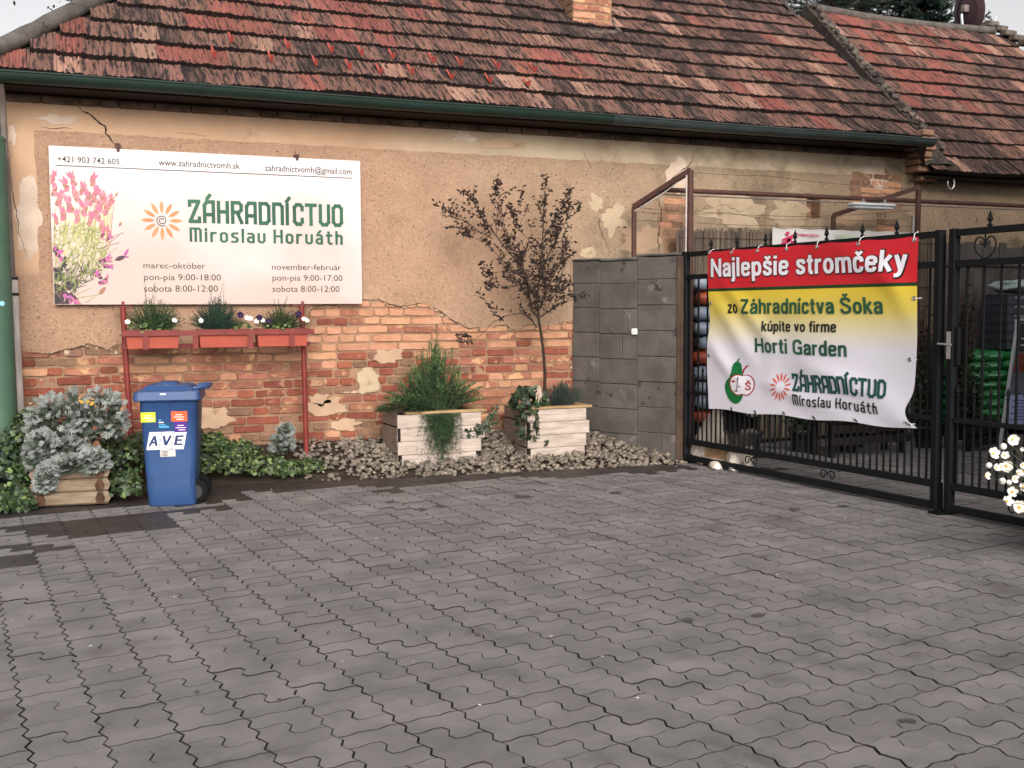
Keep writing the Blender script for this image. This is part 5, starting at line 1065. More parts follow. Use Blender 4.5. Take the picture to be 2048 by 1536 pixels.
for k in range(260):
    x = 3.20+q.gauss(0, .075); z1 = zt1-q.uniform(.1, .46); y = 9.185-q.random()*.05; pts = [V((x, 9.30, zt1+.01)), V((x+q.uniform(-.01, .01), y, zt1-.01)), V((x+q.uniform(-.03, .03), y-.01, (zt1+z1)/2)), V((x+q.uniform(-.05, .05), y-.01, z1))]
    for a, b in zip(pts, pts[1:]):
        for i in range(12): u = q.random(); p = a.lerp(b, u); d = V((q.uniform(-1, 1), q.uniform(-.6, .2), q.uniform(-1.2, 0))); hg.blade(p, p+d.normalized()*q.uniform(.015, .035), .004, 0 if q.random() < .6 else 1)
hg.build('hanging_shoots', ['herb', 'herb_dark'], sh); stm.build('stems', 'stem_green', sh)
lw = MB()
for k in range(1100):
    a = q.random()*6.3; r_ = q.random()**.5; p = V((2.92+.26*r_*math.cos(a), 9.36+.2*r_*math.sin(a), zt1+.01+.12*(1-r_*r_)*q.random()+.02*q.random())); d = V((math.cos(a)+q.uniform(-.6, .6), math.sin(a)-.3, q.uniform(-.2, .7))); lw.leaf(p, d, (q.uniform(-.5, .5), -.5, 1), q.uniform(.025, .06), [(0, 0), (.09, .3), (.11, .6), (0, 1), (-.11, .6), (-.09, .3)], 0 if q.random() < .7 else 1)
lw.tube([(2.95, 9.4, zt1-.03), (2.92, 9.38, zt1+.04)], .006, 5, 1)
lw.build('low_creeper', ['herb', 'herb_dark'], None, 'low dark leafy plant spreading over the left end of the left white planter', 'plant')
iv = MB(); q = random.Random(8)
for k in range(150): a = q.random(); p = V((3.45+.30*a, 9.19+.02*math.sin(a*9), .34+.17*a**2+q.uniform(-.03, .03)*(1+2*a))); iv.leaf(p, (q.uniform(-1, 1), -.3, q.uniform(-1, .5)), (q.uniform(-.3, .3), -1, .3), q.uniform(.018, .035), IVY, k % 2)
iv.tube([(3.45, 9.19, .34), (3.6, 9.18, .38), (3.74, 9.2, .5), (3.78, 9.3, .53)], .003, 5, 1)
iv.build('ivy_trail', ['ivy', 'ivy_dark'], None, 'dark ivy trail crossing the right corner of the left white planter', 'plant')
iv = MB(); q = random.Random(6)
for k in range(520):
    a = q.random()*6.3; e = math.asin(q.uniform(-.2, 1)); p = V((4.10+.17*math.cos(a)*math.cos(e), 9.26+.16*math.sin(a)*math.cos(e), zt2+.05+.15*math.sin(e)))
    if k % 4 == 0: p = V((q.uniform(3.92, 4.12), q.uniform(9.06, 9.2), q.uniform(zt2-.26, zt2+.05)))
    iv.leaf(p, (q.uniform(-1, 1), q.uniform(-1, .2), q.uniform(-1, .5)), V((math.cos(a), math.sin(a)-.6, .6)), q.uniform(.028, .055), IVY, 0 if q.random() < .6 else 1)
for px, y0, y1 in ((1070, 822, 880), (1075, 822, 868), (1092, 880, 890)):
    for j in range(14): p = W(px+q.uniform(-2, 4), y0+(y1-y0)*j/13, 9.085); iv.leaf(p, (q.uniform(-1, 1), -.2, -1), (0, -1, .2), .018, IVY, 1)
    iv.tube([W(px, y0, 9.085), W(px+2, (y0+y1)/2, 9.08), W(px+3, y1, 9.085)], .002, 4, 1)
iv.tube([(4.1, 9.26, zt2-.04), (4.1, 9.24, zt2+.1)], .008, 5, 1)
iv.build('ivy_clump', ['ivy', 'ivy_dark'], None, 'dark green ivy clump over the left corner of the right white planter', 'plant')
lv2 = MB(); q = random.Random(12)
for k in range(420): a = q.random()*6.3; r_ = q.random(); b = V((4.48+.05*math.cos(a), 9.36+.04*math.sin(a), zt2-.03)); t = V((4.50+.25*r_*math.cos(a), 9.36+.15*r_*math.sin(a), zt2+.27*(1-.4*r_)*q.uniform(.6, 1))); lv2.blade(b, t, .0055)
for k in range(900): a = q.random()*6.3; r_ = q.random(); t = V((4.50+.22*r_*math.cos(a), 9.36+.13*r_*math.sin(a), zt2+.22*(1-.4*r_)*q.uniform(.2, 1))); lv2.blade(t, t+V((.3*math.cos(a), .2*math.sin(a), 1)).normalized()*.035, .005)
lv2.build('lavender_tuft', 'lavender_grey', None, 'grey-green lavender tuft right of the tree stem in the right white planter', 'plant')
dr = MB(); q = random.Random(2)
for k in range(16): p0 = W(1078+q.uniform(-3, 5), 770+q.uniform(0, 6), 9.14); p1 = W(1078+q.uniform(-12, 8), 786+q.uniform(-6, 26), 9.10); dr.tube([p0, p0.lerp(p1, .5)+V((q.uniform(-.02, .02), -.01, .01)), p1], [.002, .006, .002], 4)
dr.tube([W(1080, 775, 9.14), W(1084, 825, 9.2)], .003, 4)
dr.build('withered_stalk', 'dry', None, 'pale withered drooping flower stalk beside the young tree stem', 'plant')
# young tree
tr = thing('young_tree', 'young small-leaved crab apple tree with dark sparse leaves in the right white planter', 'tree', (4.28, 9.33, zt2-.03))
q = random.Random(14); tk = MB(); lf = MB()
def wp(x, y, d): return W(x, y, 9.33+d)
tk.tube([wp(1090, 840, 0), wp(1089, 790, 0), wp(1090, 745, 0), wp(1086, 695, 0), wp(1080, 655, 0), wp(1076, 632, 0)], [.019, .017, .016, .0145, .014, .015], 8)
tk.build('trunk', 'bark', tr); br = MB()
MAIN = [([(1076, 635, 0), (1064, 622, .02), (1058, 590, .04), (1052, 555, .05), (1040, 530, .06), (1010, 495, .08), (985, 462, .1), (962, 430, .1), (946, 402, .12)], .011),
        ([(1078, 634, 0), (1074, 600, -.03), (1079, 560, -.05), (1084, 500, -.05), (1087, 440, -.06), (1090, 382, -.08)], .010), ([(1080, 634, 0), (1100, 622, -.06), (1118, 606, -.1), (1142, 600, -.12)], .008),
        ([(1074, 655, 0), (1060, 636, -.06), (1045, 626, -.1), (1010, 632, -.14), (985, 645, -.16), (960, 672, -.18), (945, 680, -.2)], .006), ([(1052, 556, .05), (1028, 545, 0), (1000, 515, -.05), (970, 485, -.08), (940, 472, -.1)], .005),
        ([(1079, 560, -.05), (1092, 520, -.1), (1112, 480, -.14), (1130, 445, -.16), (1142, 425, -.18)], .008), ([(1074, 632, 0), (1088, 590, .08), (1102, 560, .12), (1118, 530, .15), (1126, 505, .16)], .007),
        ([(1042, 532, .06), (1015, 480, .1), (1000, 440, .12), (990, 410, .14)], .005), ([(985, 478, .08), (950, 458, .06), (925, 440, .04), (905, 436, .02)], .004), ([(1057, 580, .04), (1035, 560, -.05), (1010, 540, -.1), (985, 548, -.12)], .004),
        ([(1080, 600, -.03), (1096, 585, -.05), (1118, 560, -.08), (1136, 520, -.1)], .005), ([(1078, 580, -.03), (1094, 545, .02), (1106, 500, .04), (1112, 470, .05)], .005), ([(1090, 625, -.05), (1108, 590, -.02), (1128, 575, .0)], .004), ([(1083, 520, -.05), (1066, 490, .02), (1040, 460, .05), (1032, 440, .06)], .004), ([(1060, 600, 0), (1040, 570, -.1), (1015, 572, -.12), (988, 575, -.14)], .004), ([(1058, 560, .04), (1030, 500, .1), (1008, 455, .14), (995, 385, .16)], .004), ([(1085, 480, -.05), (1105, 450, -.02), (1120, 425, 0), (1128, 400, 0)], .005)]
def twig(p, d, L_, r, depth):
    n = 4; pts = [p]; dd = V(d).normalized()
    for i in range(n): dd = (dd+V((q.uniform(-.25, .25), q.uniform(-.25, .25), q.uniform(-.15, .25)))).normalized(); pts.append(pts[-1]+dd*L_/n)
    br.tube(pts, [r*(1-.17*i) for i in range(n+1)], 3 if depth else 4, cap=False)
    for i in range(1, n+1):
        for j in range(q.choice((1, 1, 2))): lf.leaf(pts[i]+V((q.uniform(-.01, .01),)*3), dd*.5+V((q.uniform(-1, 1), q.uniform(-1, 1), q.uniform(-.9, .5))), (q.uniform(-1, 1), -1, q.uniform(-.5, 1)), q.uniform(.026, .048), OVAL, 0, .2)
        if depth < 1 and q.random() < .5: twig(pts[i], dd+V((q.uniform(-.9, .9), q.uniform(-.9, .9), q.uniform(-.3, .6))), L_*.5, r*.6, depth+1)
for path, r in MAIN:
    P = [wp(*p) for p in path]; n = len(P); br.tube(P, [r*(1-.72*i/(n-1)) for i in range(n)], 6)
    for i in range(1, n):
        for j in range(3 if r > .0065 else 2):
            b = P[i-1].lerp(P[i], q.random()); dd = (P[i]-P[i-1]).normalized()+V((q.uniform(-.8, .8), q.uniform(-.7, .7), q.uniform(-.2, .8)))
            if path[i][1] < 615 or q.random() < .4: twig(b, dd, q.uniform(.10, .26), .0026, 0)
    twig(P[-1], P[-1]-P[-2], .1, .002, 0)
br.build('limbs', 'bark', tr); lf.build('leaves', 'tree_leaf', tr)

# ------------------------------------------------------------------ concrete block wall
bwl = thing('block_wall', 'dark grey concrete block wall between house and gate', 'wall', (5.1, 9.3, 0))
WA = V((4.846, 9.835, 0)); WB = V((5.402, 8.745, 0)); wd_ = (WB-WA).normalized(); wn_ = V((-wd_.y, wd_.x, 0))
if wn_.x < 0: wn_ = -wn_
WLn = (WB-WA).length; cols = [0, .335, .775, WLn]
def wbox(mb, s0, s1, t0, t1, z0, z1, c=.006):
    tmp = MB(); tmp.cbox((s0, t0, z0), (s1, t1, z1), c); mb.add([WA+wd_*v[0]+wn_*v[1]+V((0, 0, v[2])) for v in tmp.v], [f[::-1] for f in tmp.f])
q = random.Random(4)
for c_ in range(3):
    s0, s1 = cols[c_], cols[c_+1]; dz = (0, -.012, .022)[c_]; z = .0; k = 0
    while z < 1.93:
        h = .246; z1 = min(z+h+(dz if k == 0 else 0), 1.945+(.0, -.01, .015)[c_]); mb = MB(); off = q.uniform(-.004, .006)
        parts = [(s0, s1)] if not (c_ == 2 and k == 0) and not (c_ == 1 and k in (0, 4)) else [(s0, s0+(s1-s0)*.62), (s0+(s1-s0)*.62, s1)]
        if c_ == 1 and k == 5: parts = [(s0, s0+.33), (s0+.33, s1)]
        for a, b in parts:
            mb = MB(); wbox(mb, a+.003, b-.003, off, .19, z+.003, z1-.003); mb.build('concrete_block', 'concrete', bwl)
        z = z1; k += 1
mb = MB(); wbox(mb, .002, WLn-.004, .012, .186, .0, 1.93, .002); mb.build('block_mortar', 'verge_mortar', bwl)
for c_ in range(3):
    s0, s1 = cols[c_], cols[c_+1]; mb = MB(); wbox(mb, s0+(.004 if c_ else -.006), s1-.004, -.008, .195, 1.95+(0, -.012, .017)[c_], 1.972+(0, -.006, .02)[c_], .008); mb.build('coping', 'coping', bwl)
mb = MB(); wbox(mb, WLn+.001, WLn+.03, -.006, .20, 0, 1.96, .004); mb.build('end_render', 'end_render', bwl)
dbp = thing('doorbell', 'small white plastic doorbell box on the grey block wall', 'doorbell', tuple(WA+wd_*.73+V((0, 0, 1.2))))
mb = MB(); wbox(mb, .735, .795, -.034, -.008, 1.215, 1.275, .006); mb.build('case', 'plastic_white', dbp)
mb = MB(); wbox(mb, .757, .772, -.038, -.0345, 1.24, 1.255, .001); mb.build('button', 'lamp_white', dbp)

# ------------------------------------------------------------------ iron gate
GO = V((5.75, 5.73, 0)); GD = V((-.079, 1, 0)).normalized(); GN = V((-GD.y, GD.x, 0))     # GN points to the viewer's side
def gpt(s, z, o=0): return GO+GD*s+GN*o+V((0, 0, z))
def gsz(px, py): p = ONP(px, py, GO, GN); return ((p-GO).dot(GD), p.z)
def gb_(mb, s0, z0, s1, z1, w, h=None): mb.beam(gpt(s0, z0), gpt(s1, z1), w, h)
def finial(parent, s, z, sc=1):
    mb = MB(); b = gpt(s, z); mb.lathe(b, [(.006*sc, 0), (.017*sc, .006*sc), (.017*sc, .014*sc), (.008*sc, .02*sc), (.008*sc, .03*sc), (.02*sc, .045*sc), (.012*sc, .075*sc), (.001, .105*sc)], 6, smooth=False); mb.build('finial', 'iron_black', parent)
def scroll(parent, s, z, r, mir=1, vert=1):
    mb = MB()
    for sg in (-1, 1):
        P = []
        for i in range(26):
            t = i/25; a = t*math.pi*2.3; rr_ = r*(1-.78*t); P.append(gpt(s+sg*(r*1.02-rr_*math.cos(a)*1.0)*mir, z+vert*(rr_*math.sin(a))))
        mb.tube(P, .0055, 5)
    mb.build('scroll', 'iron_black', parent)
def leaf_gate(name_lab, s0, s1, tall, short, fin, loc):
    t = thing('gate_leaf', name_lab, 'gate', loc, 0, 'leaves of the black iron yard gate')
    for s in (s0, s1): mb = MB(); gb_(mb, s, .03, s, 2.0, .055, .05); mb.build('stile', 'iron_black', t)
    a, b = min(s0, s1)+.03, max(s0, s1)-.03
    for z, h in ((1.972, .045), (1.76, .045), (.672, .03), (.205, .05), (.05, .05)): mb = MB(); gb_(mb, a, z, b, z, .04, h); mb.build('rail', 'iron_black', t)
    for s in tall:
        mb = MB(); gb_(mb, s, .231, s, 1.737, .013); mb.build('tall_bar', 'iron_black', t)
    for s in short:
        mb = MB(); gb_(mb, s, .231, s, .84, .012); mb.build('short_bar', 'iron_black', t); finial(t, s, .84, .8)
    for s in fin: finial(t, s, 1.995, 1.05)
    return t
tallA = [.17+.1335*i for i in range(22) if .17+.1335*i < 2.98]; shortA = [s+.0667 for s in tallA if s+.0667 < 2.98]
g1 = leaf_gate('wide black iron gate leaf with spear tips, carrying the red and yellow banner', 3.03, .085, tallA, shortA, (2.66, 2.293, 1.918, 1.556, 1.196, .818, .482), (5.63, 7.3, 0))
tallB = [-.149-.1345*i for i in range(16)]; shortB = [-.092-.1325*i for i in range(16)]
g2 = leaf_gate('black iron gate leaf with heart scrolls running out of the right edge', -.035, -2.35, tallB, shortB, (-.318, -.68, -1.05, -1.42, -1.8), (5.85, 4.6, 0))
for s in (2.08, 1.15): scroll(g1, s, .125, .045)
scroll(g2, -.60, .125, .05); scroll(g2, -1.5, .125, .05)
def heart(parent, s, z, r):
    mb = MB()
    for sg in (-1, 1):
        P = chaikin([V((sg*x, y)) for x, y in ((0, -1), (.5, -.78), (.92, -.32), (1.05, .2), (.85, .72), (.45, .82), (.14, .58), (.12, .26), (.36, .16), (.46, .36), (.34, .46))], 2)
        mb.tube([gpt(s+p.x*r, z+p.y*r) for p in P], .0055, 5)
    mb.tube([gpt(s, z+r*.35), gpt(s, z+r*1.12)], .006, 5); mb.lathe(gpt(s, z+.1*r), [(.002, -.02), (.012, 0), (.002, .03)], 6); mb.build('heart_scroll', 'iron_black', parent)
for s in (-.285, -1.05, -1.8): heart(g2, s, 1.865, .082)
mb = MB(); gb_(mb, 3.075, 0, 3.075, 1.99, .05, .05); hp = mb.build('hinge_post', 'iron_black', None, 'square black steel gate post against the block wall end', 'post')
mb = MB(); gb_(mb, .045, 0, .045, .03, .05, .05); mb.beam(gpt(.035, .006), gpt(.035, .012)+V((0, 0, .0)), .12, .12); mb.box((5.66, 5.70, .001), (5.84, 5.80, .008)); gs = mb.build('drop_bolt_plate', 'iron_black', g1)
mb = MB(); gb_(mb, .035, -.005, .035, .22, .018); mb.build('drop_bolt', 'iron_black', g1)
lk = MB(); lk.beam(gpt(-.03, 1.10, .034), gpt(-.03, 1.29, .034), .008, .03, up=GD); lk.build('lock_plate', 'steel', g2)
lk = MB(); lk.tube([gpt(-.03, 1.20, .034), gpt(-.03, 1.20, .07)], .008, 6); lk.tube([gpt(.03, 1.205, .07), gpt(-.085, 1.20, .07)], .008, 6); lk.build('lever_handle', 'steel', g2)
lk = MB(); lk.beam(gpt(-.075, 1.06), gpt(-.075, 1.32), .03, .045); lk.build('lock_case', 'iron_black', g2)

# ------------------------------------------------------------------ banner on the gate: cloth, ties, eyelets, lettering that follows the folds
ban = thing('banner', 'large red, yellow and white cloth banner tied to the black gate', 'banner', tuple(gpt(1.45, .55, .04)))
def cloth(a, b, o=0.0):
    """a 0..1 left to right, b 0..1 bottom to top"""
    sL = 2.655-.03*(1-b)+.035*math.sin(b*math.pi*2.2+.4)*(1-abs(2*b-1)); sR = .248+.012*math.sin(b*9)
    sR += .075*math.exp(-((b-.085)/.075)**2)*(1 if b > .0 else 0)*(b > .0)-.045*(1-b)**6*0
    if b < .03: sR = .215+(sR-.215)*b/.03
    zb = .545+.040*a; zt = 1.985-.018*a; s = sL+(sR-sL)*a; z = zb+(zt-zb)*b
    z -= .010*abs(math.sin(a*math.pi*6.2))*(b > .9)*(b-.9)*10; z += .008*math.sin(a*20)*(1-b)**4
    w = 0
    for (x0, y0, x1, y1, wd, am) in ((.02, .72, .32, .22, .045, .022), (.10, .78, .42, .34, .04, .020), (.0, .45, .22, .12, .04, .02), (.55, .30, .98, .10, .05, .020), (.7, .95, .98, .70, .05, .014), (.30, .20, .75, .03, .045, .018), (.86, .9, .99, .5, .04, .012), (.45, .62, .95, .80, .07, .012), (.33, .45, .40, .0, .05, .010)):
        dx, dy = x1-x0, y1-y0; L2 = dx*dx+dy*dy; t = max(0, min(1, ((a-x0)*dx+(b-y0)*dy)/L2)); d = math.hypot(a-x0-t*dx, b-y0-t*dy); w += am*math.exp(-(d/wd)**2)*math.sin(math.pi*min(1, .15+t*.85))
    w += .010*math.sin(a*11+b*3)*math.sin(b*4.5)+.012*noise.noise(V((a*3, b*3, 1)))
    w += .015*math.exp(-((a-.97)/.07)**2-((b-.05)/.07)**2)
    return gpt(s, z, .040+w+o)
NA, NB = 96, 64; mb = MB()
for j in range(NB+1):
    for i in range(NA+1): mb.v.append(tuple(cloth(i/NA, j/NB)))
for j in range(NB):
    for i in range(NA): k = j*(NA+1)+i; mb.f.append([k, k+1, k+NA+2, k+NA+1]); mb.m.append(0); mb.sm.append(True)
co = mb.build('cloth', 'banner_cloth', ban); uvl = co.data.uv_layers.new(name='UVMap')
for l_ in co.data.loops: v = l_.vertex_index; uvl.data[l_.index].uv = ((v % (NA+1))/NA, (v//(NA+1))/NB)
def ab(px, py): s, z = gsz(px, py); a = (2.64-s)/(2.64-.24); zb = .545+.040*a; zt = 1.985-.018*a; return V((a, (z-zb)/(zt-zb)))
def Z8(x, y): return (1400+x/3.658, 460+y/3.658)
def cloth_shape(vs, fs, name, m, off=.004, lv=None, parent=None, cut=.03):
    bm = bmesh.new(); bv = [bm.verts.new((v[0], v[1], (lv[i] if lv else 0))) for i, v in enumerate(vs)]
    for f in fs:
        try: bm.faces.new([bv[i] for i in f])
        except ValueError: pass
    bmesh.ops.triangulate(bm, faces=bm.faces)
    for it in range(3):
        e = [e for e in bm.edges if (e.verts[0].co.xy-e.verts[1].co.xy).length > cut]
        if not e: break
        bmesh.ops.subdivide_edges(bm, edges=e, cuts=1); bmesh.ops.triangulate(bm, faces=[f for f in bm.faces if len(f.verts) > 3])
    bm.verts.index_update(); mb = MB(); mb.add([cloth(v.co.x, v.co.y, off+v.co.z*.00006) for v in bm.verts], [[v.index for v in f.verts] for f in bm.faces]); bm.free(); return mb.build(name, m, parent or ban)
def ban_text(name, body, bl_, br_, tl_, m, bold=.012, off=.004, stroke=None, grow=0, italic=0):
    O, U, T_ = ab(*Z8(*bl_)), ab(*Z8(*br_)), ab(*Z8(*tl_)); U = U-O; T_ = T_-O
    if stroke: vs, fs, lv = strokes(body, *stroke)
    else: vs, fs, lv = helv(body, grow)
    return cloth_shape([O+U*x+T_*y for x, y in vs], fs, name, m, off, lv)
ban_text('lettering_outline', 'Najlepšie stromčeky', (110, 350), (1562, 303), (112, 205), 'print_black', 0, .0032, grow=.024)
ban_text('lettering', 'Najlepšie stromčeky', (116, 345), (1556, 298), (118, 208), 'print_white', 0, .0062)
ban_text('lettering', 'zo', (228, 610), (298, 609), (228, 518), 'print_black', .018)
ban_text('lettering', 'Záhradníctva Šoka', (325, 613), (1368, 613), (325, 505), 'print_green', .026)
ban_text('lettering', 'kúpite vo firme', (478, 740), (1028, 748), (476, 664), 'print_black', .02)
ban_text('lettering', 'Horti Garden', (432, 893), (1112, 929), (424, 788), 'print_green', .024)
ban_text('lettering', 'ZÁHRADNÍCTVO', (730, 1166), (1412, 1221), (712, 1058), 'print_teal', stroke=(.20, .24))
ban_text('lettering', 'Miroslav Horváth', (742, 1272), (1385, 1342), (737, 1205), 'print_black', stroke=(.17, .34))
def cs(pts, name, m, off=.004): P = [ab(*Z8(*p)) for p in pts]; return cloth_shape(P, [list(range(len(P)))], name, m, off, cut=.04)
cs([(272, 1040), (275, 1000), (285, 972), (302, 962), (325, 966), (337, 985), (342, 1030), (350, 1060), (352, 1200), (335, 1240), (310, 1264), (285, 1270), (258, 1258), (235, 1228), (218, 1180), (215, 1140), (228, 1105), (255, 1080)], 'pear_emblem', 'print_pear', .004)
cs([(300, 962), (318, 936), (327, 940), (310, 964)], 'pear_stalk', 'print_pear', .0044)
ap = lambda k: [(344+97*k*math.cos(t)*(1-.05*math.cos(2*t))+(0), 1128+86*k*math.sin(t)-(6*k*math.sin(t) if math.sin(t) < 0 else 0)-(14*k*math.exp(-((t-math.pi/2)/.22)**2))+(12*k*math.exp(-((t-3*math.pi/2)/.25)**2))) for t in [2*math.pi*i/40 for i in range(40)]]
cs(ap(1), 'apple_outline', 'print_red', .0048); cs(ap(.91), 'apple_emblem', 'print_white', .0058)
cs([(342, 1044), (350, 1015), (368, 992), (388, 986), (390, 993), (374, 1002), (358, 1024), (352, 1048)], 'apple_stalk', 'print_red', .0052)
ban_text('emblem_letter', 'Š', (366, 1166), (408, 1170), (366, 1108), 'print_red', 0, .0068)
for i, L_ in enumerate((((316, 1070), (322, 1072), (308, 1178), (302, 1177)), ((285, 1112), (300, 1103), (318, 1108), (300, 1107)), ((300, 1088), (318, 1082), (322, 1086), (306, 1092)), ((275, 1176), (300, 1170), (330, 1182), (302, 1176)), ((282, 1182), (302, 1172), (306, 1186), (301, 1178)))): cs(L_, 'root_mark', 'print_text', .0068+i*.0001)
for k_ in range(14):
    t = 2*math.pi*k_/14+.2; L_ = []
    for u, w_ in ((0, 0), (.25, .7), (.55, 1), (.8, .7), (1, 0), (.8, -.7), (.55, -1), (.25, -.7)): r_ = 38+72*u; L_.append((632+r_*math.cos(t)*.72-w_*7*math.sin(t), 1150+r_*math.sin(t)+w_*7*math.cos(t)))
    cs(L_, 'sun_ray', 'print_coral')
for a, b in ((0.01, .992), (.145, .985), (.285, .985), (.43, .985), (.58, .985), (.77, .985), (.985, .985), (.135, .012), (.27, .012), (.42, .012), (.57, .012), (.76, .012), (.985, .02), (.012, .67), (.014, .34), (.99, .68), (.975, .36)):
    mb = MB(); c_ = cloth(a, b, .003); P = [cloth(a+.007*math.cos(t), b+.011*math.sin(t), .003) for t in [2*math.pi*i/8 for i in range(8)]]; mb.tube(P, .003, 4, closed=True); mb.add([cloth(a+.005*math.cos(t), b+.008*math.sin(t), .0028) for t in [2*math.pi*i/8 for i in range(8)]], [tuple(range(8))], 1); mb.build('eyelet', ['steel', 'print_black'], ban)
for a in (.012, .145, .285, .43, .58, .77, .985):
    mb = MB(); p = cloth(a, .982, .006); s = (p-GO).dot(GD); mb.tube([p, gpt(s, 1.985, .03), gpt(s-.004, 2.002, .0), gpt(s+.004, 1.985, -.028), gpt(s, 1.94, -.022), gpt(s, 1.945, .028)], .0032, 5); mb.build('cable_tie', 'plastic_white', ban)
for a, b in ((.99, .68), (.985, .02), (.975, .36)):
    mb = MB(); p = cloth(a, b, .006); mb.tube([p, p-GD*.02-GN*.02, p-GD*.035-GN*.04], .0028, 5); mb.build('cable_tie', 'plastic_white', ban)

# ------------------------------------------------------------------ pergola of rusty pipe over the yard, lamp and wires
pg = thing('pipe_pergola', 'rusty brown pipe frame standing against the house wall behind the gate', 'frame', (6.5, 9.4, 0))
pA, pB, pC, pD = V((5.425, 9.60, 2.492)), V((5.71, 9.0, 2.80)), V((7.95, 9.62, 2.485)), V((8.85, 9.30, 2.79))
for a in (pA, pB, pC, pD): mb = MB(); mb.tube([(a.x, a.y, 0), a], .030 if a in (pB, pD) else .026, 8); mb.build('upright', 'iron_rust', pg)
for a, b in ((pA, pB), (pC, pD)): mb = MB(); mb.beam(a, b, .05, .05); mb.build('sloping_beam', 'iron_rust', pg)
u1 = W(1318, 379, 9.33); u2 = W(2048, 412, 9.33); mb = MB(); mb.tube([u1, u2+V((2.6, 0, 0))], .024, 8); mb.build('long_pipe', 'iron_rust', pg)
mb = MB(); mb.tube([u1+V((0, .0, -.045)), V((7.9, 9.33, u1.z-.05)), u2+V((2.6, 0, -.045))], .008, 6); mb.build('cable_conduit', 'pipe_zinc', pg)
mb = MB(); mb.tube([pA+V((0, -.02, -.04)), (pA+pB)/2+V((0, -.02, -.05)), pB+V((-.045, 0, -.05)), pB+V((-.05, 0, -.9))], .008, 6); mb.build('cable_conduit', 'pipe_white', pg)
mb = MB(); c0 = W(1700, 405, 9.3); c1 = W(1786, 409, 9.3); mb.cbox((c0.x, 9.24, c0.z-.035), (c1.x, 9.36, c0.z-.0), .012); lp_ = thing('tube_lamp', 'unlit white fluorescent tube lamp hung on the rusty pergola pipe', 'lamp', tuple(c0)); mb.build('housing', 'lamp_white', lp_)
mb = MB(); mb.cbox((c0.x+.02, 9.255, c0.z-.062), (c1.x-.02, 9.345, c0.z-.0355), .01); mb.build('diffuser', 'lamp_white', lp_)
mb = MB(); 
for t in (.3, .8): x = c0.x+(c1.x-c0.x)*t; mb.box((x-.012, 9.29, c0.z), (x+.012, 9.31, c0.z+.045))
mb.build('bracket', 'steel', lp_)
WIR = [('upper thin wire sagging between the pergola uprights', [(1385, 345), (1540, 352), (1700, 370), (1833, 378)], 9.2), ('middle thin wire between the pergola uprights, with hooks', [(1272, 415), (1385, 422), (1550, 432), (1660, 432), (1830, 420)], 9.4), ('lower thin wire above the reed screen', [(1274, 440), (1385, 445), (1560, 452), (1840, 452)], 9.5), ('slack black cable dipping between pergola uprights', [(1274, 424), (1380, 428), (1450, 424), (1560, 440), (1640, 436), (1760, 442), (1840, 430)], 9.45)]
for lab, pts, y in WIR:
    mb = MB(); P = [W(a, b, y) for a, b in pts]; PP = []
    for a, b in zip(P, P[1:]): PP += [a.lerp(b, t) + V((0, 0, -.008*math.sin(math.pi*t))) for t in (0, .33, .66)]
    mb.tube(PP+[P[-1]], .0028, 4); mb.build('wire', 'iron_rust', None, lab, 'wire', 'wires strung over the yard')
mb = MB(); mb.tube([W(1828, 430, 9.45)+V((0, 0, -2.5)), W(1828, 432, 9.45)], .03, 8); mb.build('galvanised_post', 'steel', None, 'pale galvanised tube standing beside the right pergola upright', 'post')

# ------------------------------------------------------------------ reed screen, board fence, pink-lettered banner
rs = thing('reed_screen', 'weathered grey-brown reed screen along the yard wall', 'fence', (7.8, 9.66, 0)); mb = MB(); q = random.Random(31)
x = 5.95
while x < 9.45:
    z1 = 2.30+.03*noise.noise(V((x*3, 0, 0)))+q.uniform(-.03, .02); w = q.uniform(.004, .009); y = 9.62+q.uniform(-.012, .012); dx = q.uniform(-.02, .02)
    mb.add([(x-w, y, .05), (x, y-w, .05), (x+w, y, .05), (x-w+dx, y, z1), (x+dx, y-w, z1), (x+w+dx, y, z1)], [(0, 1, 4, 3), (1, 2, 5, 4)]); x += w*1.35
mb.build('reeds', 'reed', rs, kind='stuff'); mb = MB()
for z in (.5, 1.1, 1.7, 2.2): mb.tube([(5.95, 9.60, z), (9.45, 9.60, z)], .004, 4); 
mb.build('binding_wires', 'iron_rust', rs, kind='stuff'); mb = MB(); mb.box((5.95, 9.64, .05), (9.45, 9.655, 2.275)); mb.build('backing', 'reed', rs)
bfn = thing('board_fence', 'weathered grey board fence behind the right gate leaf', 'fence', (10.8, 9.6, 0)); x = 9.5
while x < 13.0: w = q.uniform(.10, .14); mb = MB(); mb.box((x, 9.58+q.uniform(0, .01), .05), (x+w, 9.60+q.uniform(0, .006), 2.20+q.uniform(-.03, .03))); mb.build('board', 'board_grey', bfn); x += w+.008
for z in (.5, 1.95): mb = MB(); mb.box((9.5, 9.555, z), (13, 9.578, z+.07)); mb.build('cross_rail', 'board_grey', bfn)
ms = thing('charity_banner', 'long white cloth banner with pink lettering hung on the reed screen', 'banner', (8, 9.55, 2.0)); YM = 9.54
mb = MB(); n = 24; x0, x1 = W(1545, 455, YM).x, W(1822, 462, YM).x
for i in range(n+1):
    x = x0+(x1-x0)*i/n
    for z in (1.95, 2.13, 2.325-.012*abs(math.sin(i*.8))): mb.v.append((x, YM+.012*math.sin(i*1.1), z))
for i in range(n):
    for j in range(2): a = i*3+j; mb.f.append([a, a+3, a+4, a+1]); mb.m.append(0); mb.sm.append(True)
mb.build('cloth', 'banner_cloth_white', ms)
wall_text('lettering', 'Podporujeme', 1592, 1638, 472, 472.5, 466, 'print_pink', bold=.02, parent=ms, Y=YM-.016)
mb = MB()
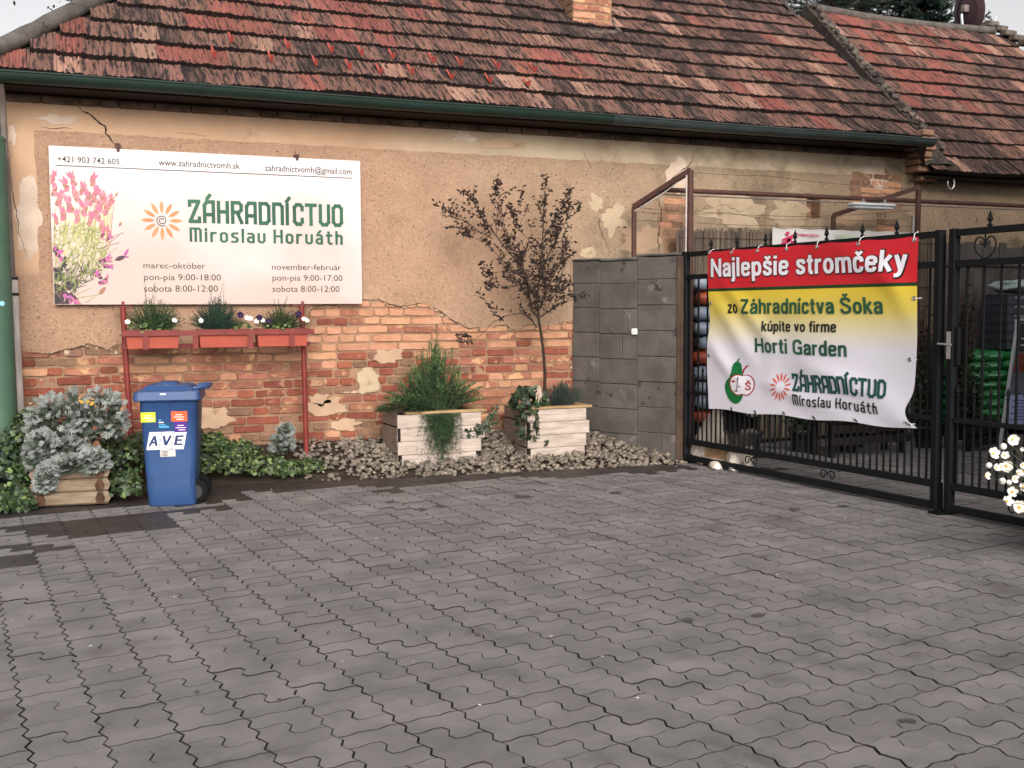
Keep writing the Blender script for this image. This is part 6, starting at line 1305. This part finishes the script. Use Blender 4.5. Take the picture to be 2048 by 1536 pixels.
for pts in ([(1570, 466), (1576, 462), (1580, 467), (1575, 471)], [(1564, 478), (1588, 468), (1589, 472), (1566, 482)], [(1562, 486), (1584, 474), (1586, 478), (1565, 490)], [(1574, 478), (1581, 476), (1580, 490), (1573, 496)], [(1581, 480), (1586, 482), (1590, 496), (1585, 496)]): mb.prism([W(a, b, YM-.0175) for a, b in pts], (0, -.001, 0))
mb.build('runner_emblem', 'print_pink', ms, kind='stuff')
mb = MB()
for k in range(9): x = 1672+k*6.2; mb.prism([W(a, b, YM-.0175) for a, b in ((x, 474+k % 2), (x+5, 474), (x+5, 477), (x, 477.5))], (0, -.001, 0))
mb.prism([W(a, b, YM-.0175) for a, b in ((1666, 470), (1710, 471), (1710, 472), (1666, 471))], (0, -.001, 0)); mb.build('green_print', 'print_lightgreen', ms, kind='stuff')

# ------------------------------------------------------------------ stock in the yard
def bag_mesh(w, d, h, seed, mats, prints=0):
    q = random.Random(seed); bm = bmesh.new(); bmesh.ops.create_cube(bm, size=1); bmesh.ops.subdivide_edges(bm, edges=bm.edges[:], cuts=5, use_grid_fill=True); mb = MB()
    vs = []
    for v in bm.verts:
        x, y, z = v.co; ex = max(abs(x), abs(y))*2; k = 1-.75*max(0, ex-.55)**1.3; zz = z*h*k*(1+.1*noise.noise(V((x*5, y*5, seed)))); k2 = 1-.10*(abs(z)*2)**2
        vs.append((x*w*k2, y*d*k2+.012*noise.noise(V((x*6, z*3, seed))), zz+h*.42+.012*noise.noise(V((x*7, y*7, seed+5)))))
    mb.add(vs, [[v.index for v in f.verts] for f in bm.faces], 0, True); bm.free()
    if prints:
        for (a, b) in ((-.32, -.12), (.02, .34)): mb.add([(a*w, -d*.5-.004, h*.34), (b*w, -d*.5-.004, h*.34), (b*w, -d*.5-.004, h*.52), (a*w, -d*.5-.004, h*.52)], [(0, 1, 2, 3)], 1)
    return mb.mesh('sack', mats)
gbm = [bag_mesh(.60, .38, .135, s, ['bag_green', 'bag_print'], 1) for s in range(3)]
rows_ = ['lowest', 'second', 'third', 'fourth', 'fifth', 'sixth', 'seventh', 'top']
for k in range(8):
    for c_ in range(2):
        x = 9.60+c_*.585+(.04 if k % 2 else 0); z = .10+k*.108
        place('compost_sack', gbm[(k+c_) % 3], Matrix.Translation((x, 9.22+rnd.uniform(-.02, .02), z)) @ Matrix.Rotation(rnd.uniform(-.05, .05), 4, 'Z'), None, label=f'green plastic compost sack, {rows_[k]} layer of the {"left" if c_ == 0 else "right"} half of the pile', cat='sack', group='green compost sacks')
mb = MB()
for i in range(7): mb.box((9.28+i*.16, 8.98, .078), (9.40+i*.16, 9.44, .098))
for x in (9.3, 9.78, 10.25): mb.box((x, 8.98, .0), (x+.09, 9.44, .0775))
mb.build('pallet', 'wood_dark', None, 'dark wooden pallet under the green sacks', 'pallet')
bgm = {m: bag_mesh(.52, .36, .15, s+9, [m]) for s, m in enumerate(('bag_orange', 'bag_pale'))}
ORD = ['lowest', 'second lowest', 'third lowest', 'fourth lowest', 'fifth lowest', 'sixth lowest', 'sixth highest', 'fifth highest', 'fourth highest', 'third highest', 'second highest', 'highest']
for k in range(12):
    m = ('bag_pale', 'bag_pale', 'bag_orange', 'bag_pale')[k % 4]
    place('fertiliser_sack', bgm[m], Matrix.Translation((6.12+.03*math.sin(k*2), 9.25+.02*math.cos(k*3), .02+k*.148)) @ Matrix.Rotation(R(62)+.05*math.sin(k), 4, 'Z'), None, label=f'{"orange" if m == "bag_orange" else "pale blue-grey"} sack, {ORD[k]} in the tall stack beside the block wall', cat='sack', group='sacks stacked by the block wall')
for k in range(6):
    t = thing('stacking_crate', f'dark grey plastic crate with pale handle slot, {("lowest", "second lowest", "third lowest", "third highest", "second highest", "highest")[k]} on the green sacks', 'crate', (10.15, 9.22, .99+k*.10), 0, 'dark crates on the green sacks')
    x0, x1, y0, y1, z0, z1 = 9.93, 10.40, 9.03, 9.40, .985+k*.105, 1.082+k*.105; mb = MB()
    for a, b in (((x0, y0, z0), (x1, y0+.012, z1)), ((x0, y1-.012, z0), (x1, y1, z1)), ((x0, y0+.0125, z0), (x0+.012, y1-.0125, z1)), ((x1-.012, y0+.0125, z0), (x1, y1-.0125, z1)), ((x0+.0125, y0+.0125, z0), (x1-.0125, y1-.0125, z0+.008))): mb.box(a, b)
    mb.build('crate_body', 'tray_grey', t); mb = MB(); mb.cbox((x0+.10, y0-.006, z0+.045), (x1-.1, y0-.001, z0+.075), .002); mb.build('handle_slot', 'tray_label', t)
    mb = MB(); mb.box((x0-.012, y0-.012, z1-.008), (x1+.012, y0-.0005, z1+.002)); mb.box((x0-.012, y0, z1-.008), (x0-.0005, y1, z1+.002)); mb.build('rim', 'tray_grey', t)
mb = MB(); mb.add(*blob((10.18, 9.2, 1.70), .24, 3, .22, 4, (1.2, .8, .33)), 0, True); mb.build('plastic_sheet', 'film', None, 'crumpled pale plastic sheet on top of the dark crates', 'sheet')
mb = MB(); mb.add(*blob((10.62, 9.0, 1.38), .22, 3, .2, 7, (.7, .7, 1.15)), 0, True); mb.build('red_net_sack', 'red_cloth', None, 'dark red bulging sack beside the crates at the right edge', 'sack')
mb = MB(); mb.cbox((10.45, 8.8, 0), (10.95, 9.25, 1.15), .01); mb.build('dark_cabinet', 'wood_dark', None, 'dark box standing under the red sack at the right edge', 'box')
af = thing('sandwich_board', 'white framed sandwich board with posters leaning behind the right gate leaf', 'sign', (8.95, 7.95, 0))
L0 = G0(1998, 905); topz = 1.36; L1 = W(2036, 640, L0.y+.16); wdir = V((.92, -.39, 0)).normalized()
def afp(u, v, o=0): a = L0+(L1-L0)*v; nn = wdir.cross((L1-L0).normalized()); nn = nn if nn.y < 0 else -nn; return a+wdir*u+nn*o
def afq(name, u0, u1, v0, v1, m, o=.004, par=None):
    mb = MB(); P = [afp(u0, v0, 0), afp(u1, v0, 0), afp(u1, v1, 0), afp(u0, v1, 0)]; nn = (afp(0, 0, 1)-afp(0, 0, 0)); P = [p+nn*(o-.003) for p in P]; mb.prism(P, nn*.003); return mb.build(name, m, par or af)
for u in (0, .62): mb = MB(); mb.beam(afp(u, .0), afp(u, 1), .03, .025); mb.build('frame_side', 'aframe_white', af)
mb = MB(); mb.beam(afp(.0, 1.005), afp(.62, 1.005), .025, .03); mb.build('frame_top', 'aframe_white', af); mb = MB(); mb.beam(afp(.016, .19), afp(.604, .19), .025, .02); mb.build('frame_bottom', 'aframe_white', af)
afq('back_panel', .016, .604, .2, .985, 'poster_grey', 0); 
pn = afq('poster', .03, .59, .76, .97, 'poster_dark', .006); pn2 = afq('poster', .03, .59, .60, .745, 'poster_red', .006); pn3 = afq('poster', .03, .59, .44, .59, 'poster_grey', .0062); pn4 = afq('poster', .03, .59, .21, .43, 'poster_blue', .006)
for k in range(7): afq('text_line', .06+.03*(k % 2), .52-.04*(k % 3), .24+k*.024, .247+k*.024, 'poster_line', .0095, pn4)
for k in range(2): afq('text_line', .06, .4, .80+k*.05, .812+k*.05, 'aframe_white', .0095, pn)
for u in (0, .62): mb = MB(); mb.beam(afp(u, 1)+V((.0, .03, 0)), afp(u, 0)+V((1.0, .35, 0)), .025, .025); mb.build('rear_leg', 'aframe_white', af)
def pot_plant(name, label, cat, base, h, r, n, mats, ls, seed, pot=True, outline=OVAL, z0=0):
    t = thing(name, label, cat, base); q = random.Random(seed); lf = MB(); st = MB(); ph = .22 if pot else 0
    if pot: mb = MB(); mb.lathe(base, [(.10, 0), (.13, .20), (.14, .20), (.14, .23), (.125, .23), (.12, .19)], 12); mb.build('pot', 'plastic_black', t)
    for k in range(max(8, n//60)):
        a = q.random()*6.3; e = V((base[0]+r*q.random()*math.cos(a), base[1]+r*.6*q.random()*math.sin(a), base[2]+ph+h*q.uniform(.5, 1))); b = V((base[0], base[1], base[2]+ph-.03)); st.tube([b, b.lerp(e, .5)+V((0, 0, .05)), e], [.006, .004, .002], 4, cap=False)
        for i in range(60): u = q.uniform(.1, 1); p = b.lerp(e, u)+V((q.gauss(0, .05), q.gauss(0, .04), q.gauss(0, .04))); lf.leaf(p, (q.uniform(-1, 1), q.uniform(-1, 1), q.uniform(-.6, .8)), (q.uniform(-1, 1), -1, q.uniform(-.5, 1)), q.uniform(*ls), outline, k % len(mats))
    st.build('stems', 'bark', t); lf.build('foliage', list(mats), t)
pot_plant('copper_shrub', 'upright dark copper-leaved shrub in a pot before the board fence, left of the crates', 'shrub', (9.25, 9.0, 0), 1.55, .22, 900, ['copper_leaf', 'tree_leaf'], (.03, .055), 1)
pot_plant('copper_shrub', 'second copper-leaved shrub, standing just left of the first one', 'shrub', (9.02, 9.35, 0), 1.45, .2, 700, ['copper_leaf', 'tree_leaf'], (.03, .05), 2)
pot_plant('dark_evergreen', 'dark evergreen potted plant seen between banner and gate post', 'plant', (8.35, 8.6, 0), .95, .26, 900, ['ivy_dark', 'herb_dark'], (.03, .06), 3)
pot_plant('dark_evergreen', 'low dark evergreen plant in front of the green sacks', 'plant', (8.9, 8.5, 0), .72, .22, 700, ['ivy_dark', 'herb_dark'], (.03, .06), 4)
pot_plant('green_sapling', 'green leafy sapling beside the pale and orange sacks, under the gate rail', 'plant', (6.42, 9.0, 0), 1.75, .26, 1300, ['herb', 'herb_dark', 'herb_dark'], (.03, .07), 5)
for i, (x, y, s_) in enumerate(((7.0, 8.9, 6), (7.4, 8.7, 7), (7.75, 9.0, 8))):
    pot_plant('low_pot_plant', f'low dark pot plant on the yard ground under the banner, {("left", "middle", "right")[i]} of three', 'plant', (x, y, .0), .28, .22, 420, ['ivy_dark', 'herb_dark'], (.03, .06), s_)
for i, (x0, x1, y, z1, lab) in enumerate(((6.9, 7.9, 8.35, .36, 'long low dark slatted bench seen under the banner'), (8.45, 9.0, 8.15, .30, 'dark slatted crate standing right of the gate post behind the bars'))):
    t = thing('slatted_bench' if i == 0 else 'slatted_crate', lab, 'bench' if i == 0 else 'crate', ((x0+x1)/2, y, 0))
    for k in range(4): mb = MB(); mb.box((x0, y+k*.09, z1-.02), (x1, y+.075+k*.09, z1)); mb.build('slat', 'wood_dark', t)
    for k in range(2): mb = MB(); mb.box((x0, y-.01, z1-.12-k*.12), (x1, y+.004, z1-.04-k*.12)); mb.build('slat', 'wood_dark', t)
    for x in (x0+.03, x1-.08): 
        for yy in (y+.02, y+.28): mb = MB(); mb.box((x, yy, 0), (x+.05, yy+.05, z1-.021)); mb.build('leg', 'wood_dark', t)

# ------------------------------------------------------------------ dog behind the gate
dog = thing('dog', 'large fluffy white dog with dark head sitting behind the gate beside the block wall', 'dog', tuple(gpt(2.6, 0, -.15)))
def ell(c, r, rot=0): return (V(c), r, rot)
# (s along the gate, o out towards the viewer, z), radii, pitch
EL = [((2.84, -.19, .20), (.20, .15, .19)), ((2.74, -.19, .30), (.20, .15, .22)), ((2.60, -.16, .42), (.17, .145, .22)), ((2.48, -.17, .50), (.155, .14, .19)), ((2.42, -.17, .40), (.12, .125, .20)),
      ((2.80, -.13, .15), (.21, .085, .13)), ((2.66, -.11, .11), (.17, .07, .10)), ((2.96, -.13, .11), (.10, .09, .10)), ((2.36, -.17, .56), (.11, .11, .12)), ((2.30, -.15, .60), (.105, .10, .10)), ((2.22, -.10, .56), (.055, .06, .05)), ((2.17, -.08, .55), (.04, .045, .035))]
LG = [([(2.40, -.10, .36), (2.37, -.08, .22), (2.36, -.06, .08), (2.345, -.03, .03), (2.30, -.01, .026)], (.075, .055, .042, .044, .036)), ([(2.44, -.24, .36), (2.40, -.22, .20), (2.38, -.20, .07), (2.34, -.18, .03), (2.30, -.17, .026)], (.07, .05, .04, .042, .034)),
      ([(2.86, -.16, .12), (2.74, -.10, .05), (2.62, -.02, .034), (2.50, .045, .030), (2.455, .075, .028)], (.08, .055, .036, .042, .034)), ([(2.95, -.17, .08), (2.94, -.12, .05), (2.90, -.07, .03), (2.80, -.02, .028)], (.07, .05, .03, .03))]
dm = MB()
for c, r in EL:
    vs, fs = blob((0, 0, 0), 1, 3, .0); P = [gpt(c[0]+v.x*r[0], c[2]+v.z*r[2], c[1]-.02+v.y*r[1]) for v in vs]; dm.add(P, fs, 0, True)
for pts, rs_ in LG: dm.tube([gpt(a, z, o) for a, o, z in pts], list(rs_), 10)
for k in range(4):
    for (a, o, z) in ((2.44-.0, .05+.016*k, .022), (2.285, -.035+.016*k, .02)): vs, fs = blob(gpt(a, z, o), .017, 2, 0); dm.add(vs, fs, 0, True)
for sgn in (-1, 1): vs, fs = blob((0, 0, 0), 1, 2, 0); dm.add([gpt(2.33+v.x*.035, .66+v.z*.06, -.15+sgn*.075+v.y*.022) for v in vs], fs, 0, True)
dme = dm.mesh('body', ['fur_white', 'fur_dark', 'fur_tan', 'fur_grey']); tmpo = bpy.data.objects.new('body', dme); COL.objects.link(tmpo)
rmod = tmpo.modifiers.new('r', 'REMESH'); rmod.mode = 'VOXEL'; rmod.voxel_size = .014; smod = tmpo.modifiers.new('s', 'SMOOTH'); smod.iterations = 3; smod.factor = .5
dg = bpy.context.evaluated_depsgraph_get(); me2 = bpy.data.meshes.new_from_object(tmpo.evaluated_get(dg)); bpy.data.objects.remove(tmpo); me2.name = 'body'
def furcol(p):
    s = (p-GO).dot(GD); z = p.z; n = noise.noise(p*9)*.04; o = (p-GO).dot(GN)
    if s < 2.40+n and z > .44: 
        if s < 2.24 and z < .58: return 0
        return 1
    if s < 2.54+n and z > .36+n: return 1
    if s < 2.50 and z < .36: return 0 if z < .22+n else 3
    if 2.52 < s < 2.80 and .08 < z < .19+n: return 2
    return 0
me2.materials.clear(); [me2.materials.append(M[k]) for k in ('fur_white', 'fur_dark', 'fur_tan', 'fur_grey')]
for p in me2.polygons: p.material_index = furcol(p.center); p.use_smooth = True
setup(bpy.data.objects.new('body', me2), dog)
fu = MB(); q = random.Random(77)
for p in me2.polygons:
    for rep in range(2):
        if q.random() < .95 and p.center.z > .02:
            L_ = q.uniform(.018, .04)*(.45 if p.center.z < .09 or (p.center-GO).dot(GD) < 2.3 else 1); d = (V(p.normal)*.55-V((0, 0, .75))+GD*.25+V((q.uniform(-.3, .3),)*3)).normalized(); fu.blade(V(p.center)-V(p.normal)*.003+V((q.uniform(-.006, .006), q.uniform(-.006, .006), q.uniform(-.006, .006))), V(p.center)+d*L_+V(p.normal)*.006, .006, furcol(V(p.center)), nrm=p.normal)
fu.build('fur', ['fur_white', 'fur_dark', 'fur_tan', 'fur_grey'], dog)
mb = MB(); mb.add(*blob(gpt(2.135, .565, -.075), .016, 2, 0), 0, True); mb.build('nose', 'nose', dog)
for o in (-.115, -.185): mb = MB(); mb.add(*blob(gpt(2.225, .625, o+.03), .010, 2, 0), 0, True); mb.build('eye', 'nose', dog)
mb = MB(); mb.tube([gpt(3.0, .12, -.14), gpt(3.02, .07, -.16), gpt(2.98, .045, -.22), gpt(2.9, .04, -.26)], [.05, .05, .045, .02], 8); mb.build('tail', 'fur_white', dog)

# ------------------------------------------------------------------ satellite dish, trees beyond the roofs
sdh = thing('satellite_dish', 'dark maroon satellite dish seen from behind on the outbuilding ridge', 'dish', (12.9, 12.6, 5.6))
dc = W(1939, 22, 12.75); ax = V((.99, -.06, .12)).normalized(); s1_ = ax.cross(V((0, 0, 1))).normalized(); s2_ = s1_.cross(ax).normalized(); mb = MB(); n = 28
for k, (r_, dpt) in enumerate(((.001, .07), (.11, .062), (.21, .04), (.28, .016), (.325, 0), (.33, .004), (.32, .012), (.21, .05))):
    for j in range(n): t = 2*math.pi*j/n; mb.v.append(tuple(dc+s1_*r_*math.cos(t)+s2_*r_*1.08*math.sin(t)-ax*dpt))
for k in range(7):
    for j in range(n): mb.f.append([k*n+j, k*n+(j+1) % n, (k+1)*n+(j+1) % n, (k+1)*n+j]); mb.m.append(0); mb.sm.append(True)
mb.build('reflector', 'dish', sdh); mb = MB(); mb.tube([dc-ax*.10-s2_*.05+V((-.06, 0, 0)), V((dc.x-.12, dc.y-.02, 5.45))], .022, 8); mb.build('mast', 'steel', sdh)
mb = MB(); cb = dc-ax*.09+V((-.02, -.02, .02)); mb.cbox((cb.x-.055, cb.y-.05, cb.z-.05), (cb.x+.04, cb.y+.03, cb.z+.06), .008); mb.build('mount_bracket', 'pipe_zinc', sdh)
mb = MB(); mb.tube([dc-s2_*.36, dc-s2_*.40+ax*.4, dc+ax*.5-s2_*.1], .012, 6); mb.tube([V((dc.x, 12.72, 5.55)), V((dc.x+.42, 12.6, 5.66))], .012, 6); mb.build('feed_arm', 'steel', sdh)
def conifer(name, label, base, h, r, seed, z_low):
    t = thing(name, label, 'tree', base); q = random.Random(seed); mb = MB(); b = V(base); mb.tube([b, b+V((0, 0, h*.6)), b+V((0, 0, h))], [.22, .13, .02], 8); mb.build('trunk', 'bark', t); lf = MB(); lb = MB(); z = z_low
    while z < h:
        rr_ = r*(1-(z-z_low)/(h-z_low))**.8+.15
        for k in range(13):
            a = q.random()*6.3; e = b+V((rr_*math.cos(a), rr_*math.sin(a), z-.12*rr_+q.uniform(-.1, .15))); s_ = b+V((0, 0, z)); m_ = s_.lerp(e, .55)+V((0, 0, -.05*rr_)); lb.tube([s_, m_, e+V((0, 0, .1*rr_))], [.03, .018, .006], 4, cap=False)
            for i in range(15):
                u = .12+.88*i/14; p = s_.lerp(m_, u*2) if u < .5 else m_.lerp(e+V((0, 0, .1*rr_)), u*2-1); side = V((-math.sin(a), math.cos(a), 0))
                for sg in (-1, 1):
                    L_ = (.16+.34*math.sin(math.pi*u))*rr_*.42*q.uniform(.6, 1.1); tip = p+side*sg*L_+V((math.cos(a), math.sin(a), 0))*L_*.6+V((0, 0, q.uniform(-.06, .05))); lb.tube([p, tip], [.006, .002], 3, cap=False)
                    for w in range(7):
                        v = .1+.9*w/6; pp = p.lerp(tip, v)
                        for g_ in range(3): d = V((q.uniform(-1, 1), q.uniform(-1, 1), q.uniform(-.5, .9)))+(tip-p).normalized(); lf.blade(pp, pp+d.normalized()*q.uniform(.04, .08), .016)
        z += .26
    lb.build('limbs', 'bark', t); lf.build('crown', 'conifer', t)
conifer('conifer_tree', 'dark conifer rising behind the outbuilding roof', (16.9, 19.5, 0), 13.5, 2.6, 3, 6.9)
conifer('spruce_tip', 'young spruce top just clearing the roof ridge, right of the big conifer', (16.35, 17.2, 0), 8.4, .6, 6, 6.8)
tt = thing('far_tree', 'leafy treetop just showing over the left roof hip', 'tree', (.6, 16, 0)); q = random.Random(5); mb = MB(); mb.tube([(1.2, 16, 0), (1.2, 16, 5.5)], [.14, .08], 8); mb.build('trunk', 'bark', tt); lf = MB(); lb = MB()
tip = W(150, -14, 16)
for k in range(60):
    a = q.random()*6.3; e = V((1.25+1.0*math.cos(a)*q.random(), 16+1.0*math.sin(a)*q.random(), q.uniform(5.2, 6.5))); lb.tube([(1.2, 16, 5.2), e], [.03, .006], 4, cap=False)
    for i in range(22): p = e+V((q.gauss(0, .22), q.gauss(0, .22), q.gauss(0, .2))); lf.leaf(p, (q.uniform(-1, 1), q.uniform(-1, 1), q.uniform(-1, 1)), (q.uniform(-1, 1), -1, q.uniform(-1, 1)), .07, OVAL, 0)
for dx, dz in ((-.45, .05), (-.25, .12), (-.1, -.02), (.05, .1), (.2, .02), (-.6, -.05)):
    e = tip+V((dx, 0, dz)); lb.tube([(1.2, 16, 5.6), e], [.02, .004], 4, cap=False)
    for i in range(16): p = e+V((q.gauss(0, .10), q.gauss(0, .1), q.gauss(0, .06))); lf.leaf(p, (q.uniform(-1, 1), 0, q.uniform(-1, 1)), (q.uniform(-.5, .5), -1, .3), .07, OVAL, 0)
lb.build('limbs', 'bark', tt); lf.build('crown', 'herb_dark', tt)

# ------------------------------------------------------------------ white anemones at the right edge
an = thing('anemone_bush', 'white flowering Japanese anemone bush at the right edge before the gate', 'plant', (5.35, 4.3, 0)); q = random.Random(41); st = MB(); lf = MB()
PET = [(0, 0), (.3, .12), (.5, .5), (.36, .92), (0, 1.05), (-.36, .92), (-.5, .5), (-.3, .12)]
FLW = [(2024, 879, 1.1), (2007, 893, .6), (1984, 908, 1.1), (2009, 912, .8), (2011, 932, 1.15), (2001, 934, .7), (1978, 931, .55), (1991, 936, .8), (1971, 951, .8), (2005, 962, .6), (2027, 957, .8), (2035, 946, .8), (2044, 930, .7), (2045, 944, .9), (2023, 984, 1.0), (2013, 1003, 1.0), (2037, 1016, 1.35), (2044, 899, .4), (2046, 975, 1.0), (2018, 965, .5), (2060, 960, 1), (2075, 985, 1.1), (2070, 930, 1), (2085, 1010, 1), (2066, 1030, .9), (2095, 950, 1)]
for i, (px, py, sc) in enumerate(FLW):
    p = W(px, py, 4.35+q.uniform(-.18, .18)); mb = MB(); n_ = V((q.uniform(-.7, .1), -1, q.uniform(-.1, .7))).normalized()
    if sc < .65: mb.add(*blob(p, .017*sc/.55, 2, .05, i, (1, 1, 1.1)), 0, True)
    else:
        u = n_.orthogonal().normalized(); w = n_.cross(u); r_ = .030*sc; a0 = q.random()*6.3
        for k in range(6 if sc > 1.05 else 5):
            a = a0+k*6.283/(6 if sc > 1.05 else 5); d = (u*math.cos(a)+w*math.sin(a)+n_*q.uniform(.15, .55)).normalized(); nn = (n_-d*.3).normalized(); c_ = p+n_*(.0012*k); a_dir = d.cross(nn).normalized()
            L_ = [(x, y) for x, y in PET]; pts = [c_+d*(y*r_)+a_dir*(x*r_)+n_*(.35*r_*(y*y)-.25*r_*abs(x)) for x, y in L_]; mb.add(pts+[c_+d*.5*r_], [(i_, (i_+1) % 8, 8) for i_ in range(8)], 0, True)
        mb.add(*blob(p+n_*.006, .0075*sc, 2, .1, i), 1, True)
    mb.build('flower', ['petal_white', 'anther'], an)
    b = V((5.42+q.uniform(-.1, .1), 4.3+q.uniform(-.1, .1), .1)); st.tube([b, b.lerp(p, .5)+V((.04, 0, .08)), p-n_*.004], [.004, .003, .0022], 4, cap=False)
for k in range(40):
    e = V((5.55+q.uniform(-.55, .9), 4.25+q.uniform(-.5, .5), q.uniform(.1, .75))); b = V((5.45+q.uniform(-.1, .1), 4.25, .0)); st.tube([b, b.lerp(e, .5)+V((0, 0, .08)), e], [.005, .004, .002], 4, cap=False)
for k in range(1500):
    a = q.random()*6.3; r_ = q.random()**.5; p = V((5.80+.62*r_*math.cos(a), 4.15+.55*r_*math.sin(a), q.uniform(.03, .62)*(1-.3*r_))); lf.leaf(p, (q.uniform(-1, 1), q.uniform(-1, 1), q.uniform(-.8, .5)), (q.uniform(-.6, .6), q.uniform(-1, .2), 1), q.uniform(.05, .11), IVY, k % 2)
st.build('stems', 'stem_green', an); lf.build('foliage', ['herb_dark', 'ivy_dark'], an)

# ------------------------------------------------------------------ unseen shed added beyond the right edge to shade the yard and ground
shd = thing('shade_shed', 'tall dark timber shed added out of view at right to shade the yard', 'shed', (9.4, .5, 0))
x = -4.0
while x < 5.0: mb = MB(); mb.box((6.7, x, .02), (6.73, x+.19, 4.6)); mb.build('board', 'board_grey', shd); x += .195  # boards of the added shade shed
mb = MB(); mb.box((6.74, -4, 0), (12, 5.05, 4.6)); mb.build('shade_shed_carcass', 'wood_dark', shd)
mb = MB(); mb.prism([(6.4, -4.2, 4.6), (12.2, -4.2, 5.6), (12.2, -4.2, 5.7), (6.4, -4.2, 4.7)], (0, 9.4, 0)); mb.build('roof', 'roof_deck', shd)  # roof of the added shade shed
